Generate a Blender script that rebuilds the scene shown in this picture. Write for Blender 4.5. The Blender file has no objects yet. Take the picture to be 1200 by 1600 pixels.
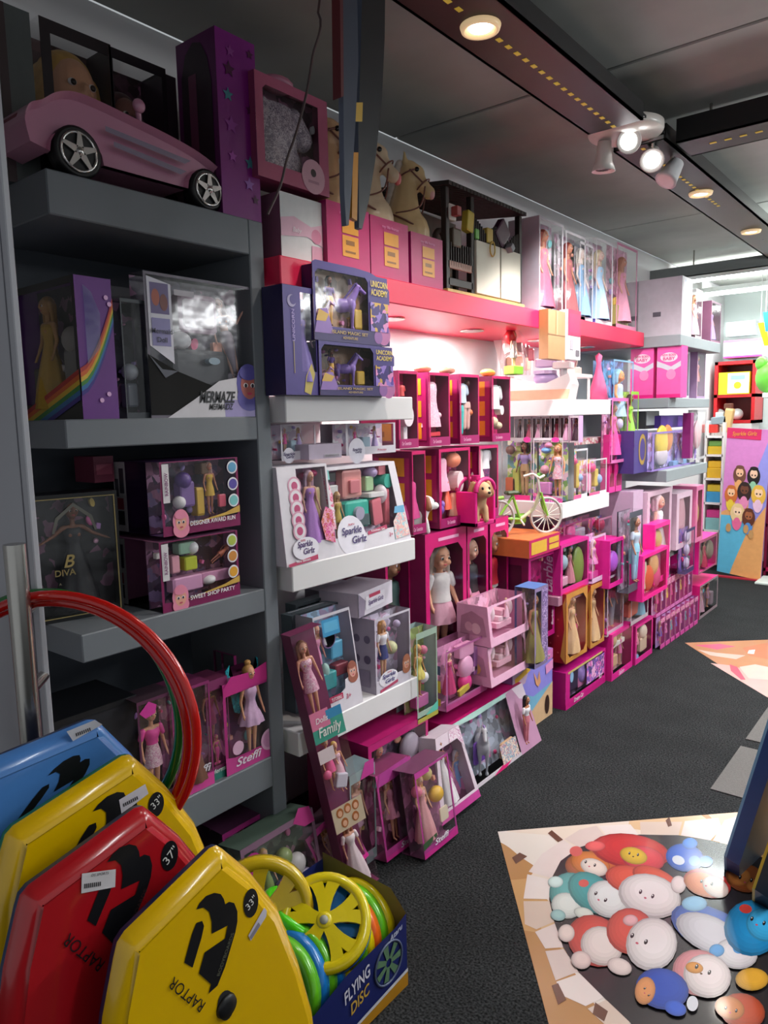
import bpy, bmesh, math, random
from mathutils import Vector, Matrix, Euler
random.seed(7)
R = math.radians
S = bpy.context.scene
COL = S.collection

# ------------------------------------------------------------------ camera
FPX, YAW, PITCH, ROLL = 1150.0, R(38.94), R(7.226), R(-1.323)
CAM = Vector((0, 0, 1.5))
FW = Vector((-math.sin(YAW)*math.cos(PITCH), math.cos(YAW)*math.cos(PITCH), -math.sin(PITCH)))
_r = Vector((math.cos(YAW), math.sin(YAW), 0)); _u = _r.cross(FW)
RT = _r*math.cos(ROLL) + _u*math.sin(ROLL)
UP = -_r*math.sin(ROLL) + _u*math.cos(ROLL)
cd = bpy.data.cameras.new('camera'); cam = bpy.data.objects.new('camera', cd); COL.objects.link(cam)
cd.sensor_fit = 'HORIZONTAL'; cd.sensor_width = 36; cd.lens = 36*FPX/1200; cd.clip_start = .02
m3 = Matrix((RT, UP, -FW)).transposed()
cam.matrix_world = Matrix.Translation(CAM) @ m3.to_4x4()
S.camera = cam

# ------------------------------------------------------------------ world, lights, exposure
w = bpy.data.worlds.new('world'); S.world = w; w.use_nodes = True
bg = w.node_tree.nodes['Background']; bg.inputs[0].default_value = (.90, .95, 1, 1); bg.inputs[1].default_value = .42
S.view_settings.view_transform = 'Standard'; S.view_settings.look = 'None'
S.view_settings.exposure = 0.0; S.view_settings.gamma = 1; S.view_settings.use_curve_mapping = False
def area(name, loc, size, power, col=(1, 1, 1), rot=(0, 0, 0), sy=None, spread=180):
    l = bpy.data.lights.new(name, 'AREA'); l.energy = power; l.color = col; l.size = size; l.spread = R(spread)
    if sy: l.shape = 'RECTANGLE'; l.size_y = sy
    o = bpy.data.objects.new(name, l); o.location = loc; o.rotation_euler = rot; COL.objects.link(o); return o
def spot(name, loc, target, power, ang=60, col=(1, 1, 1), blend=.6, rad=.04):
    l = bpy.data.lights.new(name, 'SPOT'); l.energy = power; l.color = col; l.spot_size = R(ang); l.spot_blend = blend; l.shadow_soft_size = rad
    o = bpy.data.objects.new(name, l); o.location = loc
    o.rotation_euler = (Vector(target)-Vector(loc)).to_track_quat('-Z', 'Y').to_euler(); COL.objects.link(o); return o
# downlights under the pink shelf
for k, (yy, pw) in enumerate(((1.75, 2.0), (2.35, 9), (2.95, 6), (3.6, 1.8), (4.2, 1.8))):
    area('shelf_downlight_light', (-1.84, yy, 1.885), .10, pw, (1, .93, .9))
# ceiling spots on the cross of the lighting beams
spot('cluster_spot_light', (-1.2, 3.0, 2.42), (-1.8, 4.4, 1.0), 48, 95, (1, .97, .95))
spot('cluster_spot_light', (-1.22, 2.95, 2.40), (-1.6, 3.0, .5), 54, 100, (1, .95, .95))
spot('cluster_spot_light', (-1.06, 3.02, 2.40), (-1.4, 1.9, .6), 30, 90, (1, .97, .95))
spot('beam_lamp_light', (-1.12, 1.85, 2.52), (-1.35, 2.2, 0), 26, 110, (1, .92, .82))
spot('beam_lamp_light', (-1.12, 3.88, 2.52), (-1.3, 4.1, 0), 38, 120, (1, .94, .88))
spot('beam_lamp_light', (-1.12, 4.89, 2.52), (-1.3, 5.0, 0), 38, 120, (1, .94, .88))
# strip lights below the slab, shining down and up: rear tubes, plus added fill
def tubes(x, y, z, pd, pu, c=(.94, 1, .98)):
    area('tube_and_fill_light', (x, y, z-.02), 1.5, pd, c, sy=.12); area('tube_and_fill_light', (x, y, z+.06), 1.5, pu, c, (math.pi, 0, 0), sy=.12)
tubes(-1.5, 6.4, 2.5, 30, 10); tubes(-1.2, 7.3, 2.45, 26, 8); tubes(-.1, 5.2, 2.4, 42, 45); tubes(.95, 3.6, 2.30, 74, 130, (.95, .98, 1)); tubes(.8, 1.2, 2.3, 14, 12, (.95, .98, 1))  # the last three are added fill lights, out of view and without fittings

# ------------------------------------------------------------------ pixel -> point on a real plane
def ray(px, py): return FW + RT*((px-600)/FPX) - UP*((py-800)/FPX)
def onX(px, py, x): d = ray(px, py); return CAM + d*((x-CAM.x)/d.x)
def onY(px, py, y): d = ray(px, py); return CAM + d*((y-CAM.y)/d.y)
def onZ(px, py, z): d = ray(px, py); return CAM + d*((z-CAM.z)/d.z)

# ------------------------------------------------------------------ materials
MC = {}
def lin(h):
    h = h.lstrip('#'); c = [int(h[i:i+2], 16)/255 for i in (0, 2, 4)]
    return tuple(x/12.92 if x <= .04045 else ((x+.055)/1.055)**2.4 for x in c) + (1,)
def col(h, rough=.42, metal=0.0, var=.10, coat=0.0, scale=30, bump=0.0, emit=0.0):
    k = (h, rough, metal, var, coat, scale, bump, emit)
    if k in MC: return MC[k]
    m = bpy.data.materials.new('tone_'+h.strip('#')); m.use_nodes = True; nt = m.node_tree; b = nt.nodes['Principled BSDF']
    c = lin(h)
    b.inputs['Roughness'].default_value = rough; b.inputs['Metallic'].default_value = metal
    b.inputs['Coat Weight'].default_value = coat; b.inputs['Coat Roughness'].default_value = .08
    tc = nt.nodes.new('ShaderNodeTexCoord'); nz = nt.nodes.new('ShaderNodeTexNoise'); nz.inputs['Scale'].default_value = scale; nz.inputs['Detail'].default_value = 3
    nt.links.new(tc.outputs['Object'], nz.inputs['Vector'])
    mx = nt.nodes.new('ShaderNodeMix'); mx.data_type = 'RGBA'
    mx.inputs[6].default_value = tuple(min(1, x*(1-var)) for x in c[:3])+(1,); mx.inputs[7].default_value = tuple(min(1, x*(1+var)) for x in c[:3])+(1,)
    nt.links.new(nz.outputs['Fac'], mx.inputs[0]); nt.links.new(mx.outputs[2], b.inputs['Base Color'])
    if bump:
        bp = nt.nodes.new('ShaderNodeBump'); bp.inputs['Strength'].default_value = bump; bp.inputs['Distance'].default_value = .01
        nt.links.new(nz.outputs['Fac'], bp.inputs['Height']); nt.links.new(bp.outputs[0], b.inputs['Normal'])
    if emit:
        b.inputs['Emission Color'].default_value = c; b.inputs['Emission Strength'].default_value = emit
    MC[k] = m; return m
def busy(cols, scale=25, rough=.35, detail=0.0):
    """printed artwork: a patchwork of flat inks"""
    k = ('busy', tuple(cols), scale, rough)
    if k in MC: return MC[k]
    m = bpy.data.materials.new('print_patchwork'); m.use_nodes = True; nt = m.node_tree; b = nt.nodes['Principled BSDF']
    b.inputs['Roughness'].default_value = rough
    tc = nt.nodes.new('ShaderNodeTexCoord'); nz = nt.nodes.new('ShaderNodeTexNoise'); nz.inputs['Scale'].default_value = scale*.6
    ad = nt.nodes.new('ShaderNodeMix'); ad.data_type = 'RGBA'; ad.inputs[0].default_value = .06
    v = nt.nodes.new('ShaderNodeTexVoronoi'); v.inputs['Scale'].default_value = scale
    nt.links.new(tc.outputs['Object'], nz.inputs['Vector']); nt.links.new(tc.outputs['Object'], ad.inputs[6]); nt.links.new(nz.outputs['Color'], ad.inputs[7])
    nt.links.new(ad.outputs[2], v.inputs['Vector'])
    sp = nt.nodes.new('ShaderNodeSeparateColor'); nt.links.new(v.outputs['Color'], sp.inputs[0])
    r = nt.nodes.new('ShaderNodeValToRGB'); r.color_ramp.interpolation = 'CONSTANT'
    for i, c in enumerate(cols):
        e = r.color_ramp.elements[i] if i < 2 else r.color_ramp.elements.new(i/len(cols))
        e.position = i/len(cols); e.color = lin(c)
    nt.links.new(sp.outputs[0], r.inputs[0]); nt.links.new(r.outputs[0], b.inputs['Base Color'])
    MC[k] = m; return m
def film(tint='ffffff', gloss=.10):
    k = ('film', tint, gloss)
    if k in MC: return MC[k]
    m = bpy.data.materials.new('clear_film'); m.use_nodes = True; nt = m.node_tree; nt.nodes.remove(nt.nodes['Principled BSDF'])
    t = nt.nodes.new('ShaderNodeBsdfTransparent'); t.inputs[0].default_value = lin(tint)
    g = nt.nodes.new('ShaderNodeBsdfGlossy'); g.inputs['Roughness'].default_value = .12
    tc = nt.nodes.new('ShaderNodeTexCoord'); nz = nt.nodes.new('ShaderNodeTexNoise'); nz.inputs['Scale'].default_value = 14
    nt.links.new(tc.outputs['Object'], nz.inputs['Vector'])
    bp = nt.nodes.new('ShaderNodeBump'); bp.inputs['Strength'].default_value = .12; bp.inputs['Distance'].default_value = .01
    nt.links.new(nz.outputs['Fac'], bp.inputs['Height']); nt.links.new(bp.outputs[0], g.inputs['Normal'])
    f = nt.nodes.new('ShaderNodeLayerWeight'); pw = nt.nodes.new('ShaderNodeMath'); pw.operation = 'POWER'; pw.inputs[1].default_value = 4; nt.links.new(f.outputs['Facing'], pw.inputs[0])
    a = nt.nodes.new('ShaderNodeMath'); a.operation = 'MULTIPLY_ADD'; a.inputs[1].default_value = .5; a.inputs[2].default_value = gloss*.55; nt.links.new(pw.outputs[0], a.inputs[0])
    mx = nt.nodes.new('ShaderNodeMixShader'); nt.links.new(a.outputs[0], mx.inputs[0]); nt.links.new(t.outputs[0], mx.inputs[1]); nt.links.new(g.outputs[0], mx.inputs[2])
    nt.links.new(mx.outputs[0], nt.nodes['Material Output'].inputs[0])
    MC[k] = m; return m
def asmat(c):
    if isinstance(c, str): return col(c)
    return c
# ------------------------------------------------------------------ mesh helpers
class MB:
    def __init__(s): s.v = []; s.f = []; s.m = []; s.sm = []
    def add(s, vs, fs, mi=0, smooth=False):
        o = len(s.v); s.v += [tuple(p) for p in vs]; s.f += [tuple(i+o for i in f) for f in fs]; s.m += [mi]*len(fs); s.sm += [smooth]*len(fs); return s
    def box(s, x0, x1, y0, y1, z0, z1, mi=0):
        return s.add([(x0,y0,z0),(x1,y0,z0),(x1,y1,z0),(x0,y1,z0),(x0,y0,z1),(x1,y0,z1),(x1,y1,z1),(x0,y1,z1)],
                     [(0,3,2,1),(4,5,6,7),(0,1,5,4),(1,2,6,5),(2,3,7,6),(3,0,4,7)], mi)
    def quad(s, a, b, c, d, mi=0): return s.add([a, b, c, d], [(0, 1, 2, 3)], mi)
    def bbox(s, x0, x1, y0, y1, z0, z1, b=.004, mi=0):
        """box with chamfered edges"""
        xs, ys, zs = (x0, x1), (y0, y1), (z0, z1); vs = []; idx = {}
        for i in (0, 1):
            for j in (0, 1):
                for k in (0, 1):
                    sx, sy, sz = (b if i == 0 else -b), (b if j == 0 else -b), (b if k == 0 else -b)
                    for a, q in enumerate(((xs[i], ys[j]+sy, zs[k]+sz), (xs[i]+sx, ys[j], zs[k]+sz), (xs[i]+sx, ys[j]+sy, zs[k]))):
                        idx[i, j, k, a] = len(vs); vs.append(q)
        fs = []
        for i in (0, 1): fs.append([idx[i, j, k, 0] for j, k in ((0,0),(1,0),(1,1),(0,1))])
        for j in (0, 1): fs.append([idx[i, j, k, 1] for i, k in ((0,0),(1,0),(1,1),(0,1))])
        for k in (0, 1): fs.append([idx[i, j, k, 2] for i, j in ((0,0),(1,0),(1,1),(0,1))])
        for i in (0, 1):
            for j in (0, 1): fs.append([idx[i,j,0,0], idx[i,j,0,1], idx[i,j,1,1], idx[i,j,1,0]])
        for i in (0, 1):
            for k in (0, 1): fs.append([idx[i,0,k,0], idx[i,0,k,2], idx[i,1,k,2], idx[i,1,k,0]])
        for j in (0, 1):
            for k in (0, 1): fs.append([idx[0,j,k,1], idx[0,j,k,2], idx[1,j,k,2], idx[1,j,k,1]])
        for i in (0, 1):
            for j in (0, 1):
                for k in (0, 1): fs.append([idx[i,j,k,0], idx[i,j,k,1], idx[i,j,k,2]])
        c = Vector(((x0+x1)/2, (y0+y1)/2, (z0+z1)/2)); out = []
        for f in fs:
            a, b2, c2 = Vector(vs[f[0]]), Vector(vs[f[1]]), Vector(vs[f[2]])
            n = (b2-a).cross(c2-a); out.append(f if n.dot(a-c) > 0 else f[::-1])
        return s.add(vs, out, mi)
    def prism(s, pts, f3, t0, t1, mi=0):
        """outline pts (2-D) mapped by f3(a,b,t) to 3-D and extruded t0..t1"""
        n = len(pts); vs = [f3(a, b, t0) for a, b in pts]+[f3(a, b, t1) for a, b in pts]
        fs = [tuple(range(n))[::-1], tuple(range(n, 2*n))]+[(i, (i+1) % n, n+(i+1) % n, n+i) for i in range(n)]
        return s.add(vs, fs, mi)
    def tube(s, path, rad, seg=10, mi=0, closed=False, caps=True):
        P = [Vector(p) for p in path]; n = len(P); rads = rad if isinstance(rad, (list, tuple)) else [rad]*n; vs = []; fs = []
        up = None
        for i, p in enumerate(P):
            d = (P[(i+1) % n]-P[i-1]) if closed else (P[min(i+1, n-1)]-P[max(i-1, 0)])
            d.normalize()
            if up is None: up = d.orthogonal().normalized()
            up = (up-d*up.dot(d)).normalized(); sd = d.cross(up)
            for k in range(seg):
                a = 2*math.pi*k/seg; vs.append(p+(up*math.cos(a)+sd*math.sin(a))*rads[i])
        for i in range(n if closed else n-1):
            j = (i+1) % n
            for k in range(seg): fs.append((i*seg+k, i*seg+(k+1) % seg, j*seg+(k+1) % seg, j*seg+k))
        s.add(vs, fs, mi, True)
        if not closed and caps:
            s.add([vs[k] for k in range(seg)], [tuple(range(seg))[::-1]], mi); s.add(vs[-seg:], [tuple(range(seg))], mi)
        return s
    def lathe(s, prof, seg=20, sx=1, sy=1, c=(0, 0, 0), mi=0, smooth=True):
        vs = []; fs = []
        for r, z in prof:
            for k in range(seg):
                a = 2*math.pi*k/seg; vs.append((c[0]+r*sx*math.cos(a), c[1]+r*sy*math.sin(a), c[2]+z))
        for i in range(len(prof)-1):
            for k in range(seg): fs.append((i*seg+k, i*seg+(k+1) % seg, (i+1)*seg+(k+1) % seg, (i+1)*seg+k))
        if prof[0][0] > 1e-6: fs.append(tuple(range(seg))[::-1])
        if prof[-1][0] > 1e-6: fs.append(tuple((len(prof)-1)*seg+k for k in range(seg)))
        return s.add(vs, fs, mi, smooth)
    def ball(s, c, r, seg=14, rings=9, mi=0):
        r = r if isinstance(r, (tuple, list)) else (r, r, r); vs = []; fs = []
        vs.append((c[0], c[1], c[2]-r[2]))
        for i in range(1, rings):
            t = math.pi*i/rings
            for k in range(seg):
                a = 2*math.pi*k/seg; vs.append((c[0]+r[0]*math.sin(t)*math.cos(a), c[1]+r[1]*math.sin(t)*math.sin(a), c[2]-r[2]*math.cos(t)))
        vs.append((c[0], c[1], c[2]+r[2])); L = len(vs)-1
        for k in range(seg): fs.append((0, 1+(k+1) % seg, 1+k)); fs.append((L, L-seg+k, L-seg+(k+1) % seg))
        for i in range(rings-2):
            for k in range(seg):
                a = 1+i*seg; fs.append((a+k, a+(k+1) % seg, a+seg+(k+1) % seg, a+seg+k))
        return s.add(vs, fs, mi, True)
    def cap(s, a, b, ra, rb, seg=12):
        """tapered capsule"""
        a, b = Vector(a), Vector(b); d = (b-a).normalized(); path = []; rad = []
        for t in (80, 55, 28): path.append(a-d*ra*math.sin(R(t))); rad.append(ra*math.cos(R(t)))
        path.append(a); rad.append(ra); path.append(b); rad.append(rb)
        for t in (28, 55, 80): path.append(b+d*rb*math.sin(R(t))); rad.append(rb*math.cos(R(t)))
        return s.tube(path, rad, seg)
    def mesh(s, name, nm=1):
        me = bpy.data.meshes.new(name); me.from_pydata(s.v, [], s.f); me.polygons.foreach_set('material_index', s.m); me.polygons.foreach_set('use_smooth', s.sm)
        me.update(); return me
    def build(s, name, mats, parent=None, smooth=None):
        me = s.mesh(name)
        for m in (mats if isinstance(mats, (list, tuple)) else [mats]): me.materials.append(asmat(m))
        return link(name, me, parent)
def link(name, me, parent=None, loc=(0, 0, 0), rot=(0, 0, 0), scale=(1, 1, 1), mat=None):
    o = bpy.data.objects.new(name, me); COL.objects.link(o); o.parent = parent
    o.location = loc; o.rotation_euler = rot; o.scale = scale
    if mat is not None:
        if not me.materials: me.materials.append(None)
        o.material_slots[0].link = 'OBJECT'; o.material_slots[0].material = asmat(mat)
    return o
def tag(o, label, cat, group=None):
    o['label'] = label; o['category'] = cat
    if group: o['group'] = group
    return o
def thing(name, label, cat, loc=(0, 0, 0), rot=(0, 0, 0), group=None):
    o = bpy.data.objects.new(name, None); COL.objects.link(o); o.location = loc; o.rotation_euler = rot; o.empty_display_size = .05
    return tag(o, label, cat, group)
def struct(o): o['kind'] = 'structure'; return o
def baked(mb, name, voxel, ratio=None, smooth=2):
    """fuse overlapping closed shapes into one continuous skin"""
    me = mb.mesh(name+'_raw'); o = bpy.data.objects.new(name+'_raw', me); COL.objects.link(o)
    r = o.modifiers.new('r', 'REMESH'); r.mode = 'VOXEL'; r.voxel_size = voxel; r.use_smooth_shade = True
    if smooth: s = o.modifiers.new('s', 'SMOOTH'); s.iterations = smooth; s.factor = .5
    if ratio: d = o.modifiers.new('d', 'DECIMATE'); d.ratio = ratio
    dg = bpy.context.evaluated_depsgraph_get(); out = bpy.data.meshes.new_from_object(o.evaluated_get(dg)); out.name = name
    bpy.data.objects.remove(o); bpy.data.meshes.remove(me)
    out.polygons.foreach_set('use_smooth', [True]*len(out.polygons)); return out
TXT = {}
def text_mesh(s, shear=0.0, space=1.0, fat=0.0):
    """flat lettering, centred, one unit high capitals"""
    k = (s, shear, space, fat)
    if k not in TXT:
        c = bpy.data.curves.new('lettering', 'FONT'); c.body = s; c.align_x = 'CENTER'; c.align_y = 'CENTER'; c.shear = shear; c.space_character = space
        c.size = 1.4; c.offset = fat; c.resolution_u = 3; c.extrude = .004
        o = bpy.data.objects.new('lettering_raw', c); COL.objects.link(o)
        dg = bpy.context.evaluated_depsgraph_get(); me = bpy.data.meshes.new_from_object(o.evaluated_get(dg)); me.name = 'lettering'
        bpy.data.objects.remove(o); TXT[k] = me; me.materials.clear()
        xs = [v.co.x for v in me.vertices] or [0]; me['w'] = max(xs)-min(xs)
    return TXT[k]
def word(s, parent, loc, size, c, rot=(math.pi/2, 0, 0), shear=0., fat=0.02, name='lettering', width=None):
    """size = capital height in metres, or squeezed to width"""
    me = text_mesh(s, shear, 1, fat); sx = size
    if width: sx = width/me['w']
    return link(name, me, parent, loc, rot, (sx, size, size), c)
UB = MB().bbox(-.5, .5, -.5, .5, -.5, .5, .08).mesh('rounded_block')
US = MB().ball((0, 0, 0), .5, 14, 9).mesh('ball_shape')
UC = MB()
UC.prism([(math.cos(2*math.pi*k/18)*.5, math.sin(2*math.pi*k/18)*.5) for k in range(18)], lambda a, b, t: (a, t, b), -.5, .5); UC = UC.mesh('disc_shape')
def ellp(cx, cy, rx, ry=None, rot=0, n=20):
    ry = rx if ry is None else ry; c, s = math.cos(R(rot)), math.sin(R(rot)); out = []
    for k in range(n):
        a = 2*math.pi*k/n; x, y = rx*math.cos(a), ry*math.sin(a); out.append((cx+x*c-y*s, cy+x*s+y*c))
    return out
def wire(pts, r, name, c, parent=None, seg=6, closed=False): return MB().tube(pts, r, seg, closed=closed).build(name, c, parent)
def curve(pts, n=8):
    """smooth curve through points"""
    P = [Vector(p) for p in pts]; out = []
    for i in range(len(P)-1):
        a = P[max(i-1, 0)]; b = P[i]; c = P[i+1]; d = P[min(i+2, len(P)-1)]
        for k in range(n):
            t = k/n; out.append(.5*((2*b)+(c-a)*t+(2*a-5*b+4*c-d)*t*t+(3*b-a-3*c+d)*t**3))
    return out+[P[-1]]
# ------------------------------------------------------------------ the room
WX, CZ, BY = -2.05, 2.70, 8.0
def carpet():
    m = bpy.data.materials.new('black_carpet'); m.use_nodes = True; nt = m.node_tree; b = nt.nodes['Principled BSDF']; b.inputs['Roughness'].default_value = .95
    b.inputs['Specular IOR Level'].default_value = .15
    tc = nt.nodes.new('ShaderNodeTexCoord'); n1 = nt.nodes.new('ShaderNodeTexNoise'); n1.inputs['Scale'].default_value = 150; n1.inputs['Detail'].default_value = 4
    n2 = nt.nodes.new('ShaderNodeTexNoise'); n2.inputs['Scale'].default_value = 5
    nt.links.new(tc.outputs['Object'], n1.inputs[0]); nt.links.new(tc.outputs['Object'], n2.inputs[0])
    r = nt.nodes.new('ShaderNodeValToRGB'); r.color_ramp.elements[0].position = .35; r.color_ramp.elements[0].color = (.004, .0045, .005, 1); r.color_ramp.elements[1].position = .72; r.color_ramp.elements[1].color = (.062, .064, .066, 1)
    nt.links.new(n1.outputs['Fac'], r.inputs[0])
    mx = nt.nodes.new('ShaderNodeMix'); mx.data_type = 'RGBA'; mx.blend_type = 'MULTIPLY'; mx.inputs[0].default_value = .5
    nt.links.new(r.outputs[0], mx.inputs[6]); nt.links.new(n2.outputs['Fac'], mx.inputs[7]); nt.links.new(mx.outputs[2], b.inputs['Base Color'])
    bp = nt.nodes.new('ShaderNodeBump'); bp.inputs['Strength'].default_value = .6; bp.inputs['Distance'].default_value = .004
    nt.links.new(n1.outputs['Fac'], bp.inputs['Height']); nt.links.new(bp.outputs[0], b.inputs['Normal']); return m
def concrete():
    m = bpy.data.materials.new('raw_concrete'); m.use_nodes = True; nt = m.node_tree; b = nt.nodes['Principled BSDF']; b.inputs['Roughness'].default_value = .85
    tc = nt.nodes.new('ShaderNodeTexCoord'); n1 = nt.nodes.new('ShaderNodeTexNoise'); n1.inputs['Scale'].default_value = 1.3; n1.inputs['Detail'].default_value = 8
    n2 = nt.nodes.new('ShaderNodeTexNoise'); n2.inputs['Scale'].default_value = 40
    nt.links.new(tc.outputs['Object'], n1.inputs[0]); nt.links.new(tc.outputs['Object'], n2.inputs[0])
    r = nt.nodes.new('ShaderNodeValToRGB'); r.color_ramp.elements[0].position = .3; r.color_ramp.elements[0].color = (.26, .27, .25, 1); r.color_ramp.elements[1].position = .72; r.color_ramp.elements[1].color = (.44, .45, .42, 1)
    nt.links.new(n1.outputs['Fac'], r.inputs[0]); nt.links.new(r.outputs[0], b.inputs['Base Color'])
    bp = nt.nodes.new('ShaderNodeBump'); bp.inputs['Strength'].default_value = .15; nt.links.new(n2.outputs['Fac'], bp.inputs['Height']); nt.links.new(bp.outputs[0], b.inputs['Normal']); return m
WHITE = col('#e6e4e6', .6, var=.03, scale=4)
SHELFW = col('#e2dfe0', .45, var=.03, scale=4)
GREY = col('#6f747a', .5, var=.05, scale=6)
PINKB = col('#e0224f', .35, var=.04, scale=5)
struct(MB().box(WX, 5.0, -2.0, BY, -.06, 0).build('floor', carpet()))
cl = struct(MB().box(WX, 5.0, -2.0, BY, CZ+.03, CZ+.12).build('ceiling', col('#1c1d1c', .9)))
ys = [-2.0, .47, 2.67, 4.89, 7.1, BY]
cm = concrete()
for i in range(len(ys)-1):
    for x0, x1 in ((WX, 1.2), (1.2, 5.0)):
        MB().bbox(x0+.004, x1-.004, ys[i]+.006, ys[i+1]-.006, CZ, CZ+.05, .005).build('ceiling_slab', cm, cl)
struct(MB().box(WX-.12, WX, -2.0, BY, 0, CZ).build('wall_left', WHITE))
struct(MB().box(WX-.12, 5.0, BY, BY+.12, 0, CZ).build('wall_back', col('#dfe8e6', .6, var=.03, scale=4)))
# white swing door at the left edge with its steel tube handle
DY = .635; DXE = -1.348
dr = struct(MB().bbox(WX, DXE, DY, DY+.012, .01, 2.45, .002).build('door_1', col('#b9b9c0', .35, var=.05, scale=3)))
STEEL = col('#b9b6b0', .22, 1.0, var=.05)
TX, TY = -1.285, .574
MB().tube([(TX, TY, .75), (TX, TY, 1.30)], .0185, 24).build('door_handle', STEEL, dr)
MB().box(-1.372, -1.369, DY-.0012, DY, .01, 2.45).build('edge_groove', col('#77777f', .5), dr)
for zz in (1.175, 1.03): MB().tube([(TX, TY, zz), (-1.356, DY+.003, zz)], .011, 14).build('handle_mount', STEEL, dr)

# grey shelf tower against the wall
gu = thing('shelf_unit', 'dark grey thick-board shelf tower nearest the camera beside the white door', 'shelf', (-1.85, 1.2, 0))
gu.location = (0, 0, 0)
GX = -1.65; GY0, GY1 = .875, 1.515
for z0, z1 in ((1.972, 2.07), (1.447, 1.515), (.93, 1.0), (.37, .468)):
    MB().bbox(WX, GX, GY0, GY1-.055, z0, z1, .003).build('shelf_board', GREY, gu)
MB().bbox(WX, GX, GY1-.055, GY1, 0, 2.07, .003).build('side_panel', GREY, gu)
MB().box(WX, WX+.02, GY0, GY1-.055, 0, 1.972).build('back_panel', col('#3e444d', .6), gu)
MB().bbox(WX, GX-.03, GY0, GY1-.055, 0, .08, .003).build('plinth', GREY, gu)
# pink long shelf
tag(MB().bbox(WX, -1.6, 1.53, 4.5, 1.893, 1.975, .003).build('wall_shelf', PINKB), 'long crimson pink wall shelf high up with lamps underneath', 'shelf')
def wshelf(y0, y1, z, label, xf=-1.6, th=.08, c=SHELFW):
    o = MB().bbox(WX, xf, y0, y1, z-th, z, .003).build('wall_shelf', c); tag(o, label, 'shelf', 'thick floating wall shelves'); return o
Z1, Z2, Z3 = 1.575, 1.06, .53
wshelf(1.53, 2.16, Z1, 'thick white floating shelf carrying the purple unicorn boxes')
wshelf(1.53, 2.16, Z2, 'thick white floating shelf carrying two white trapezoid doll sets')
wshelf(1.53, 2.16, Z3, 'low thick white floating shelf behind the long leaning doll pack')
wshelf(2.25, 3.3, .5, 'low white shelf hidden under the big magenta doll boxes', -1.74, .06)
wshelf(3.4, 4.0, Z1, 'white floating shelf carrying the toy salon chair')
wshelf(3.4, 4.0, Z2, 'white floating shelf right behind the green toy bicycle')
# far grey corner unit
fu = thing('shelf_unit', 'light grey corner shelf tower at the far end of the pink shelf', 'shelf')
LG = col('#8d9499', .5, var=.04)
for z0, z1, xf in ((1.885, 1.95, -1.39), (1.525, 1.585, -1.45), (1.08, 1.15, -1.45), (.55, .60, -1.54)):
    MB().bbox(WX, xf, 4.51, 5.36, z0, z1, .003).build('shelf_board', LG, fu)
MB().box(WX, WX+.03, 4.51, 5.36, .02, 2.0).build('back_panel', LG, fu)

# ------------------------------------------------------------------ lighting beams on the ceiling
BZ = 2.55
BM = col('#101113', .45, 0, var=.1)
be = thing('lighting_beam', 'black metal lighting tray with yellow dotted strip running along the shop ceiling', 'ceiling beam')
bb = MB(); bb.box(-1.225, -1.015, .2, 2.80, BZ, BZ+.006); bb.box(-1.225, -1.215, .2, 2.80, BZ, BZ+.06); bb.box(-1.025, -1.015, .2, 2.80, BZ, BZ+.06); bb.build('tray', BM, be)
bb = MB(); bb.box(-1.225, -1.015, 3.05, 7.9, BZ, BZ+.006); bb.box(-1.225, -1.215, 3.05, 7.9, BZ, BZ+.06); bb.box(-1.025, -1.015, 3.05, 7.9, BZ, BZ+.06); bb.build('tray', BM, be)
MB().box(-1.22, -1.02, 2.80, 3.05, BZ+.02, BZ+.03).build('joint_plate', BM, be)
YEL = col('#c9b13a', .5, emit=.25)
for k in range(64):
    yy = .9+k*.052
    if 2.8 < yy < 3.06 or abs(yy-1.85) < .07: continue
    MB().box(-1.127, -1.113, yy, yy+.022, BZ-.0015, BZ).build('strip_dash', YEL, be)
for yy in (.6, 2.2, 3.6, 5.2, 6.8):
    MB().tube([(-1.12, yy, BZ), (-1.12, yy, CZ)], .006, 8).build('hanger_rod', STEEL, be)
b2 = thing('lighting_beam', 'black lighting tray branching off to the right at the spotlight cluster', 'ceiling beam')
bb = MB(); bb.box(-1.0, 1.5, 3.12, 3.32, BZ, BZ+.006); bb.box(-1.0, 1.5, 3.12, 3.13, BZ, BZ+.09); bb.box(-1.0, 1.5, 3.31, 3.32, BZ, BZ+.09); bb.build('tray', BM, b2)
for k in range(10): MB().box(-.9+k*.055, -.875+k*.055, 3.21, 3.224, BZ-.0015, BZ).build('strip_dash', YEL, b2)
MB().tube([(-.9, 3.22, BZ), (-.9, 3.22, CZ)], .006, 8).build('hanger_rod', STEEL, b2)
b3 = thing('lighting_beam', 'pale cross tray on the ceiling in front of the bright tubes', 'ceiling beam')
MB().box(WX, 1.5, 5.86, 6.02, 2.5, 2.506).build('tray', col('#6c7271', .5), b3)
MB().box(WX, 1.5, 5.86, 5.87, 2.5, 2.58).build('tray_side', col('#6c7271', .5), b3)
for xx in (-1.75, -.9): MB().tube([(xx, 5.94, 2.506), (xx, 5.94, CZ)], .006, 8).build('hanger_rod', STEEL, b3)
LAMPW = col('#fff1dd', .4, emit=14); CHR = col('#cfcac2', .25, .9)
for yy, lb in ((1.85, 'warm round downlight with glowing rim in the near black tray'), (3.88, 'round downlight in the black tray just past the spotlights'), (4.89, 'small round downlight farthest along the black tray')):
    d = thing('downlight', lb, 'ceiling light', (-1.12, yy, BZ-.001), group='downlights in the long tray')
    MB().lathe([(.040, -.004), (.044, -.014), (.052, -.012), (.056, 0)], 28).build('rim', col('#e8c89a', .3, emit=.5), d)
    MB().lathe([(.001, -.003), (.030, -.003), (.030, -.008), (.001, -.008)], 24).build('lens', LAMPW, d)
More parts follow.
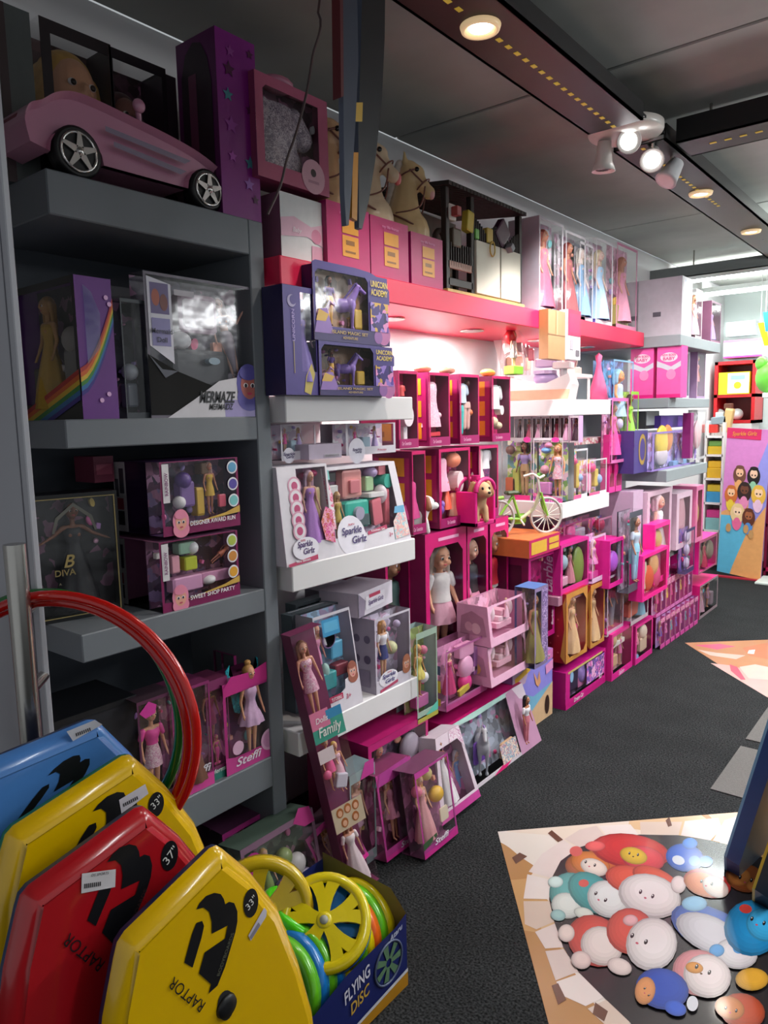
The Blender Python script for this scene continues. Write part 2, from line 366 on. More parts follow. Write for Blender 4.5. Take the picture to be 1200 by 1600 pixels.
# spotlight cluster
sc = thing('spotlight_cluster', 'white round ceiling plate with swivel spotlights where the black trays meet', 'ceiling light', (-1.13, 2.93, BZ+.012))
MB().lathe([(.135, .0), (.14, .008), (.14, .03), (.10, .04)], 36).build('ceiling_plate', col('#d8d4cc', .3), sc)
def spothead(base, tgt, lit, r=.042, L=.11):
    b = Vector(base); d = (Vector(tgt)).normalized(); q = d.to_track_quat('Z', 'Y')
    MB().tube([b, b+Vector((0, 0, -.045))], .007, 8).build('spot_arm', CHR, sc)
    o = MB().lathe([(.012, -L*.5), (r*.62, -L*.48), (r*.7, -L*.1), (r*.8, L*.2), (r*1.1, L*.5), (r*1.02, L*.5), (r*.75, L*.42)], 22).build('spot_head', col('#e6e2dc', .3), sc)
    o.location = b+Vector((0, 0, -.055)); o.rotation_euler = q.to_euler()
    g = MB().lathe([(.001, L*.44), (r*.72, L*.44)], 20).build('spot_lens', col('#ffffff', .3, emit=lit) if lit else col('#cfd0d0', .2), o)
spothead((-.085, .0, -.005), (-.05, .05, -1), 0)
spothead((-.01, .03, .04), (.55, -.8, -.30), 10)
spothead((.06, .13, -.005), (.25, -.8, -.55), 40)
sl = thing('spotlight', 'white cone spotlight hanging at the tray joint right of the cluster', 'ceiling light', (-1.06, 3.26, BZ))
o = MB().lathe([(.012, -.05), (.03, -.045), (.042, .03), (.046, .05), (.03, .05)], 22).build('spot_head', col('#e6e6e8', .3), sl); o.location = (0, 0, -.06); o.rotation_euler = (R(150), R(20), 0)
MB().tube([(0, 0, 0), (0, 0, -.05)], .008, 8).build('spot_arm', CHR, sl)
TUBE = col('#f2fffb', .4, emit=10)
for (xx, yy, lb) in ((-1.62, 6.35, 'long bright fluorescent tube fitting over the far corner'), (-1.45, 7.2, 'fluorescent tube fitting closest to the back wall')):
    f = thing('tube_light', lb, 'ceiling light', (xx, yy, 2.56), group='tube lights at the back')
    MB().box(-.75, .75, -.05, .05, 0, .04).build('fitting', col('#e4e8e6', .4), f)
    for s in (-1, 1): MB().tube([(-.72, s*.025, -.015), (.72, s*.025, -.015)], .013, 10).build('tube', TUBE, f)
    for s in (-.6, .6): MB().tube([(s, 0, .04), (s, 0, CZ-2.56)], .004, 6).build('hanger_rod', STEEL, f)
# lamps under the pink shelf
for k, yy in enumerate((1.75, 2.35, 2.95, 3.6, 4.2)):
    n = ('nearest', 'second', 'middle', 'fourth', 'farthest')[k]
    d = thing('shelf_lamp', n+' round lamp set into the underside of the pink shelf', 'light', (-1.84, yy, 1.893), group='lamps under the pink shelf')
    MB().lathe([(.055, 0), (.055, -.006), (.045, -.006)], 22).build('rim', CHR, d)
    MB().lathe([(.001, -.004), (.045, -.004)], 22).build('lens', col('#fff4ee', .4, emit=6), d)
# ------------------------------------------------------------------ shared toy figures (height 1, facing -y)
def body_shape(child=False, arm=0):
    b = MB(); A = lambda *a: b.cap(*a)
    if not child:
        for s in (-1, 1):
            A((s*.042, 0, .50), (s*.040, -.004, .28), .044, .028); A((s*.040, -.004, .28), (s*.036, .004, .05), .028, .016); A((s*.036, .002, .03), (s*.040, -.048, .014), .016, .012)
        b.ball((0, 0, .52), (.078, .052, .06)); b.ball((0, 0, .62), (.052, .038, .07)); b.ball((0, -.004, .71), (.073, .048, .07))
        for s in (-1, 1): b.ball((s*.032, -.035, .705), (.028, .026, .028))
        A((-.078, 0, .765), (.078, 0, .765), .024, .024); A((0, 0, .76), (0, -.002, .86), .024, .021)
        b.ball((0, -.004, .922), (.060, .066, .078)); b.ball((0, -.030, .885), (.036, .030, .036)); b.ball((0, -.070, .912), (.010, .012, .014))
        for s in (-1, 1): b.ball((s*.060, .004, .915), (.008, .014, .018))
        sh, el, wr = .095, .132, .140
        for s in (-1, 1):
            e = Vector((s*el, .0, .62)); wv = Vector((s*wr, -.045, .50))
            if arm == 1 and s == 1: e = Vector((.17, -.01, .66)); wv = Vector((.235, -.05, .74))
            if arm == 2: e = Vector((s*.17, 0, .70)); wv = Vector((s*.26, -.03, .66))
            A((s*sh, 0, .76), e, .023, .018); A(e, wv, .018, .012)
            d = (wv-e).normalized(); A(wv, wv+d*.035, .014, .012); sd = Vector((-s*.6, -.6, 0))
            A(wv+d*.01, wv+d*.03+sd*.022, .006, .005)
            for k in (-1, 0, 1): A(wv+d*.035+Vector((0, k*.009, 0)), wv+d*(.068-abs(k)*.006)+Vector((0, k*.011, 0)), .0058, .0045)
    else:
        for s in (-1, 1):
            A((s*.058, 0, .40), (s*.056, -.004, .22), .058, .044); A((s*.056, -.004, .22), (s*.054, .006, .06), .044, .032); A((s*.054, .004, .032), (s*.060, -.065, .024), .032, .026)
        b.ball((0, 0, .43), (.105, .078, .085)); b.ball((0, 0, .53), (.090, .066, .085)); b.ball((0, -.002, .63), (.096, .066, .075))
        A((-.085, 0, .68), (.085, 0, .68), .030, .030); A((0, 0, .68), (0, -.002, .76), .034, .032)
        b.ball((0, -.006, .865), (.098, .104, .118)); b.ball((0, -.045, .805), (.062, .052, .052)); b.ball((0, -.106, .838), (.012, .014, .014))
        for s in (-1, 1):
            b.ball((s*.05, -.07, .815), (.034, .032, .032)); b.ball((s*.097, .008, .85), (.012, .02, .028))
            e = Vector((s*.155, -.004, .53)); wv = Vector((s*.165, -.065, .41))
            A((s*.112, 0, .67), e, .034, .028); A(e, wv, .028, .02); d = (wv-e).normalized(); A(wv, wv+d*.03, .021, .019)
            sd = Vector((-s*.6, -.6, 0)); A(wv+d*.01, wv+d*.035+sd*.03, .010, .008)
            for k in (-1, 0, 1): A(wv+d*.03+Vector((0, k*.015, 0)), wv+d*(.075-abs(k)*.008)+Vector((0, k*.018, 0)), .0095, .0075)
    return b
BODY = {('a', k): baked(body_shape(False, k), 'doll_body', .0085, .45) for k in (0, 1, 2)}
BODY['c', 0] = baked(body_shape(True), 'doll_body', .010, .5)
def hair_shape(st, child=False):
    b = MB(); z = .865 if child else .922; k = 1.62 if child else 1.0; top = z
    def L(*p): return tuple(q for q in p)
    hz = .118 if child else .078; hx = .098 if child else .060; hy = .104 if child else .066; cy = -.006 if child else -.004
    # cap over the crown and back, cut away in front by starting behind the brow
    b.ball((0, cy+hy*.22, top+hz*.14), (hx*1.13, hy*1.02, hz*1.02), 16, 10)
    if st == 'long':
        for s in (-1, 0, 1): b.cap((s*hx*.75, cy+hy*.55, top+hz*.1), (s*hx*1.0, cy+hy*.55, top-hz*3.6), hx*.5, hx*.32)
        for s in (-1, 1): b.cap((s*hx*1.0, cy+hy*.1, top+hz*.3), (s*hx*1.25, cy+hy*.2, top-hz*2.4), hx*.34, hx*.22)
    elif st == 'bob':
        for s in (-1, 0, 1): b.cap((s*hx*.8, cy+hy*.5, top+hz*.1), (s*hx*.95, cy+hy*.45, top-hz*1.15), hx*.5, hx*.45)
        for s in (-1, 1): b.cap((s*hx*1.0, cy+hy*.0, top+hz*.3), (s*hx*1.1, cy-hy*.05, top-hz*1.0), hx*.32, hx*.3)
    elif st == 'bun': b.ball((0, cy+hy*.3, top+hz*1.35), (hx*.62, hx*.62, hx*.55))
    elif st == 'pony':
        b.cap((0, cy+hy*1.0, top+hz*.7), (hx*.9, cy+hy*1.4, top-hz*.4), hx*.3, hx*.4); b.cap((hx*.9, cy+hy*1.4, top-hz*.4), (hx*.8, cy+hy*1.0, top-hz*2.8), hx*.4, hx*.14)
    return baked(b, 'doll_hair', .010 if child else .0075, .5, 1)
HAIR = {}
def hair_mesh(st, ch):
    if (st, ch) not in HAIR: HAIR[st, ch] = hair_shape(st, ch)
    return HAIR[st, ch]
def face_mesh(ch):
    b = MB(); z = .865 if ch else .922; hx = .098 if ch else .060; hy = .104 if ch else .066; cy = -.006 if ch else -.004; hz = .118 if ch else .078
    for s in (-1, 1):
        b.ball((s*hx*.40, cy-hy*.86, z-hz*.02), (hx*.20, hy*.09, hz*.13), 10, 6, 0)
        b.ball((s*hx*.40, cy-hy*.92, z-hz*.03), (hx*.12, hy*.07, hz*.11), 10, 6, 1)
        b.cap((s*hx*.22, cy-hy*.93, z+hz*.24), (s*hx*.6, cy-hy*.82, z+hz*.25), hx*.03, hx*.02, 6); b.m[-len(range(7*6+2)):] = [1]*(7*6+2)
    b.ball((0, -(.092 if ch else .058), z-hz*(.56 if ch else .52)), (hx*.24, hy*.10, hz*.06), 10, 6, 2)
    me = b.mesh('doll_face')
    for c in ('#f4f0ee', '#2a1c18', '#c23a55'): me.materials.append(col(c, .3))
    return me
FACE = {False: face_mesh(False), True: face_mesh(True)}
OUT = {}
def outfit_mesh(st, ch):
    if (st, ch) in OUT: return OUT[st, ch]
    b = MB()
    def frill(prof, sx, sy, n=24, amp=.0):
        vs = []; fs = []
        for i, (r, z) in enumerate(prof):
            for k in range(n):
                a = 2*math.pi*k/n; rr = r*(1+amp*(1-i/(len(prof)-1))*math.cos(a*8)); vs.append((rr*sx*math.cos(a), rr*sy*math.sin(a)-.002, z))
        for i in range(len(prof)-1):
            for k in range(n): fs.append((i*n+k, i*n+(k+1) % n, (i+1)*n+(k+1) % n, (i+1)*n+k))
        b.add(vs, fs, 0, True)
    if not ch:
        bod = [(.088, .50), (.060, .60), (.058, .63), (.072, .67), (.085, .71), (.078, .75), (.060, .765)]
        if st == 'gown': frill([(.20, .03), (.17, .2), (.12, .4)]+bod, 1, .72, 32, .06)
        elif st == 'tutu': frill([(.15, .36), (.135, .42), (.10, .5)]+bod, 1, .78, 32, .10)
        elif st == 'short': frill([(.105, .36), (.098, .44)]+bod, 1, .72, 24, .03)
        elif st == 'top':
            frill(bod[1:], 1, .72)
            for s in (-1, 1): b.cap((s*.095, 0, .757), (s*.118, 0, .68), .029, .026)
        elif st == 'pants':
            for s in (-1, 1): b.cap((s*.042, 0, .50), (s*.040, 0, .28), .050, .036); b.cap((s*.040, 0, .28), (s*.038, .003, .06), .036, .028)
            frill([(.088, .47), (.084, .56), (.062, .61)], 1, .74)
        elif st == 'tail':
            b.cap((0, 0, .52), (0, -.01, .3), .086, .06); b.cap((0, -.01, .3), (0, 0, .1), .06, .025)
            for s in (-1, 1): b.ball((s*.06, 0, .03), (.07, .012, .05))
            frill(bod[3:], 1, .72)
    else:
        bod = [(.115, .43), (.102, .50), (.100, .56), (.108, .63), (.098, .69), (.06, .715)]
        if st == 'short': frill([(.175, .22), (.16, .30), (.13, .40)]+bod, 1, .80, 32, .05)
        elif st == 'gown': frill([(.20, .10), (.17, .25), (.13, .40)]+bod, 1, .80, 32, .05)
        elif st == 'top':
            frill(bod, 1, .76)
            for s in (-1, 1): b.cap((s*.112, 0, .668), (s*.145, 0, .58), .043, .040)
        elif st == 'pants':
            for s in (-1, 1): b.cap((s*.058, 0, .40), (s*.056, 0, .22), .066, .054); b.cap((s*.056, 0, .22), (s*.054, 0, .09), .054, .046)
            frill([(.118, .40), (.112, .47), (.1, .5)], 1, .78)
        elif st == 'coat':
            frill([(.155, .28), (.135, .40)]+bod, 1, .8, 24, .03)
            for s in (-1, 1): b.cap((s*.112, 0, .668), (s*.156, -.01, .53), .043, .036); b.cap((s*.156, -.01, .53), (s*.165, -.05, .44), .036, .03)
    OUT[st, ch] = b.mesh('doll_outfit'); return OUT[st, ch]
def doll(parent, loc, h, skin='#e9b48f', hair='#d9b26a', hs='long', wear=(('short', '#f06aa8'),), arm=0, rz=0, child=False, rx=0, ry=0, label=None):
    o = link('doll', BODY['c' if child else 'a', 0 if child else arm], parent, loc, (rx, ry, rz), (h, h, h), col(skin, .5))
    if hs: link('hair', hair_mesh(hs, child), o, mat=col(hair, .55, var=.25, scale=60))
    link('face', FACE[child], o)
    for q, (st, c) in enumerate(wear): link('outfit', outfit_mesh(st, child), o, scale=(1+.09*q, 1+.12*q, 1), mat=c if not isinstance(c, str) else col(c, .6, var=.12, scale=40))
    return o
# toy horse, height 1 at the ears, facing -y
def horse_shape():
    b = MB(); A = b.cap
    b.ball((0, .18, .50), (.13, .30, .15)); b.ball((0, -.02, .52), (.125, .13, .16)); b.ball((0, .40, .52), (.125, .13, .15))
    A((0, -.02, .56), (0, -.16, .80), .105, .062); A((0, -.14, .78), (0, -.20, .88), .068, .058)
    A((0, -.19, .88), (0, -.335, .77), .052, .032); b.ball((0, -.345, .76), (.035, .034, .034)); b.ball((0, -.23, .845), (.045, .06, .055))
    for s in (-1, 1):
        A((s*.035, -.165, .93), (s*.042, -.170, .985), .017, .006)
        A((s*.065, -.06, .45), (s*.062, -.06, .24), .050, .028); A((s*.062, -.06, .24), (s*.062, -.055, .06), .026, .020); A((s*.062, -.06, .03), (s*.062, -.065, .015), .032, .034)
        A((s*.065, .42, .46), (s*.065, .38, .30), .066, .034); A((s*.065, .38, .30), (s*.065, .45, .20), .032, .024); A((s*.065, .45, .20), (s*.065, .43, .06), .024, .020); A((s*.065, .43, .03), (s*.065, .425, .015), .032, .034)
    A((0, .50, .58), (0, .58, .45), .03, .04); A((0, .58, .45), (0, .57, .20), .045, .02)
    return b
def bust_shape():
    b = MB(); A = b.cap
    A((0, .02, .04), (0, .015, .26), .078, .076); b.ball((0, -.005, .20), (.082, .085, .10)); A((0, .015, .26), (0, .002, .39), .072, .040); A((0, .002, .39), (0, -.012, .44), .040, .034)
    A((0, -.014, .445), (0, -.080, .365), .034, .022); b.ball((0, -.086, .357), (.024, .025, .026)); b.ball((0, -.035, .425), (.031, .038, .038))
    for s in (-1, 1): A((s*.022, .004, .468), (s*.027, .004, .510), .011, .003)
    return b
BUST = baked(bust_shape(), 'horse_body', .007, .6)
_m = MB()
for k in range(8): t = k/7; p = Vector((0, .024, .465)).lerp(Vector((0, .088, .26)), t); _m.cap(p, p+Vector((.03, .03, -.04)), .018, .008)
_m.cap((0, -.005, .465), (.01, -.06, .43), .014, .006)
BMANE = baked(_m, 'horse_mane', .006, .5, 1)
HORSE = baked(horse_shape(), 'horse_body', .012, .6)
_m = MB()
for k in range(9):
    t = k/8; p = Vector((0, -.17, .92)).lerp(Vector((0, .07, .62)), t); _m.cap(p+Vector((0, .03, .02)), p+Vector((.035, .075, -.05)), .028, .012)
_m.cap((0, -.17, .955), (.012, -.245, .90), .018, .008)
MANE = baked(_m, 'horse_mane', .010, .5, 1)
def horse(parent, loc, h, c='#d9c7a8', mane='#efe6da', rz=0, bridle=None):
    o = link('horse', HORSE, parent, loc, (0, 0, rz), (h, h, h), col(c, .35, var=.12, scale=8))
    link('mane', MANE, o, mat=col(mane, .5, var=.2, scale=60))
    e = MB()
    for s in (-1, 1): e.ball((s*.043, -.235, .862), (.010, .014, .014), 8, 6)
    e.build('eyes', col('#16100e', .15), o)
    if bridle:
        bm = MB()
        def ring(c, n, r, rr):
            c, n = Vector(c), Vector(n).normalized(); u = n.orthogonal().normalized(); v = n.cross(u)
            bm.tube([c+(u*math.cos(2*math.pi*k/18)+v*math.sin(2*math.pi*k/18))*r for k in range(18)], rr, 6, closed=True)
        ring((0, -.30, .797), (0, -.8, -.6), .046, .006); ring((0, -.185, .875), (0, -.35, -1), .069, .006)
        for s in (-1, 1): bm.tube([(s*.045, -.295, .80), (s*.060, -.195, .88)], .006, 6); bm.tube(curve([(s*.042, -.31, .785), (s*.085, -.16, .66), (s*.07, -.02, .70)]), .005, 6)
        ring((0, -.075, .64), (0, -.5, .85), .102, .006)
        bm.build('bridle', bridle, o)
    return o

# ------------------------------------------------------------------ carton with window, contents and print
FILM = film()
PAL0 = ['#e878b4', '#f2b8d4', '#c890d8', '#f4ece8', '#e8c860', '#d8407c', '#78c4c8', '#b8a0e0', '#f0a890']
PALD = ['#6a5a78', '#8a7a90', '#a898a8', '#50506a', '#786a60']
PALW = ['#e8e0ea', '#d8b8d0', '#c8b0dc', '#e89ac0', '#a8c8d0', '#f0d8a8']
def shade(h, k):
    c = [min(255, max(0, int(int(h[i:i+2], 16)*k))) for i in (1, 3, 5)]; return '#%02x%02x%02x' % tuple(c)
def backprint(h):
    c = [int(h[i:i+2], 16) for i in (1, 3, 5)]
    mixp = '#%02x%02x%02x' % tuple(int(a*.55+b*.45) for a, b in zip(c, (235, 150, 200)))
    return busy([h, shade(h, 1.25), shade(h, .78), mixp, shade(h, 1.1)], 32)
def pack(name, label, cat, y0, y1, z0, z1, xf, d, side='#d0127e', back=None, frame=None, win=(.06, .94, .16, .93), cut=(0, 0, 0, 0), td=0, tl=0, tr=0,
         clear='', items=(), logo=(), prints=(), slogo=(), sprints=(), group=None, rz=0, lean=0, face='x', loc=None, tilt=0, di=None, clut=6, pal=PAL0, header=None):
    w, h = y1-y0, z1-z0
    di = min(d-.004, di or .062)+0.0
    if isinstance(back, str): back = backprint(back)
    root = thing(name, label, cat, loc or (xf, (y0+y1)/2, z0+d*math.sin(R(lean))), (R(-lean), R(tilt), (math.pi/2 if face == 'x' else 0)+R(rz)), group)
    back = back or side; frame = frame or side
    if isinstance(back, str) and win: back = backprint(back)
    L = lambda v: -w/2+tl*v*w
    Q = lambda v: w/2-tr*v*w
    def P(u, v, e=0): return (L(v)+(Q(v)-L(v))*u, td*v-e, v*h)
    b0, b1, b2, b3 = P(0, 0), P(1, 0), (w/2, d, 0), (-w/2, d, 0)
    t0, t1, t2, t3 = P(0, 1), P(1, 1), (Q(1), d, h), (L(1), d, h)
    cb = MB(); fb = MB()
    cb.quad(b0, b3, b2, b1); cb.quad(b3, t3, t2, b2)
    (fb if 'l' in clear else cb).quad(b0, t0, t3, b3); (fb if 'r' in clear else cb).quad(b1, b2, t2, t1); (fb if 't' in clear else cb).quad(t0, t1, t2, t3)
    cb.build('carton', side, root)
    MB().quad((-w/2+.001, di, .002), (w/2-.001, di, .002), (Q(1)-.001, di+td, h-.002), (L(1)+.001, di+td, h-.002)).build('backing_card', back, root)
    if header: MB().add([P(a, b, .001) for a, b in header[0]]+[P(a, b, -.002) for a, b in header[0]], [tuple(range(len(header[0]))), tuple(range(len(header[0]), 2*len(header[0])))]).build('header_card', header[1], root)
    if win:
        u0, u1, v0, v1 = win; a, b_, c_, d_ = cut
        inner = [(u0+a, v0), (u1-b_, v0), (u1, v0+b_*w/h), (u1, v1-c_*w/h), (u1-c_, v1), (u0+d_, v1), (u0, v1-d_*w/h), (u0, v0+a*w/h)]
        outer = [(u0+a, 0), (u1-b_, 0), (1, 0), (1, 1), (1, 1), (0, 1), (0, 1), (0, 0)]
        outer = [(0, 0), (1, 0), (1, 0), (1, 1), (1, 1), (0, 1), (0, 1), (0, 0)]
        f = MB(); n = 8
        vs = [P(u, v, .0012) for u, v in outer]+[P(u, v, .0012) for u, v in inner]+[P(u, v, -.001) for u, v in inner]
        f.add(vs, [(i, (i+1) % n, n+(i+1) % n, n+i) for i in range(n)]+[(n+i, n+(i+1) % n, 2*n+(i+1) % n, 2*n+i) for i in range(n)])
        f.build('front_panel', frame, root)
        fb.quad(P(u0, v0, .0002), P(u1, v0, .0002), P(u1, v1, .0002), P(u0, v1, .0002))
    else:
        MB().quad(P(0, 0, .0008), P(1, 0, .0008), P(1, 1, .0008), P(0, 1, .0008)).build('front_panel', frame, root)
    if fb.f: fb.build('window', FILM, root)
    for it in items:
        k = it[0]
        if k == 'doll':
            u, v, hh, kw = it[1], it[2], it[3], dict(it[4]) if len(it) > 4 else {}
            p = P(u, v); dp = kw.pop('dep', .5); doll(root, (p[0], p[1]+di*dp, p[2]), hh*h, **kw)
        elif k == 'w':      # loose doll garment
            p = P(it[1], it[2]); sc_ = it[3]*h; st_ = it[4]; zc = {'short': .46, 'gown': .40, 'top': .57, 'coat': .50, 'pants': .29}[st_]
            link('doll_garment', outfit_mesh(st_, True), root, (p[0], p[1]+di*.5, p[2]-zc*sc_), (0, 0, R(it[6]) if len(it) > 6 else 0), (sc_, min(sc_, di*2.4), sc_), it[5])
        elif k == 'horse':
            p = P(it[1], it[2]); kw = it[4] if len(it) > 4 else {}
            o_ = horse(root, (p[0], p[1]+di*.5, p[2]), it[3]*h, **kw)
        else:
            if k in 'bB':
                u0_, u1_, v0_, v1_, c = it[1:6]; dd = it[6] if len(it) > 6 else (.35, .9); p, q = P(u0_, v0_), P(u1_, v1_)
                ym = (p[1]+q[1])/2; ya, yb = ym+di*dd[0], ym+di*dd[1]
                link('accessory', UB, root, ((p[0]+q[0])/2, (ya+yb)/2, (p[2]+q[2])/2), (0, R(it[7]) if len(it) > 7 else 0, 0), (abs(q[0]-p[0]), yb-ya, q[2]-p[2]), c)
            else:
                u, v, r, c = it[1:5]; p = P(u, v); rr = r*w*2; asp = it[5] if len(it) > 5 else 1
                link('accessory', US if k == 's' else UC, root, (p[0], p[1]+di*.5, p[2]), (0, 0, 0), (rr, min(rr, di*.8), rr*asp), c)
    if win and clut:
        for q in range(clut):
            u = random.uniform(win[0]+.06, win[1]-.06); v = random.uniform(win[2]+.04, win[3]-.06); p = P(u, v); sz = random.uniform(.05, .11)*min(w, h*.8)
            link('accessory', random.choice((UB, US, US, UC)), root, (p[0], p[1]+di*.82, p[2]), (0, random.uniform(-.5, .5), 0), (sz*random.uniform(.6, 1.3), di*.25, sz*random.uniform(.7, 1.6)), random.choice(pal))
    e = .002
    for pr in prints:
        e += .0003; k = pr[0]; m = MB(); nm = 'picture'
        if k == 'q': m.quad(P(pr[1], pr[3], e), P(pr[2], pr[3], e), P(pr[2], pr[4], e), P(pr[1], pr[4], e)); m.build(nm, pr[5], root)
        elif k == 'p': m.add([P(u, v, e) for u, v in pr[1]], [tuple(range(len(pr[1])))]); m.build(nm, pr[2], root)
        elif k == 'c':
            m.add([P(u, v, e) for u, v in ellp(pr[1], pr[2], pr[3], pr[3]*w/h*(pr[5] if len(pr) > 5 else 1))], [tuple(range(20))]); m.build(nm, pr[4], root)
        elif k == 'face':
            u, v, r, sk, hr = pr[1:6]; ar = w/h
            for j, (du, dv, ra, rb, c) in enumerate(((0, .12*r, r*1.0, r*1.25, hr), (0, -.75*r, r*1.0, r*.85, hr), (0, 0, r*.68, r*.85, sk), (-.28*r, .02*r, r*.18, r*.15, '#f6f2f2'), (.28*r, .02*r, r*.18, r*.15, '#f6f2f2'), (-.28*r, 0, r*.11, r*.13, '#2b2030'), (.28*r, 0, r*.11, r*.13, '#2b2030'), (0, -.5*r, r*.2, r*.08, '#c2405e'), (-.05*r, .72*r, r*.72, r*.38, hr))):
                m.add([P(a, b, e+j*.00025) for a, b in ellp(u+du, v+dv*ar, ra, rb*ar)], [tuple(range(20))], {hr: 0, sk: 1, '#f6f2f2': 2, '#2b2030': 3, '#c2405e': 4}[c])
            m.build('printed_face', [hr, sk, '#f6f2f2', '#2b2030', '#c2405e'], root)
    for lg in logo:
        s, u, v, sz, c = lg[:5]; kw = dict(lg[5]) if len(lg) > 5 else {}; p = P(u, v, e+.0012); rot = kw.pop('rot', 0)
        word(s, root, p, sz*h, c, (math.pi/2+ (math.atan2(td, h) * -1 if td else 0), R(rot), 0) if not rot else (math.pi/2, R(-rot), 0), **kw)
    e2 = .001
    for sp in sprints:   # on the left flank: ('q', s0, s1, v0, v1, colour), s from front to back
        e2 += .0004; X = lambda s, v: (L(v)-e2, td*v+(d-td*v)*s, v*h)
        if sp[0] == 'q': MB().quad(X(sp[2], sp[3]), X(sp[1], sp[3]), X(sp[1], sp[4]), X(sp[2], sp[4])).build('side_picture', sp[5], root)
        elif sp[0] == 'p': MB().add([X(a, b) for a, b in sp[1]], [tuple(range(len(sp[1])))]).build('side_picture', sp[2], root)
        elif sp[0] == 'c': MB().add([X(a, b) for a, b in ellp(sp[1], sp[2], sp[3], sp[3]*d/h)], [tuple(range(20))]).build('side_picture', sp[4], root)
    for sl in slogo:   # lettering on the left flank
        s, f, v, sz, c = sl[:5]; rot = sl[5] if len(sl) > 5 else 90
        me = text_mesh(s, .25, 1, .02); k = sz*h
        o = link('lettering', me, root, (L(v)-.002-e2, td*v+(d-td*v)*f, v*h), (0, 0, 0), (k, k, k), c)
        o.rotation_euler = (Matrix(((0, 0, -1), (-1, 0, 0), (0, 1, 0))) @ Matrix.Rotation(R(rot), 3, 'Z')).to_euler()
    return root
def rc(bx, by, tx, ty, X):
    """front rectangle on plane X from its bottom-left and top-right picture corners"""
    a, b = onX(bx, by, X), onX(tx, ty, X); return a.y, b.y, a.z, b.z
def pk(name, label, cat, px, X, d, z0=None, **kw):
    y0, y1, za, z1 = rc(*px, X)
    if z0 is None: z0 = za
    return pack(name, label, cat, y0, y1, z0, z1, X, d, **kw)
MAG, HOT, PINK, PALE, LIL = '#c40f6e', '#ec1c8c', '#f08cc0', '#f3d7e6', '#b79be0'
BLOND, BROWN, BLACK, RED = '#dcb86f', '#5d3620', '#1d1513', '#a4432a'
DARKSK, MIDSK, FAIR = '#6b3f28', '#b9805a', '#efbf9e'
busyP = busy(['#f3a9cf', '#e0559f', '#f7dbe9', '#b788d6', '#f5c9a8', '#d7317f'], 45)
busyD = busy(['#2b2d3a', '#52405f', '#9c8aa8', '#3a3f57', '#c9a9c4'], 30)
busyG = busy(['#7fae55', '#c4d67a', '#f0c6d8', '#6aa0a8', '#e8e2c8', '#9a6fae'], 40)
busyW = busy(['#e8e4ea', '#d9c7dc', '#f0d4e4', '#c8c0d6', '#f5f0f4'], 35)
busyU = busy(['#3c2a72', '#5a3f9c', '#8f74c4', '#caa24a', '#d78ac0', '#2a1c52'], 42)
busyT = busy(['#5a3550', '#8a5a78', '#3c2f46', '#a8799a', '#6d5a80'], 40)
busyR = busy(['#d42a80', '#f06ab0', '#7b3fa8', '#f5b23a', '#3a9bd0', '#f4e3ee'], 50)
GX1 = -1.66
# --- on top of the grey tower
T0 = 2.07
pk('toy_carton', 'tall dull grey carton standing at the left end of the grey tower top', 'box', (12, 262, 45, 20), -1.80, .10, T0, side='#5b605f', win=None, prints=[('q', .0, .25, .0, 1, '#4a3a3c')])
bx = pk('styling_head_box', 'black window box with a large blonde styling head behind the pink car', 'doll box', (75, 232, 172, 70), -1.90, .12, T0, side='#2b2024', back='#5a3a3c', win=(.14, .96, .05, .93), di=.115, clut=0, clear='tl')
hd = MB(); hd.ball((0, 0, 0), (.042, .046, .055), 18, 12); hd.ball((0, -.03, -.026), (.026, .024, .026)); hd.ball((0, -.049, -.006), (.007, .009, .010)); hd.cap((0, .005, -.05), (0, .01, -.10), .018, .03)
HEAD = baked(hd, 'styling_head', .004, .6)
def styling_head(root, loc, sc, skin, hair):
    o = link('styling_head', HEAD, root, loc, (0, 0, 0), (sc,)*3, col(skin, .5))
    hm = MB(); hm.ball((0, .014, .014), (.050, .046, .056), 16, 10); hm.cap((-.038, .01, .02), (-.056, .0, -.10), .02, .018); hm.cap((.038, .01, .02), (.056, .0, -.10), .02, .018); hm.cap((0, .03, .02), (0, .03, -.1), .03, .03)
    link('hair', baked(hm, 'styling_hair', .004, .5, 1), o, mat=col(hair, .5, var=.3, scale=80))
    f = MB()
    for s in (-1, 1): f.ball((s*.017, -.041, .002), (.008, .005, .006), 10, 6, 0); f.ball((s*.017, -.045, .001), (.005, .003, .005), 10, 6, 1)
    f.ball((0, -.052, -.030), (.011, .004, .005), 10, 6, 2); f.build('face', ['#e8e0de', '#241814', '#c06070'], o)
styling_head(bx, (.005, .06, .315), 1.6, '#d8a080', '#c89a50')
bx = pk('styling_head_box', 'dark window box with a pink doll accessory, right of the styling head box', 'doll box', (180, 235, 258, 108), -1.90, .12, T0, side='#241a22', back='#4a323c', win=(.05, .92, .04, .94), di=.115, clut=0, clear='t')
styling_head(bx, (-.02, .06, .29), 1.15, '#8a5a50', '#5a3a3a')
pk('toy_carton', 'narrow dark carton wedged beside the second styling head box', 'box', (262, 240, 274, 122), -1.90, .12, T0, side='#382a34', win=None)
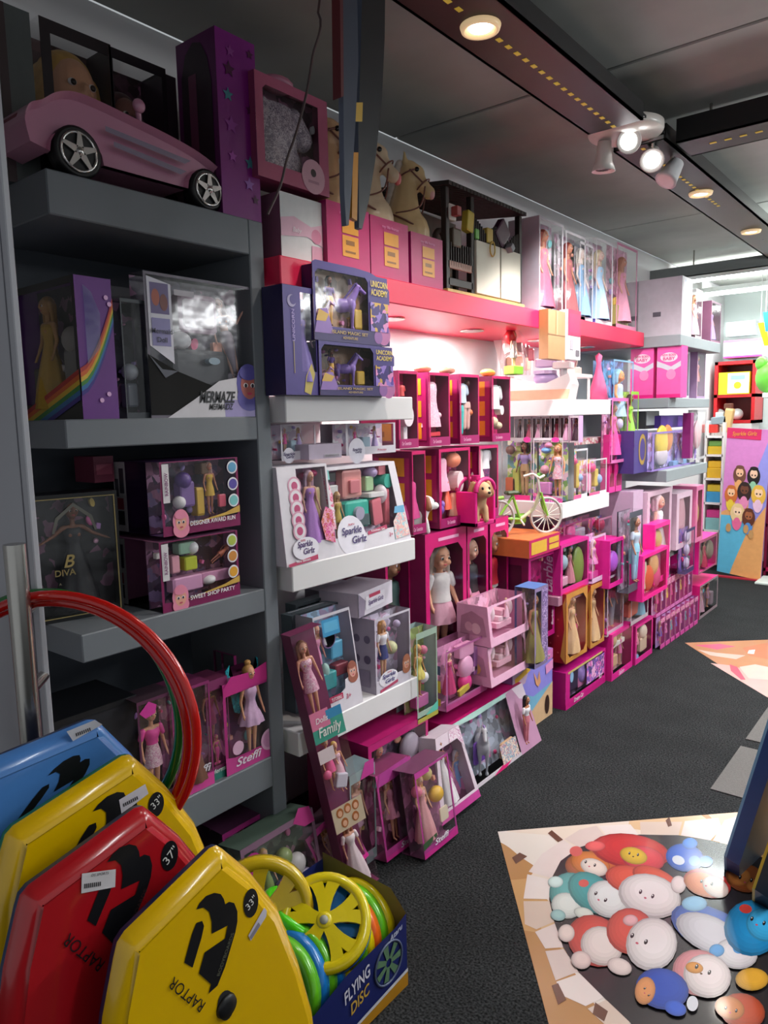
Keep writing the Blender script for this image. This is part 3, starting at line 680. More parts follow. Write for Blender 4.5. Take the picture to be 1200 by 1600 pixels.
# purple starred doll box with an arched window on its flank
pb = pack('doll_box', 'tall purple box with teal stars at the right end of the grey tower top', 'doll box', 1.375, 1.515, T0, 2.55, -1.655, .17, side='#5c1456', frame='#7a1276', win=None,
          sprints=[('p', [(.12, .05), (.12, .72), (.2, .86), (.35, .95), (.55, .97), (.75, .92), (.88, .8), (.9, .05)], '#2a1526'), ('q', .5, .7, .1, .8, '#6a3050')])
def star(u, v, r, n=5, w=.14, h=.48):
    out = []
    for k in range(2*n):
        a = math.pi*k/n+.3; rr = r if k % 2 == 0 else r*.45; out.append((u+rr*math.cos(a), v+rr*math.sin(a)*w/h))
    return out
for u, v, r, c in ((.3, .80, .16, '#4a0f3c'), (.25, .66, .14, '#3b7a86'), (.8, .62, .12, '#4a0f3c'), (.3, .5, .18, '#8a2d8c'), (.75, .32, .15, '#3b7a86'), (.3, .33, .12, '#a040a0'), (.85, .12, .1, '#4a0f3c'), (.35, .9, .12, '#8a3a86'), (.7, .2, .14, '#8f5aa8'), (.85, .93, .1, '#4a0f3c')):
    s_ = star(u, v, r); MB().add([(-.07+a*.14, -.003, b*.48) for a, b in s_], [tuple(range(10))]).build('star_print', c, pb)
# pink toy car
CP = col('#c98aa6', .28, var=.03, coat=.5)
car = thing('toy_car', 'pink toy convertible with chrome wheels on top of the grey tower', 'toy car', (-1.78, 1.13, T0), (0, 0, math.pi/2))
prof = [(-.275, .055), (-.283, .10), (-.27, .135), (-.24, .152), (-.205, .178), (-.16, .192), (-.10, .190), (-.02, .180), (.08, .167), (.17, .150), (.235, .128), (.272, .105), (.285, .07), (.28, .045)]
def wheelcut(cx, r, n=9): return [(cx+r*math.cos(math.pi*k/n), .045+r*math.sin(math.pi*k/n)) for k in range(n+1)]
low = wheelcut(.205, .062)+wheelcut(-.165, .066)
prof = [(v.x, v.y) for v in curve([(a, b, 0) for a, b in prof], 4)]
outl = prof+low
def carsec(s): return [(a, b) for a, b in outl]
bm_ = MB(); n = len(outl); ysx = [(-.095, .0), (-.112, .012), (.112, .012), (.095, 0)]
rings = []
for yy, ins in ((-.092, .012), (-.108, .002), (-.112, 0), (.112, 0), (.108, .002), (.092, .012)):
    rings.append([(a*(1-ins*1.2), yy, b-(ins if b > .12 else 0)) for a, b in outl])
vs = [p for r_ in rings for p in r_]; fs = []
for i in range(5):
    for k in range(n): fs.append((i*n+k, i*n+(k+1) % n, (i+1)*n+(k+1) % n, (i+1)*n+k))
fs.append(tuple(range(n))[::-1]); fs.append(tuple(5*n+k for k in range(n)))
bm_.add(vs, fs); bm_.build('car_body', CP, car)
MB().bbox(-.12, .05, -.085, .085, .15, .198, .01).build('cockpit', '#3a2a34', car)
for cx, rr in ((-.165, .058), (.205, .054)):
    for sy in (-1, 1):
        y_ = sy*.098
        t = MB(); t.tube([(cx, y_-.02, rr), (cx, y_-.017, rr), (cx, y_+.017, rr), (cx, y_+.02, rr)], [rr*.9, rr, rr, rr*.9], 28); o = t.build('wheel', '#141315', car)
        MB().tube([(cx+math.cos(2*math.pi*k/28)*rr*.74, y_+sy*.021, rr+math.sin(2*math.pi*k/28)*rr*.74) for k in range(28)], .004, 6, closed=True).build('wheel_rim', col('#d8d4d2', .15, 1), o)
        sp = MB()
        for k in range(5):
            a = 2*math.pi*k/5+.3; d_ = Vector((math.cos(a), 0, math.sin(a))); pp = Vector((-math.sin(a), 0, math.cos(a)))
            c0 = Vector((cx, y_+sy*.022, rr)); q = [c0+d_*.008+pp*.009, c0+d_*.008-pp*.009, c0+d_*rr*.74-pp*.004, c0+d_*rr*.74+pp*.004]
            sp.add([v_ for v_ in q]+[v_+Vector((0, sy*.005, 0)) for v_ in q], [(0,1,2,3), (4,5,6,7), (0,1,5,4), (1,2,6,5), (2,3,7,6), (3,0,4,7)])
        sp.ball((cx, y_+sy*.022, rr), .011, 10, 6); sp.build('wheel_spokes', col('#d8d4d2', .18, 1), o)
for z_, x0, x1 in ((.125, -.09, .155), (.095, -.07, .14)): MB().add([(x0, -.1135, z_+.012), (x0, -.1135, z_), (x1-.02, -.1135, z_-.02), (x1, -.1135, z_-.008)], [(0, 1, 2, 3)]).build('side_stripe', '#8d7f96', car)
MB().tube([(.02, -.09, .175), (.012, -.10, .205)], .007, 8).build('mirror_stalk', CP, car)
link('wing_mirror', US, car, (.012, -.105, .214), (0, 0, 0), (.034, .024, .034), CP)
MB().bbox(-.28, -.262, -.07, .07, .105, .125, .003).build('tail_light', '#7a2f40', car)

# --- shelf 1 of the tower
pg = pack('doll_box', 'purple rainbow-edged window box with a gold gown doll on the upper grey shelf', 'doll box', -.15, .15, 1.515, 1.85, 0, .095, side='#6a2a86', back='#1d1c1a', frame='#262420', win=(.05, .96, .12, .95), face='y', loc=(-1.815, .93, 1.515),
     items=[('doll', .36, .06, .86, dict(skin='#b88a50', hair='#a87a2c', hs='long', wear=(('gown', '#b8922e'),))), ('b', .62, .86, .1, .52, '#6d6a66'), ('s', .74, .58, .11, '#8a8680'), ('b', .1, .22, .1, .4, '#4a4030')])
for k, c in enumerate(('#b0281e', '#d8641e', '#d9b12a', '#3f8a3a', '#2f6fa8', '#3b2a86')):   # rainbow arcs on the flank and front
    def arc(s, o0): return .155-.012*k-o0*.012+.19*(s**1.6)
    pts = [(.1505, s*.095, arc(s, 0)) for s in [q/6 for q in range(7)]]+[(.1505, s*.095, arc(s, 1)) for s in [1-q/6 for q in range(7)]]
    pts = [(.152, y_, z_*.9-.02) for _, y_, z_ in pts]
    MB().add(pts, [tuple(range(len(pts)))]).build('rainbow_band', c, pg)
    pts = [(x_, -.003, .118-.012*k-.10*((.15-x_)/.3)) for x_ in [.15-q*.05 for q in range(7)]]
    pts += [(a, b, z_-.012) for a, b, z_ in pts[::-1]]
    MB().add(pts, [tuple(range(len(pts)))]).build('rainbow_band', c, pg)
MB().add([(.153, .02, .13), (.153, .055, .17), (.153, .06, .25), (.153, .04, .30), (.153, .02, .315)], [(0, 1, 2, 3, 4)]).build('side_window', film('dfeaff', .3), pg)
for q in ((.078, .29), (.086, .275), (.07, .06), (.05, .045)): MB().add([(.153, a, b) for a, b in ellp(q[0], q[1], .006, .006, n=8)], [tuple(range(8))]).build('star_print', '#e9b8e6', pg)
pk('doll_box', 'clear narrow doll pack squeezed between the gold gown box and the mermaid box', 'doll box', (198, 645, 226, 470), -1.67, .2, 1.515, side='#3a3f46', back='#2a2d33', win=(.05, .95, .05, .97), clear='lt', items=[('s', .5, .4, .3, '#9aa0a8'), ('b', .3, .7, .1, .3, '#5d636e')])
pk('playset_box', 'wide clear box with black cloth panel and reclining mermaid doll on the upper grey shelf', 'doll box', (236, 645, 408, 452), GX1, .24, 1.515, side='#57515c', back='#4c4658', frame='#6b6472', win=(.02, .98, .05, .98), clear='ltr',
   items=[('doll', .78, .30, .62, dict(skin='#c99a8a', hair='#c9bcc4', hs='long', wear=(('tail', '#8f8494'),), ry=R(-12), rz=-.5, arm=1, dep=.4)), ('b', .3, .62, .62, .9, '#9a7d92'), ('b', .33, .59, .66, .86, '#cfc6ce', (.3, .4)), ('b', .25, .72, .1, .5, '#393a42', (.5, .95)), ('s', .32, .56, .075, '#d6d6dc', .8), ('c', .56, .42, .05, '#8aa0b0', .5)],
   prints=[('p', [(.0, .02), (.0, .44), (.22, .33), (.66, .18), (.30, .02)], col('#060607', .85)), ('p', [(.02, .97), (.02, .5), (.2, .38), (.2, .93)], '#dedbe6'), ('q', .04, .18, .72, .93, '#6a5a8c'), ('c', .08, .83, .03, '#b0563e', 1.8), ('c', .14, .8, .03, '#7a3a30', 1.8), ('q', .04, .18, .5, .69, '#8d86b8'),
           ('p', [(.0, .44), (.10, .34), (.22, .33), (.12, .28)], '#4a4c58'), ('p', [(.12, .0), (.34, .13), (.56, .27), (.72, .30), (.72, .0)], '#cfccd2'), ('q', .60, .99, .0, .13, '#9a8fc0'), ('face', .83, .24, .115, '#b4665e', '#5a53a0'), ('q', .22, .38, .86, .9, '#b9b2ba')],
   logo=[('MERMAZE', .53, .145, .085, '#141318', dict(shear=.3, width=.125, fat=.03)), ('MERMAIDZ', .56, .075, .045, '#141318', dict(shear=.3, width=.085)), ('Mermaid', .11, .6, .035, '#2b2640', {}), ('Doll', .11, .54, .035, '#2b2640', {})])
# --- shelf 2
pk('doll_box', 'black boxed doll with gold rim and gold lettering on the middle grey shelf', 'doll box', (60, 985, 175, 765), -1.80, .10, 1.0, side='#14141c', back='#232226', frame='#0c0c10', win=(.04, .96, .03, .97), rz=-12,
   items=[('doll', .52, .05, .88, dict(skin='#7a4e38', hair='#15100f', hs='bun', wear=(('gown', '#26262a'),), arm=2)), ],
   prints=[('q', .03, .045, .03, .97, '#9c8a58'), ('q', .955, .97, .03, .97, '#9c8a58'), ('q', .03, .97, .03, .038, '#9c8a58'), ('q', .03, .97, .962, .97, '#9c8a58'), ('p', [(.25, .7), (.3, .82), (.5, .93), (.7, .82), (.75, .7), (.72, .7), (.67, .80), (.5, .9), (.33, .80), (.28, .7)], '#6b6a62')],
   logo=[('B', .40, .47, .10, '#a8935a', dict(shear=.3)), ('DIVA', .36, .385, .05, '#8d7c4c', {}), ('A', .3, .3, .02, '#77705c', {})])
pk('toy_carton', 'small pink carton on top of the black boxed doll', 'box', (148, 752, 176, 712), -1.86, .1, 1.345, side='#7a3048', win=None, prints=[('q', .1, .9, .3, .7, '#a04a62')])
def fash(label, px, z0, sidec, its, cap_, hair, bub):
    pk('playset_box', label, 'doll box', px, GX1, .22, z0, side=sidec, back=busyT, frame='#7d1550', win=(.03, .97, .11, .985), clear='l', group='pair of rainbow fashion playsets', items=its,
       prints=[('p', [(.0, .0), (1, .0), (1, .17), (.5, .15), (.2, .12), (0, .14)], '#7d1550'), ('p', [(.12, .10), (1, .2), (1, .3), (.8, .22), (.4, .14)], '#c9a14a'), ('q', .02, .1, .45, .97, '#d8d2d6')]+[('c', .915, v_, .072, '#e6e2e8') for v_ in (.86, .62, .38)]+[('c', .915, v_, .055, c_) for v_, c_ in zip((.86, .62, .38), bub)]+[('face', .21, .17, .1, '#e2a08c', hair)],
       sprints=[('q', .72, .99, .01, .99, '#b9b4b8'), ('q', .76, .86, .55, .9, '#3a3640'), ('q', .88, .96, .5, .75, '#4a4650'), ('q', .78, .92, .1, .3, '#2a2830'), ('q', .78, .92, .32, .48, '#9a3a4a')],
       logo=[(cap_, .62, .13, .062, '#f2eef2', dict(width=.155)), ('RAINBOW', .06, .7, .05, '#7a2a6a', dict(rot=90, width=.06))])
fash('upper rainbow playset box of the pair stacked on the middle grey shelf', (255, 838, 370, 714), 1.203, '#4c2a5e', [('doll', .68, .2, .75, dict(skin='#b9785e', hair='#cfa7a0', wear=(('short', '#c9a23a'),), dep=.4)), ('b', .3, .48, .35, .7, '#7a5a9a'), ('s', .36, .72, .09, '#5a3a86'), ('b', .5, .6, .2, .6, '#c9a23a'), ('b', .75, .84, .3, .48, '#d0506a', (.1, .25)), ('s', .3, .42, .07, '#e0dce0'), ('b', .58, .7, .78, .95, '#6a4a30')], 'DESIGNER AWARD RUN', '#e58aa6', ('#5a9ac0', '#5a4aa0', '#7ac0c0'))
fash('lower rainbow playset box of the pair stacked on the middle grey shelf', (255, 968, 370, 828), 1.0, '#a86a90', [('doll', .70, .55, .5, dict(skin='#a8665a', hair='#e0b0b8', hs='bun', wear=(('short', '#c06a50'),), ry=R(60), dep=.4)), ('b', .2, .58, .2, .42, '#d79cc4'), ('b', .36, .52, .5, .7, '#b8c23a'), ('s', .48, .82, .07, '#e8e8ec'), ('b', .55, .95, .25, .42, '#c98ab0'), ('b', .2, .3, .5, .75, '#e0a0b0'), ('s', .66, .3, .09, '#e6e2e6', .6), ('b', .3, .5, .75, .92, '#9ac0a8')], 'SWEET SHOP PARTY', '#e58aa6', ('#b0c050', '#d08a40', '#e0a030'))
pk('toy_carton', 'flat blue carton lying behind the playset pair on the middle grey shelf', 'box', (374, 906, 402, 886), -1.80, .2, 1.0, side='#4a6a90', win=None)
# --- shelf 3
pk('toy_carton', 'large plain black carton at the left of the lower grey shelf', 'box', (92, 1230, 212, 1085), -1.72, .2, .468, side='#14151a', win=None, prints=[('q', .05, .95, .6, .95, '#1d1f26')])
def hang(label, px, X, z0, d, cardc, topc, dl, extra=(), logo=(), prints=(), lean=0, name='doll_box', win=(.05, .95, .14, .84), group=None, **kw):
    """box with raised printed header card"""
    return pk(name, label, 'doll box', px, X, d, z0, side=cardc, back=cardc, frame=topc, win=win, clear='lr', items=[('doll',)+tuple(dl)]+list(extra), logo=logo, prints=prints, lean=lean, group=group, **kw)
hang('boxed doll in pink jumper and floral skirt on the lower grey shelf', (222, 1235, 272, 1078), -1.67, .468, .09, '#3a2a34', '#5a2a48', (.5, .05, .84, dict(skin='#d99a7a', hair='#c9a060', hs='pony', wear=(('short', busy(['#d8a8b8', '#c07a98', '#e6d6d8'], 120)), ('top', '#e0459a')))), prints=[('p', [(.05, .9), (.3, .98), (.5, .93), (.45, .86), (.2, .84)], '#d23a9a')], logo=[('Steffi', .55, .07, .06, '#c9a0b8', dict(shear=.3, width=.07))], win=(.05, .95, .12, .97), group='fashion dolls on the lower grey shelf')
hang('boxed doll with long brown hair turned to the side on the lower grey shelf', (276, 1246, 326, 1062), GX1, .468, .10, '#6a2a50', '#8a2a66', (.5, .06, .84, dict(skin='#a86a50', hair='#4a2e1c', hs='long', wear=(('gown', '#6a4030'),), rz=2.4)), logo=[('Steffi', .55, .18, .075, '#d9d2da', dict(shear=.3, width=.09))], prints=[('q', .0, 1, 0, .12, '#d8489a')], win=(.04, .96, .13, .97), group='fashion dolls on the lower grey shelf')
hang('boxed doll with a tiny pink mermaid below on the lower grey shelf', (328, 1220, 354, 1055), -1.67, .468, .09, '#5d2442', '#7a2a5a', (.45, .3, .64, dict(skin='#9a604a', hair='#6a2a4a', hs='bob', wear=(('short', '#8a2a50'),))), extra=[('doll', .5, .13, .3, dict(skin='#c88a70', hair='#c04a7a', wear=(('tail', '#e04a9a'),), dep=.2))], logo=[('Mermaid', .5, .09, .045, '#dfe6e2', dict(shear=.3, width=.075))], prints=[('q', .0, 1, 0, .10, '#2f7a6e')], win=(.04, .96, .13, .9), group='fashion dolls on the lower grey shelf')
fb_ = hang('boxed fairy doll with turquoise wings and lilac tutu on the lower grey shelf', (354, 1215, 431, 1040), GX1, .468, .11, '#6a2450', '#b02a7a', (.52, .1, 1.0, dict(skin='#d79a78', hair='#b9864a', hs='bun', wear=(('tutu', '#c9a2c4'),), dep=.15)), prints=[('p', [(0, 0), (1, 0), (1, .16), (.6, .13), (.3, .14), (0, .2)], '#c8408f'), ('c', .8, .2, .16, '#d9a8c8'), ('c', .8, .2, .12, '#c88ab4'), ('c', .22, .26, .1, '#e0b0cc'), ('p', [(0, .95), (.15, 1.06), (.5, 1.04), (.85, 1.1), (1, 1.0), (1, .9), (0, .86)], '#c02a80')], logo=[('Steffi', .38, .1, .09, '#efe4ee', dict(shear=.3, width=.1))], win=(.05, .95, .16, .86), group='fashion dolls on the lower grey shelf')
for s in (-1, 1):
    wp = [(0, 0), (.055, .05), (.062, .085), (.045, .10), (.05, .07), (.03, .05), (.045, .0), (.035, -.05), (.015, -.06)]
    MB().prism([(s*a, b) for a, b in wp], lambda a, b, t: (a+.005+s*.006, .035+t, .215+b), 0, .002).build('fairy_wing', busy(['#1f8a9c', '#3ab4c0', '#146a80'], 90), fb_)
hang('boxed brunette doll with raised header card behind the fairy doll', (372, 1175, 410, 1010), -1.80, .468, .1, '#6a2450', '#b02a7a', (.5, .1, .9, dict(skin='#d79a78', hair='#6a4428', hs='bun', wear=(('tutu', '#a8789c'),))), prints=[('q', 0, 1, .86, 1, '#c8408f')], win=(.05, .95, .14, .86), group='fashion dolls on the lower grey shelf')
# --- bottom of the tower and floor behind the bodyboards
hang('pink dotted doll pack deep in the bottom of the grey tower', (352, 1400, 422, 1262), -1.72, .08, .12, '#4a2540', '#a02f78', (.5, .1, .8, dict(skin='#c98a6a', hair='#d9b0c0', wear=(('short', '#c870a8'),))), extra=[('s', .3, .7, .14, '#b080a0'), ('s', .75, .4, .12, '#a06a90')], win=(.05, .95, .12, .9))
WXF = -1.61
# --- upper white shelf: purple unicorn toys
pk('doll_box', 'tall slim purple box with gold feather and long window on the white shelf', 'doll box', (447, 618, 492, 452), -1.56, .085, Z1, side='#2b2552', frame='#43327e', back='#2a2848', win=(.52, .97, .22, .95), clear='r', prints=[('p', [(.55, .03), (.75, .0), (.9, .2), (.8, .3), (.62, .18)], '#b9a552'), ('c', .25, .86, .13, '#9c92b8'), ('c', .29, .87, .10, '#43327e'), ('q', .26, .28, .2, .5, '#9c8a5a')], logo=[('UNICORN', .27, .64, .035, '#9a86c0', dict(rot=90, width=.09))], items=[('b', .6, .85, .2, .9, '#8f90b0'), ('doll', .72, .1, .8, dict(skin='#b08aa0', hair='#6a5aa0', wear=(('gown', '#7a6ab0'),)))])
def unicorn(label, px, z0, zt, d):
    y0, y1, _, zh = rc(*px, -1.555)
    zt = zt or zh; hv = 1.06
    r = pack('playset_box', label, 'toy box', y0, y1, z0, zt, -1.555, d, side='#2b1f56', frame='#40307c', back='#8a6a50', win=(.03, .72, .2, .97), cut=(0, 0, .05, .05), group='pair of unicorn playset boxes', di=.07, clut=8, pal=['#8f72c4', '#b89ae0', '#d8b04a', '#c87ab0', '#5a3f9c', '#e8dcc8'],
       header=([(0, .95), (0, hv-.04), (.04, hv), (.55, hv), (.75, hv-.02), (.95, hv-.1), (1.03, hv-.24), (1.03, .62), (.72, .62), (.72, .95)], '#40307c'),
       items=[('horse', .52, .2, .68, dict(c='#9a7cd0', mane='#5a3f9c', rz=.9)), ('doll', .26, .22, .68, dict(skin='#7a4a38', hair='#1c1418', wear=(('pants', '#d9a84a'), ('top', '#6a4a9a')))), ('b', .58, .68, .22, .5, '#c9a43c'), ('horse', .2, .18, .4, dict(c='#d8a8d0', mane='#d8b04a', rz=.4))],
       prints=[('p', [(.0, 0), (1.02, 0), (1.02, .2), (.7, .2), (.3, .17), (0, .2)], '#33235f'), ('c', .93, .17, .10, '#b46aa0'), ('c', .85, .12, .06, '#8a5a9c'), ('p', [(.0, .1), (.06, .42), (.16, .44), (.24, .1)], '#8a6ab0'), ('p', [(.02, .26), (.06, .42), (.18, .36), (.14, .26)], '#c9a24a'), ('q', .74, 1.0, .2, .62, busyU)],
       logo=[('UNICORN', .87, .88, .09, '#e0c552', dict(width=.085)), ('ACADEMY', .87, .76, .09, '#e0c552', dict(width=.085)), ('ISLAND MAGIC SET', .45, .13, .045, '#b79a58', dict(width=.17)), ('ADVENTURE', .45, .06, .035, '#b79a58', dict(width=.07))])
    return r
unicorn('upper dark purple unicorn playset box on the white shelf', (491, 530, 604, 436), 1.738, None, .043)
unicorn('lower dark purple unicorn playset box on the white shelf', (500, 618, 612, 535), Z1, 1.735, .16)
# --- middle white shelf
def smallsg(label, px, X, z0, **kw):
    pk('doll_box', label, 'doll box', px, X, .12, z0, side='#cfc6d2', back=busyW, frame='#d8d2da', win=(.04, .96, .25, .97), clear='ltr', group='small white doll packs behind the trapezoid sets', items=[('doll', .3, .2, .7, dict(skin='#d8a48c', hair='#d8b8c8', wear=(('short', '#e0509a'),))), ('doll', .7, .2, .7, dict(skin='#b8866c', hair='#c9a878', wear=(('gown', '#b8a0d0'),))), ('b', .42, .58, .2, .55, '#a0b8c8')], prints=[('c', .2, .14, .16, '#e9e4ee')], logo=[('Sparkle', .2, .18, .085, '#4a3a6a', dict(shear=.25, width=.05)), ('Girlz', .22, .10, .085, '#4a3a6a', dict(shear=.25, width=.035)), ('Princess', .7, .12, .07, '#b0305a', dict(width=.05))], **kw)
Z2b = 1.375
smallsg('small white doll pack at the left behind the trapezoid sets', (440, 728, 492, 662), -1.70, Z2b)
smallsg('small white two-doll pack at the right behind the trapezoid sets', (541, 722, 617, 660), -1.70, Z2b)
pk('toy_carton', 'plain lilac carton with a barcode between two small doll packs', 'box', (483, 722, 533, 692), -1.66, .10, Z2b, side='#c3b3c6', win=None, prints=[('q', .45, .93, .1, .3, '#d5cdd6')]+[('q', .48+.035*k, .495+.035*k, .12, .28, '#4a424c') for k in range(12)])
pk('toy_carton', 'pale stock carton hidden behind the trapezoid sets on the white shelf', 'box', (445, 880, 640, 735), -1.83, .16, Z2, side='#b9adbb', win=None)
def icon(v, c='#c04a78'): return [('c', .3, v, .13, '#d9a0b8'), ('c', .3, v, .105, '#e6dde4'), ('c', .3, v, .06, c)]
pk('doll_box', 'white narrow tapered doll set with red glasses and pink blossoms on the middle white shelf', 'doll box', (448, 888, 520, 724), WXF+.004, .13, Z2, td=.03, side='#d8d0da', back='#c9a0c4', frame='#ded8e0', win=(.36, .96, .20, .97), clear='', group='white tapered doll sets',
   items=[('doll', .66, .16, .78, dict(skin='#c99482', hair='#c0a0b8', hs='long', wear=(('gown', '#a874c0'),))), ('b', .78, .9, .4, .75, '#cdb486'), ('s', .66, .88, .11, '#9c1f58', .5), ('s', .80, .90, .10, '#9c1f58', .6)],
   prints=sum([icon(v) for v in (.80, .68, .565, .45, .34)], [])+[('p', [(.8, .2), (.74, .4), (.86, .55), (1, .5), (1, .15)], busy(['#e0509a', '#f090b8', '#d06a40', '#f3b8cc'], 130)), ('c', .38, .155, .26, '#e9e4ee', .62), ('p', [(.02, .03), (.6, .07), (.6, .02), (.02, 0)], '#c04468')],
   logo=[('Sparkle', .36, .20, .062, '#4a2a6a', dict(shear=.25, width=.065)), ('Girlz', .42, .125, .06, '#4a2a6a', dict(shear=.25, width=.05)), ('zuru', .33, .245, .028, '#b82850', dict(width=.02)), ('Mini Bloom', .3, .04, .03, '#f0e8ee', dict(width=.06))])
pk('playset_box', 'white wide tapered doll kitchen set with turquoise cooker on the middle white shelf', 'doll box', (522, 876, 640, 720), WXF+.004, .15, Z2, td=.05, tr=.07, side='#d2cad6', back='#cdb8d0', frame='#dcd6de', win=(.05, .90, .19, .96), clear='', group='white tapered doll sets',
   items=[('doll', .16, .16, .55, dict(skin='#c9a07a', hair='#b08a5a', wear=(('short', '#c8ac58'),))), ('b', .27, .58, .24, .57, '#3fb8a4'), ('b', .58, .78, .24, .57, '#3fb8a4', (.6, .95)), ('b', .60, .74, .24, .56, '#e07888', (.25, .5), -8), ('b', .79, .88, .2, .66, '#e07080'), ('b', .3, .56, .60, .94, '#e59a98'), ('b', .37, .5, .66, .82, '#d8808a', (.2, .4)), ('b', .09, .24, .82, .93, '#4a4a4c'), ('b', .1, .24, .66, .78, '#d8d6d8'), ('b', .58, .8, .58, .64, '#e8e4e6', (.1, .9)), ('b', .60, .72, .66, .84, '#a8c89a'), ('s', .72, .88, .07, '#b49ac8', .7), ('c', .88, .76, .06, '#4ab8a4'), ('c', .88, .76, .035, '#cdb8d0'), ('b', .79, .9, .84, .97, '#e0808c', (.2, .5)), ('c', .42, .42, .055, '#b8b0c8'), ('b', .38, .55, .26, .4, '#58686c', (.25, .36)), ('s', .8, .6, .06, '#e0d4dc', 1.4)],
   prints=[('c', .24, .19, .17, '#e8e3ee', .95), ('q', .02, .09, .86, .97, '#7ac4c0'), ('p', [(.44, .16), (.44, .2), (.70, .24), (.70, .19)], '#c04468'), ('p', [(.78, .04), (.80, .26), (.90, .38), (.98, .34), (.99, .06)], busy(['#e8b8b0', '#e0a0a8', '#a8d0d8', '#f0d8d0'], 110)), ('p', [(.83, .36), (.86, .44), (.99, .44), (.98, .35)], '#6aa8cc'), ('p', [(.0, .3), (.01, .9), (.04, .95), (.09, .7), (.07, .3)], busy(['#e0608a', '#f0b0c0', '#e8e0e8'], 90))],
   logo=[('Sparkle', .24, .25, .085, '#43306e', dict(shear=.25, width=.10)), ('Girlz', .31, .135, .085, '#43306e', dict(shear=.25, width=.075)), ('zuru', .25, .325, .03, '#b82850', dict(width=.03)), ('Kitchen Set', .57, .20, .028, '#f0e4ea', dict(width=.075)), ('3+', .73, .11, .05, '#c0406a', {})])
# --- low white shelf
pk('playset_box', 'tapered doll baby-room set with turquoise cot and photo prints on the low white shelf', 'doll box', (505, 1108, 563, 948), WXF+.004, .15, Z3, td=.035, tr=.10, side='#c9bfca', back='#9ab4cc', frame='#d0c8d2', win=(.02, .97, .18, .97), clear='t', items=[('doll', .1, .3, .62, dict(skin='#c99078', hair='#b8864a', wear=(('short', '#d88ab0'),))), ('b', .2, .56, .22, .40, '#3f9ca0'), ('b', .5, .82, .5, .68, '#5aa4c8'), ('s', .33, .42, .08, '#a8d0c8', 1.6), ('b', .55, .9, .32, .44, '#8a3a48'), ('c', .4, .74, .16, '#7a5a88'), ('c', .4, .74, .14, '#d8d4dc'), ('s', .4, .74, .12, '#4a9a94')],
   prints=[('p', [(.15, .0), (.15, .1), (.6, .22), (.62, .3), (.95, .35), (.98, .05), (.98, 0)], '#d6cfd8'), ('q', .2, .66, .78, .95, '#3a8ab8'), ('q', .25, .62, .82, .92, '#5aa6cc'), ('q', .18, .52, .13, .19, '#b02a50'), ('face', .83, .36, .13, '#d8a090', '#9a5a4a')], logo=[('TUTORING', .35, .155, .035, '#f0e0e8', dict(width=.05)), ('3+', .65, .13, .05, '#b84a6a', {})], group='doll sets on the low white shelf')
for k in range(2): pk('playset_box', ('nearer', 'farther')[k]+' duplicate of the baby-room set standing behind it on the low white shelf', 'doll box', (460+6*k, 1080-20*k, 536-22*k, 938-8*k), -1.72-.07*k, .05, Z3, side='#6d7a80', back='#4a5058', frame='#3a4046', win=(.06, .96, .1, .97), group='doll sets on the low white shelf', prints=[('q', .0, .5, .0, .5, '#8fa8b8')])
pk('doll_box', 'clear white boxed doll in white top and denim shorts on the low white shelf', 'doll box', (588, 1088, 640, 950), WXF+.004, .12, Z3, side='#a8a0b0', back='#b9b0c4', frame='#cfc8d4', win=(.03, .97, .17, .97), clear='t', items=[('doll', .30, .14, .80, dict(skin='#d8a684', hair='#b8834a', hs='long', wear=(('short', '#3a3f78'), ('top', '#e8e4ec')), dep=.25)), ('s', .62, .5, .12, '#c8c89a'), ('s', .8, .8, .07, '#b8a8c8')], prints=[('c', .34, .16, .26, '#ebe7ef', .55), ('face', .86, .26, .12, '#d09a80', '#a86a50'), ('p', [(.1, .04), (.6, .09), (.6, .05), (.1, 0)], '#b84a6a')],
   sprints=[('c', .3, .72, .12, '#6a6278'), ('c', .7, .72, .12, '#726a80'), ('c', .3, .45, .13, '#5a5068'), ('c', .7, .45, .12, '#655b70'), ('q', .2, .8, .08, .3, '#8a8094')], logo=[('Sparkle', .34, .20, .055, '#3b2f7a', dict(shear=.25, width=.075)), ('Girlz', .36, .125, .055, '#3b2f7a', dict(shear=.25, width=.055)), ('zuru', .36, .245, .025, '#b82850', dict(width=.024))], group='doll sets on the low white shelf')
pk('doll_box', 'second clear white boxed doll half hidden left of the denim shorts doll', 'doll box', (560, 1075, 612, 958), -1.76, .07, Z3, side='#8d8698', back='#a098ac', frame='#b4acbc', win=(.03, .97, .17, .97), items=[('doll', .4, .14, .8, dict(skin='#d8a684', hair='#8a5a3a', wear=(('short', '#8a70a8'),)))], group='doll sets on the low white shelf')
lb_ = pack('toy_carton', 'white carton lying tilted on top of the boxed dolls on the low white shelf', 'box', 1.87, 2.12, .815, .90, -1.66, .16, side='#c0b4c2', win=None, frame='#d8d0dc', prints=[('q', .2, .75, .2, .75, '#e6e0ea'), ('q', .3, .62, .65, .8, '#b8385a'), ('p', [(.0, 0), (0, 1), (.2, .6), (.15, 0)], '#8a7f94')], logo=[('Sparkle Girlz', .48, .45, .2, '#5a3a7a', dict(shear=.25, width=.11))], rz=10)
pk('toy_carton', 'grey carton under the tilted white one at the back of the low white shelf', 'box', (522, 935, 575, 912), -1.80, .15, .80, side='#8f8695', win=None)
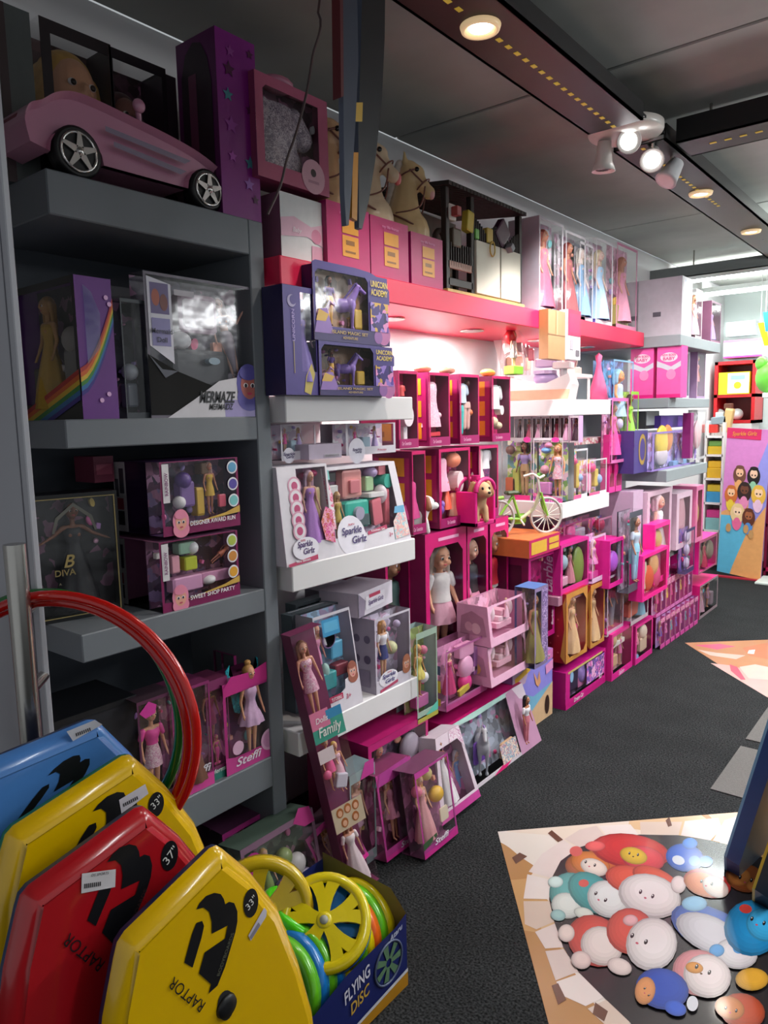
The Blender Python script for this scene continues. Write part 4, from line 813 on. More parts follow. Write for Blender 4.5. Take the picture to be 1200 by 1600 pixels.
# --- long leaning doll pack
A_ = onZ(578, 1418, .0); 
lp = thing('long_doll_pack', 'very tall thin three-doll pack leaning against the low white shelf', 'doll box', (-1.45, 1.655, .002))
base = Vector((-1.45, 1.655, .002)); topp = onX(478, 985, -1.57); up_ = (topp-base); LH = up_.length; up_.normalize()
out_ = Vector((1, -.25, 0)); out_ = (out_-up_*out_.dot(up_)).normalized(); rt_ = up_.cross(out_)*1
mat_ = Matrix((rt_, -out_, up_)).transposed()
lp.rotation_euler = mat_.to_euler()
lw, ld = .115, .06
c_ = MB(); c_.quad((-lw/2, 0, 0), (lw/2, 0, 0), (lw/2, ld, 0), (-lw/2, ld, 0)); c_.quad((-lw/2, ld, 0), (lw/2, ld, 0), (lw/2, ld, LH), (-lw/2, ld, LH)); c_.quad((-lw/2, 0, 0), (-lw/2, 0, LH), (-lw/2, ld, LH), (-lw/2, ld, 0)); c_.quad((-lw/2, 0, LH), (lw/2, 0, LH), (lw/2, ld, LH), (-lw/2, ld, LH))
c_.build('carton', '#7a3358', lp)
c_ = MB(); c_.quad((-lw/2, -.001, 0), (lw/2, -.001, 0), (lw/2, -.001, LH), (-lw/2, -.001, LH)); c_.quad((lw/2, 0, 0), (lw/2, ld, 0), (lw/2, ld, LH), (lw/2, 0, LH)); c_.build('window', FILM, lp)
F_ = lambda t: t*LH
doll(lp, (0, .03, .012), F_(.25), skin='#c99078', hair='#9a5a38', hs='long', wear=(('gown', '#dcc6cc'), ('top', '#e6d6d8')))
doll(lp, (-.01, .03, F_(.39)), F_(.20), skin='#d29a78', hair='#c99a50', hs='bun', wear=(('short', '#d8508a'),))
doll(lp, (.02, .03, F_(.37)), F_(.19), skin='#c88a6a', hair='#d8b060', hs='pony', wear=(('short', '#d8a8b8'),))
doll(lp, (-.012, .03, F_(.67)), F_(.29), skin='#d99a80', hair='#8a5234', hs='long', wear=(('short', busy(['#e0a8c0', '#c86a94', '#e8d0d8'], 110)),))
def lpq(x0, x1, z0, z1, c, nm='picture', e=.003): return MB().quad((x0, -e, F_(z0)), (x1, -e, F_(z0)), (x1, -e, F_(z1)), (x0, -e, F_(z1))).build(nm, c, lp)
lpq(-lw/2, lw/2, .25, .345, '#c8b49a'); lpq(-lw/2, lw/2, .595, .665, '#3f9a86'); lpq(-lw/2, .01, .645, .71, '#d8789a', e=.0034); lpq(.0, lw/2, .665, .70, '#3a88b4', e=.0037); lpq(-lw/2, .0, .52, .57, '#d8c4c8', e=.0033)
word('Family', lp, (0, -.005, F_(.63)), .032, '#e8e4e0', shear=.2, width=.085); word('Dolls', lp, (-.02, -.005, F_(.675)), .018, '#f2e6ea', shear=.2, width=.045)
for dx, dz in ((-.03, .32), (.0, .323), (.03, .32), (-.02, .278), (.022, .28)):
    dz = F_(dz); f = MB(); f.add([(a, -.0038, b) for a, b in ellp(dx, dz, .013, .016)], [tuple(range(20))], 0); f.add([(a, -.0042, b) for a, b in ellp(dx, dz-.002, .008, .010)], [tuple(range(20))], 1); f.build('printed_face', ['#a8602e', '#dca88a'], lp)
link('accessory', UB, lp, (.012, .02, F_(.42)), (0, .4, 0), (.04, .02, .045), '#c8c0d0'); link('accessory', US, lp, (-.03, .02, F_(.46)), (0, .4, 0), (.03, .02, .03), '#d85a8a')
# --- floor in front of bay 1
pk('playset_box', 'large magenta boxed doll set standing on the floor under the low white shelf', 'doll box', (578, 1290, 668, 1115), -1.58, .30, .0, side='#a00f5c', back='#5a4a60', frame='#b81a6e', win=(.05, .96, .10, .93), items=[('doll', .25, .12, .8, dict(skin='#c98a6a', hair='#3a2418', wear=(('gown', '#5a3a6a'),))), ('s', .5, .52, .14, '#b0184e'), ('s', .78, .7, .16, '#b8a8b8'), ('b', .4, .95, .14, .4, '#d0c0cc'), ('b', .6, .9, .5, .62, '#8a7a90')], prints=[('p', [(0, .0), (0, .4), (.2, .2), (.2, 0)], '#c04088')])
hang('small boxed doll in pink lying back against the magenta set on the floor', (604, 1345, 655, 1190), -1.47, .0, .10, '#7a3058', '#b03a84', (.5, .1, .8, dict(skin='#d09078', hair='#d8b0a0', wear=(('tutu', '#c87a98'),))), logo=[('Steffi', .6, .07, .06, '#d8d0dc', dict(shear=.3, width=.08))], prints=[('q', 0, 1, 0, .05, '#c8308a'), ('p', [(0, .86), (.1, 1), (.9, 1.02), (1, .9), (.5, .86)], '#a83a88')], lean=8, win=(.05, .95, .12, .9), group='boxed dolls on the floor')
hang('clear boxed doll with a yellow hat and photo card on the carpet edge', (664, 1352, 714, 1185), -1.375, .0, .10, '#6a3a58', '#a83a84', (.3, .12, .78, dict(skin='#d8a484', hair='#d0a060', hs='long', wear=(('gown', '#c88a90'),))), extra=[('s', .72, .55, .17, '#d9a82e', .8), ('s', .5, .86, .12, '#c9b478'), ('b', .62, .85, .24, .4, '#d8c8b0', (.1, .2)), ('s', .2, .72, .1, '#d8708a')], logo=[('Steffi', .5, .10, .065, '#efe8f0', dict(shear=.3, width=.085))], prints=[('p', [(0, .0), (1, 0), (1, .1), (.5, .05), (0, .06)], '#c8308a'), ('p', [(0, .1), (.4, .16), (.4, .2), (0, .18)], '#3a5a38'), ('q', .0, .4, .93, 1, '#b83a90')], lean=8, win=(.04, .96, .10, .97), group='boxed dolls on the floor')
pk('doll_box', 'white and pink tapered box with a leaning long-legged doll on the carpet edge', 'doll box', (690, 1305, 750, 1140), -1.44, .10, .0, td=.02, tl=.30, tr=.12, side='#c8b8c4', back='#a86a90', frame='#d8c4d0', win=(.10, .92, .13, .85), lean=12, items=[('doll', .38, .12, .85, dict(skin='#a86a4c', hair='#1c1416', hs='long', wear=(('gown', '#d8d0d4'),)))], prints=[('q', 0, 1, 0, .1, '#c04090'), ('p', [(.5, .86), (.55, 1), (1, 1), (1, .7), (.8, .86)], busy(['#e0c8d4', '#c890b0', '#e8dce4'], 120))], group='boxed dolls on the floor')
hang('boxed doll toppled flat against the grey tower with pink heart print', (520, 1395, 575, 1275), -1.50, .0, .10, '#6a4a5c', '#b03a84', (.5, .12, .8, dict(skin='#d09a84', hair='#b07a50', wear=(('short', '#d8b0bc'),))), logo=[('Steffi', .55, .09, .07, '#d8d0dc', dict(shear=.3, width=.085))], prints=[('q', 0, 1, 0, .07, '#d82a92'), ('p', [(.6, .9), (.8, 1.05), (1, .95), (.9, .8)], '#b82a88')], lean=22, tilt=-14, win=(.05, .95, .12, .9), group='boxed dolls on the floor')
hang('teal topped boxed doll at the foot of the long leaning pack', (548, 1300, 585, 1190), -1.53, .0, .09, '#6a7a80', '#8a9a9c', (.5, .12, .78, dict(skin='#d09a84', hair='#b07a50', wear=(('short', '#b890a8'),))), prints=[('p', [(.4, .9), (.6, 1.05), (.95, 1.05), (.95, .9)], '#c03a90')], win=(.05, .95, .12, .9), group='boxed dolls on the floor')
hang('green tinted clear playset leaning behind the yellow wheel disc', (395, 1400, 505, 1275), -1.52, .0, .10, '#4a5a50', '#7a5a70', (.35, .12, .7, dict(skin='#c09078', hair='#b08a50', wear=(('short', '#7a8a50'),))), extra=[('s', .6, .6, .1, '#8a9a60'), ('s', .75, .45, .12, '#c8c0c0'), ('b', .5, .9, .15, .35, '#8a7a9a')], prints=[('c', .12, .78, .12, '#b0307a'), ('p', [(.7, .95), (.8, 1.08), (.95, 1.04), (1, .85), (.85, .85)], '#b0307a')], win=(.04, .96, .1, .93), lean=10, group='boxed dolls on the floor')
# horse playset
hb = pk('playset_box', 'wide tapered box with a grey toy horse and two dolls on the carpet', 'doll box', (712, 1240, 846, 1068), -1.50, .20, .0, td=.08, tl=.10, tr=.06, side='#b0105f', back='#8d93a0', frame='#c0b4bc', win=(.03, .74, .05, .93), clear='', items=[('horse', .36, .05, .86, dict(c='#a9a6ac', mane='#8d74a8', rz=-.9)), ('doll', .07, .05, .66, dict(skin='#d8b0a0', hair='#c8c4d0', wear=(('gown', '#7a9ad0'),))), ('doll', .83, .1, .82, dict(skin='#b0704e', hair='#1a1214', hs='long', wear=(('pants', '#c8707c'), ('top', '#ece6ea')), dep=.05)), ('b', .30, .42, .2, .55, '#7a4ab0', (.35, .5)), ('b', .04, .2, .05, .3, '#7ab0e0', (.1, .3)), ('b', .55, .7, .08, .34, '#c8a080', (.1, .3))],
   prints=[('p', [(.74, .0), (.74, .97), (.8, 1.0), (1, 1.0), (1, 0)], '#b886a4'), ('p', [(.84, 1), (.9, .8), (1, .72), (1, 1)], '#d8c4d0'), ('p', [(.0, .96), (.3, .92), (.74, .94), (.74, 1), (0, 1)], '#a8c8c0'), ('p', [(.4, .0), (.62, .12), (.62, .05), (.55, 0)], '#d01a6a'), ('q', .52, .72, .05, .33, busy(['#d8b8a0', '#7a9ab0', '#e0c8b8', '#b07a8a'], 110))])
# stacked row above: accessory doll, fairy, pink castle, print box
RZ = .335
pk('doll_box', 'slim green meadow box with a winged little doll right of the low white shelf', 'doll box', (652, 1112, 682, 978), -1.58, .10, RZ+.02, side='#a8c0c0', back='#8a9a60', frame='#9ab0a0', win=(.05, .95, .12, .93), clear='lt', items=[('doll', .4, .25, .58, dict(skin='#c89060', hair='#c8a050', wear=(('tutu', '#c0b050'),))), ('s', .6, .45, .18, '#e0dce0'), ('s', .65, .75, .13, '#d87a98'), ('b', .2, .8, .12, .26, '#c06aa0')], prints=[('p', [(.4, .06), (1, .16), (1, .06), (.7, .0)], '#5ab8a4'), ('q', 0, 1, 0, .05, '#a8a040')])
pk('toy_carton', 'plain dark carton supporting the doll boxes right of the low white shelf', 'box', (650, 1200, 770, 1110), -1.74, .2, 0, side='#3a1c30', win=None)
pk('doll_box', 'pink set of a doll with dresses and yellow price flash right of the meadow box', 'doll box', (697, 1110, 760, 990), -1.585, .12, RZ, side='#8a4a70', back='#c886b0', frame='#a85a8c', win=(.04, .97, .12, .96), clear='lt', items=[('doll', .22, .2, .72, dict(skin='#d89a88', hair='#e0c8c0', wear=(('gown', '#b8306a'),))), ('b', .45, .8, .70, .92, '#e09ac0'), ('s', .62, .52, .16, '#e8a8cc'), ('b', .5, .9, .38, .46, '#e0b0d0'), ('s', .6, .25, .13, '#e03a8a'), ('b', .8, .95, .3, .8, '#a86ab0'), ('b', .35, .6, .13, .24, '#c8b048', (.1, .3), -12)], prints=[('p', [(0, 0), (1, 0), (1, .12), (.5, .08), (0, .1)], '#b0407c')], sprints=[('q', .2, .9, .3, .5, '#d0a830'), ('q', .2, .9, .6, .75, '#4a4a68'), ('q', .2, .9, .08, .2, '#d0a830')])
pk('toy_carton', 'low carton under the pink castle boxes', 'box', (770, 1180, 832, 1062), -1.74, .2, 0, side='#5a4a78', win=None)
for k, (zb, lb) in enumerate(((.36, 'lower pink carriage box with golden crowns of the stacked pair'), (.535, 'upper pink carriage box of the stacked pair below the orange bicycle box'))):
    pack('playset_box', lb, 'toy box', 2.60, 2.93, zb, zb+.172, -1.54, .17, side='#df9fc0', back='#d8a0b8', frame='#e8b0cc', win=(.06, .95, .2, .94), cut=(.03, .03, .08, .08), td=.02, clear='t', di=.14, clut=6, pal=['#f0c8d8', '#e8a8c0', '#f4e0e4', '#d8b070'], group='pair of pink carriage boxes', items=[('b', .45, .85, .2, .36, '#e8b4c8'), ('b', .52, .8, .36, .5, '#f0ccd8'), ('b', .58, .74, .5, .64, '#e8b0c4'), ('doll', .66, .45, .5, dict(skin='#e0b0a0', hair='#d8c090', wear=(('gown', '#f0c0d4'),), dep=.3)), ('s', .42, .6, .05, '#f4dce4', 2.2), ('s', .9, .6, .05, '#f4dce4', 2.2), ('s', .2, .35, .07, '#d0a040' if k == 0 else '#e8c0cc'), ('s', .3, .3, .06, '#d8b060' if k == 0 else '#e0a8bc')], sprints=[('p', [(.1, .25), (.15, .7), (.5, .85), (.85, .7), (.9, .25)], '#b77f98'), ('c', .4, .42, .14, '#d8a858' if k == 0 else '#e0b4c0'), ('c', .62, .45, .12, '#d0b070' if k == 0 else '#d8a0b4')])
pk('playset_box', 'flat lilac and blue printed box with a beach scene next to the magenta lettered box', 'toy box', (800, 1128, 863, 1012), -1.60, .2, 0, side='#a878b8', frame='#8f86d8', win=None, prints=[('p', [(0, 0), (0, .35), (.4, .22), (1, .5), (1, 0)], '#d8b088'), ('p', [(0, .35), (0, .7), (.5, .45), (1, .5), (.4, .22)], '#78b0cc'), ('p', [(0, .7), (0, 1), (.45, 1), (.3, .72)], '#c8a8c0'), ('q', .55, 1, .86, 1, '#d070b0'), ('p', [(.05, .86), (.4, .94), (.42, .86), (.06, .78)], '#d8a838'), ('p', [(.5, .8), (.56, .6), (.62, .55), (.68, .6), (.64, .78), (.6, .65)], '#d89a70'), ('c', .85, .2, .06, '#3a241c', 2), ('p', [(.8, .8), (1, .84), (1, .7), (.82, .66)], '#e090c0')], logo=[('DREAM', .8, .92, .05, '#f0d8ea', dict(width=.09))])
pk('doll_box', 'tall narrow box with blue top and purple sequin edge beside the pink carriage boxes', 'doll box', (835, 1015, 856, 912), -1.50, .10, .36, side='#5a7ab8', back='#8a7a5a', frame='#8a78a0', win=(.1, .5, .05, .95), clear='l', items=[('doll', .4, .05, .85, dict(skin='#a87050', hair='#2a1a14', wear=(('gown', '#8a8048'),)))], prints=[('q', .55, .97, .03, .97, busy(['#6a4a90', '#9a80b8', '#c8b0d8', '#4a3a6a'], 130))])
PS = 1.975
# --- on the pink shelf
pk('toy_carton', 'white carton with a pink wave print at the left end of the pink shelf', 'box', (440, 400, 503, 318), -1.64, .22, PS, side='#8a5a74', frame='#d8dadc', win=None, prints=[('p', [(0, .35), (0, .62), (.3, .68), (.7, .58), (1, .66), (1, .3), (.6, .42)], '#e0b4c8'), ('c', .82, .45, .12, '#d88aa8'), ('q', .7, .95, .05, .3, '#d8a0b8')], logo=[('Baby', .35, .48, .07, '#f0e6ec', dict(shear=.3))])
ob = pk('doll_clothes_box', 'dusty pink box with a grey sequin doll dress stacked on the white carton', 'toy box', (405, 318, 510, 160), -1.63, .10, 2.19, side='#8a3a5c', back='#6a4a58', frame='#a8506f', win=(.10, .86, .16, .90), cut=(0, 0, 0, .04), prints=[('c', .76, .16, .17, '#c898a8'), ('c', .76, .2, .04, '#3a2a2c'), ('q', .68, .84, .09, .12, '#a8788a')], items=[('c', .88, .7, .02, '#d8d4d8', 2)])
drs = MB()
vs = []; N = 22
for i, (r, z) in enumerate(((.10, .045), (.098, .075), (.075, .125), (.082, .13), (.080, .165), (.085, .215), (.06, .235))):
    for k in range(N): a = 2*math.pi*k/N; q = 1+(.06*math.cos(a*9) if i < 3 else 0); vs.append((r*q*math.cos(a)-.02, .05+r*.38*q*math.sin(a), z))
drs.add(vs, [(i*N+k, i*N+(k+1) % N, (i+1)*N+(k+1) % N, (i+1)*N+k) for i in range(6) for k in range(N)], 0, True)
for s in (-1, 1): drs.cap((s*.065-.02, .05, .215), (s*.095-.02, .045, .16), .03, .035)
drs.build('doll_dress', busy(['#8f7f8c', '#b8aab4', '#75687a', '#d0c4cc'], 160), ob)
tp = MB(); tp.ball((-.02, .05, .292), (.06, .05, .022)); tp.cap((.05, .05, .288), (.085, .03, .275), .012, .008)
tp.build('box_topper', '#b8738c', ob)
HB = [('magenta horse stand box nearest the camera on the pink shelf, behind the hanging boards', (512, 412, 576, 332), 1.0), ('magenta horse stand box in the middle of the three on the pink shelf', (580, 428, 637, 353), 1.0), ('magenta horse stand box farthest of the three, touching the dark wooden stall', (643, 442, 691, 376), 1.0)]
HL = ['cream toy horse half hidden by the hanging boards', 'pale toy horse with pink muzzle flower in the middle magenta box', 'cream toy horse with reddish bridle in the farthest magenta box']
for k, (lb, px, sc) in enumerate(HB):
    y0, y1, za, z1 = rc(*px, -1.62)
    r = pack('horse_stand_box', lb, 'toy box', y0, y1, PS, z1, -1.62, .22, side='#8e0d55', frame='#b41a66', win=None, group='three horse stand boxes', clear='', prints=[('q', .34, .72, .22, .54, '#d9932a'), ('q', .34, .72, .57, .78, '#d9932a'), ('q', .42, .62, .4, .47, '#8a5a20'), ('q', .40, .64, .28, .31, '#8a5a20')], logo=[('my life horse', .5, .86, .05, '#d880b0', dict(width=.09))])
    h = thing('toy_horse', HL[k], 'toy horse', (-1.71, (y0+y1)/2, PS+.004), (0, 0, R((128, 128, 125)[k])), 'three tall toy horses')
    sc = (1.02, 1.0, .97)[k]
    o = link('horse', BUST, h, scale=(sc, sc, sc), mat=col(('#d2a880', '#d9c0a2', '#d6b788')[k], .3, var=.12, scale=8))
    link('mane', BMANE, o, mat=col('#e6dcd2', .5, var=.2, scale=60))
    e = MB()
    for q in (-1, 1): e.ball((q*.029, -.042, .436), (.006, .009, .009), 8, 6)
    e.build('eyes', col('#16100e', .15), o)
    br = MB()
    def ring(c, n, r_, rr):
        c, n = Vector(c), Vector(n).normalized(); u = n.orthogonal().normalized(); v = n.cross(u); br.tube([c+(u*math.cos(2*math.pi*q/18)+v*math.sin(2*math.pi*q/18))*r_ for q in range(18)], rr, 6, closed=True)
    ring((0, -.064, .385), (0, -.62, -.78), .031, .003); ring((0, -.008, .425), (0, -.4, -1), .043, .003); ring((0, .012, .245), (0, -.5, 1), .083, .0035)
    for q in (-1, 1): br.tube([(q*.030, -.062, .388), (q*.037, -.015, .435)], .003, 6); br.tube(curve([(q*.030, -.072, .372), (q*.068, -.05, .29), (q*.07, .04, .27)]), .003, 6)
    br.build('bridle', '#7a4a40', o)
    if k == 1: link('muzzle_flower', US, o, (.015, -.102, .352), (0, 0, 0), (.045, .03, .045), '#e0787c')
    else: link('muzzle_patch', US, o, (0, -.094, .352), (0, 0, 0), (.042, .03, .042), '#d8a0a0')
# dark wooden stall
ST = col('#241512', .45, var=.2, scale=10)
y0, y1 = 2.44, 3.06; X0, X1 = -2.0, -1.64
st = thing('toy_stable', 'dark brown toy horse stall with white doors and a slatted roof on the pink shelf', 'toy stable', (X1, (y0+y1)/2, PS), (0, 0, math.pi/2))
wd = (y1-y0); dp = X1-X0
for x_ in (-wd/2+.02, -wd/2+.20, wd/2-.02):
    for y_ in (.012, dp-.012): MB().bbox(x_-.012, x_+.012, y_-.012, y_+.012, 0, .40, .002).build('post', ST, st)
MB().bbox(-wd/2-.0, wd/2, -.01, dp, 0.003, .02, .002).build('floor_board', '#c8a860', st)
RFZ = lambda y_: .402+y_*.10
for k in range(24):
    x_ = -wd/2+k*wd/24
    MB().add([(x_, -.02, .40), (x_+wd/24-.004, -.02, .40), (x_+wd/24-.004, dp, .445), (x_, dp, .445), (x_, -.02, .415), (x_+wd/24-.004, -.02, .415), (x_+wd/24-.004, dp, .46), (x_, dp, .46)], [(0,3,2,1), (4,5,6,7), (0,1,5,4), (1,2,6,5), (2,3,7,6), (3,0,4,7)]).build('roof_slat', ST, st)
for x0_, x1_ in ((-wd/2+.215, -.005+.10), (.105, wd/2-.035)):
    d_ = MB().bbox(x0_, x1_, -.008, .006, .025, .235, .002).build('stall_door', col('#d9d6c4', .5, var=.03), st)
for k in range(26):
    x_ = -wd/2+.215+k*(wd-.25)/26; hz = .25+.05*abs(math.cos(k*.24))
    MB().bbox(x_, x_+.006, .0, .008, .235, hz+.02, .001).build('grille_bar', ST, st)
for k in range(9): MB().bbox(-wd/2+.04+k*.017, -wd/2+.046+k*.017, .0, .008, .11, .20, .001).build('grille_bar', ST, st)
for zz in (.035, .10): MB().bbox(-wd/2+.02, -wd/2+.2, .0, .008, zz, zz+.03, .002).build('rail', ST if zz < .05 else '#a87a6a', st)
MB().quad((-wd/2, dp-.005, .02), (wd/2, dp-.005, .02), (wd/2, dp-.005, .43), (-wd/2, dp-.005, .43)).build('rear_wall', '#8d877c', st)
for (x_, z_, w_, h_, c, ry_, nm) in ((-.13, .30, .05, .08, '#c8b03c', .15, 'hanging_bag'), (-.08, .26, .03, .04, '#6ab04a', 0, 'hanging_block'), (.02, .27, .05, .06, '#c8a848', 0, 'rosette'), (.13, .30, .085, .10, '#4a1f3a', .78, 'hanging_blanket'), (.16, .24, .03, .03, '#8a8a90', .78, 'buckle'), (-.26, .31, .05, .06, '#d8d0c8', 0, 'picture_frame'), (-.26, .31, .03, .035, '#a84a4a', 0, 'framed_photo'), (-.23, .22, .06, .07, '#5a4a3a', 0, 'saddle')):
    link(nm, UB, st, (x_, -.02 if nm in ('framed_photo', 'buckle') else .01, z_), (0, ry_, 0), (w_, .03, h_), c)
MB().tube([(.02+.02*math.cos(2*math.pi*k/14), -.015, .215+.03*math.sin(2*math.pi*k/14)) for k in range(14)], .003, 6, closed=True).build('lead_ring', '#c8a848', st)
MB().tube([(-.20+.04*math.cos(math.pi*k/10), .1, .21+.06*math.sin(math.pi*k/10)) for k in range(11)], .012, 8).build('saddle_arch', '#4a3a34', st)
# clear tall boxes with dolls
def tall(label, px, d, c, dl, **kw):
    pk('doll_box', label, 'doll box', px, -1.63, d, PS, side=c, back=kw.pop('back', '#c8c2cc'), frame=kw.pop('frame', '#d0ccd4'), win=kw.pop('win', (.04, .96, .06, .97)), clear=kw.pop('clear', 'ltr'), group='tall clear doll boxes on the pink shelf', items=dl, **kw)
tall('tall clear box with a red-haired doll right of the toy stall on the pink shelf', (842, 490, 880, 352), .16, '#b8b0bc', [('doll', .4, .05, .85, dict(skin='#c88a70', hair='#a8483a', wear=(('gown', '#c8607c'),))), ('b', .15, .8, .0, .2, '#8a7ac8')], clear='tr')
tall('second tall clear box with a red dressed doll on the pink shelf', (883, 497, 915, 372), .15, '#c4bcc8', [('doll', .4, .05, .85, dict(skin='#b8785e', hair='#7a2a24', wear=(('gown', '#a85a60'),)))])
tall('wide clear box with a silver blue ice doll on the pink shelf', (905, 500, 927, 385), .14, '#b8c4d4', [('doll', .5, .05, .9, dict(skin='#d8c4c0', hair='#e0dcd8', wear=(('gown', '#8ab0d8'),))), ('b', .2, .8, .02, .25, '#6a8ac8')])
tall('clear box with a light blue gown doll left of the pink tinted box', (930, 506, 958, 382), .14, '#b0bcd0', [('doll', .5, .05, .85, dict(skin='#d8b8b0', hair='#d8c8a8', wear=(('gown', '#a8c8e8'),))), ('s', .5, .25, .25, '#d87090'), ('b', .2, .8, .02, .12, '#7a6ad0')])
tall('large rose tinted box at the far end of the pink shelf', (962, 513, 996, 392), .30, '#c88aa8', [('doll', .5, .08, .8, dict(skin='#c8907c', hair='#a8705a', wear=(('gown', '#d890ac'),))), ('b', .2, .8, .05, .3, '#a89a58')], back='#d0a8bc', frame='#c27a9c')
tag(MB().ball((-1.70, 4.44, 2.0), (.03, .03, .03)).ball((-1.70, 4.44, 2.045), (.02, .02, .024)).build('small_figurine', '#9a96a4'), 'small grey figurine at the very end of the pink shelf', 'figurine')

# --- magenta stacks between the two bays
MX = -1.72
def outfit(label, px, z0, its, z1=None, c='#a80c5e', X=MX):
    y0, y1, za, zt = rc(*px, X)
    pack('doll_clothes_box', label, 'toy box', y0, y1, z0, z1 or zt, X, .20, side='#7c0a48', back='#c0286c', frame='#c0105f', win=(.06, .95, .12, .96), clut=4, di=.07, group='magenta doll outfit boxes', items=its,
         sprints=[('q', .06, .94, .08, .92, '#a01055')]+[('q', .18, .82, v, v+.22, '#d88a1c') for v in (.10, .40, .70)]+[('q', .35, .65, v+.05, v+.12, '#a8641c') for v in (.10, .40, .70)], prints=[('q', .02, .98, .0, .12, '#9c1a60')], logo=[('Our Generation', .35, .06, .05, '#e0a0c0', dict(width=.06))])
R1, R2, R3 = 1.385, 1.04, .50
outfit('magenta outfit box with a hand mirror half behind the white shelf', (624, 700, 652, 588), R1, [('c', .6, .42, .26, '#ecdfe6', 1.3), ('c', .6, .42, .20, '#5a6a74', 1.3), ('b', .5, .7, .1, .28, '#ecdfe6'), ('w', .5, .75, .5, 'top', '#e05050')], 1.68)
outfit('magenta outfit box with a sparkling pink frilly dress in the upper row', (671, 697, 702, 587), R1, [('w', .42, .56, 1.25, 'short', busy(['#f0b4cc', '#f4ccd8', '#e890b4', '#f8e0e8'], 140)), ('s', .80, .42, .08, '#f0d0dc'), ('s', .72, .30, .09, '#f4dce4'), ('b', .2, .8, .13, .19, '#d83848')], 1.68)
outfit('magenta outfit box with blue blouse and turquoise shoes in the upper row', (719, 692, 748, 587), R1, [('w', .45, .73, 1.0, 'top', '#c0ccdc'), ('w', .3, .36, .95, 'pants', '#3ab4b0'), ('w', .66, .42, .9, 'pants', '#d8a8a0'), ('s', .85, .45, .10, '#e0784a'), ('s', .72, .88, .09, '#6a3a30')], 1.68)
outfit('magenta outfit box with white cap and sneakers in the upper row', (769, 688, 797, 588), R1, [('w', .5, .68, 1.3, 'top', '#e4e6e8'), ('s', .4, .3, .15, '#d8c4a0', 1.0), ('s', .65, .24, .14, '#d8c4a0', .8), ('c', .75, .48, .1, '#ece6e4', 1.3), ('c', .75, .48, .06, '#3a2c30', 1.3)], 1.68)
outfit('magenta outfit box deep in shade left in the lower row', (645, 810, 664, 705), R2, [('w', .4, .4, .9, 'short', '#d84a90')], 1.37)
outfit('magenta outfit box with coral hat and purple flowers in the lower row', (687, 812, 734, 705), R2, [('s', .66, .84, .20, '#f08a68', .7), ('w', .3, .66, .85, 'short', '#f0b0cc'), ('w', .42, .4, .75, 'short', '#f0684a', 30), ('s', .2, .22, .10, '#7a4ab0'), ('s', .28, .28, .08, '#8a5ac0'), ('s', .14, .30, .08, '#6a40a8'), ('c', .74, .56, .11, '#ecdce0', 1.7), ('c', .74, .56, .07, '#b0607a', 1.7), ('w', .66, .26, .6, 'short', '#f0b098')], 1.37)
outfit('magenta outfit box with white top and navy dotted skirt in the lower row', (749, 800, 778, 700), R2, [('w', .66, .80, .9, 'top', '#ece8ec'), ('w', .66, .50, .9, 'short', busy(['#2a2c5c', '#3a3f7a', '#d8487c', '#22244c'], 120)), ('w', .25, .62, 1.1, 'gown', '#e8d8d4')], 1.37)
for k, (yy, c) in enumerate(((2.5, '#e8a078'), (2.68, '#e0b090'), (3.02, '#f0b04a'))):
    tag(MB().ball((-1.80, yy, 1.70), (.03, .05, .018)).build('hair_bow', c), ('small peach bow lying on the upper outfit boxes', 'second small bow lying on the upper outfit boxes', 'golden bow lying at the right on the upper outfit boxes')[k], 'bow', 'bows on the outfit boxes')
# big dolls
def bigdoll(label, px, kw, X=MX, d=.24, z1=None, win=(.09, .91, .05, .88)):
    y0, y1, za, zt = rc(*px, X)
    pack('doll_box', label, 'doll box', y0, y1, R3, 1.03, X, d, side='#7c0a48', back=col('#6a0a40'), frame='#c8126c', win=win, cut=(0, 0, .12, .12), group='big magenta doll display boxes', clear='', di=.17, clut=0, items=[('doll', .66, .03, .84, dict(child=True, dep=.42, **kw))], prints=[('q', .3, .8, .925, .95, '#e6a8c8')])
bigdoll('big magenta box with a grey-blonde doll in white top and pink tulle skirt', (666, 985, 728, 830), dict(skin='#dd9f80', hair='#b8a498', hs='long', wear=(('short', '#d9a0b4'), ('top', '#e4dcdc')), rz=-.25))
bigdoll('big magenta box with a doll in black waistcoat and pink sleeves', (731, 970, 762, 830), dict(skin='#d09a84', hair='#b08a78', hs='bob', wear=(('pants', '#d8c8bc'), ('coat', '#d88aa8'), ('top', '#241a20')), rz=.3))
bigdoll('big magenta box with a doll in red shirt, grey trousers and cap', (766, 960, 794, 830), dict(skin='#b0704e', hair='#3a3638', hs='bob', wear=(('pants', '#b8b4b4'), ('top', '#b01428')), rz=.3))
bigdoll('big magenta box with a bespectacled doll in teal jacket behind the low white shelf', (604, 990, 641, 850), dict(skin="#a87858", hair='#2a1c18', hs='bun', wear=(('pants', '#8a8488'), ('coat', '#3a5a58')), rz=.35), X=-1.80)
# glasses of that doll
gl = MB()
gy0, gy1, _, _ = rc(604, 990, 641, 850, -1.80); gc = Vector((-1.80-.096, gy0+(gy1-gy0)*.42, R3+.53*.045+.53*.80*.868)); 
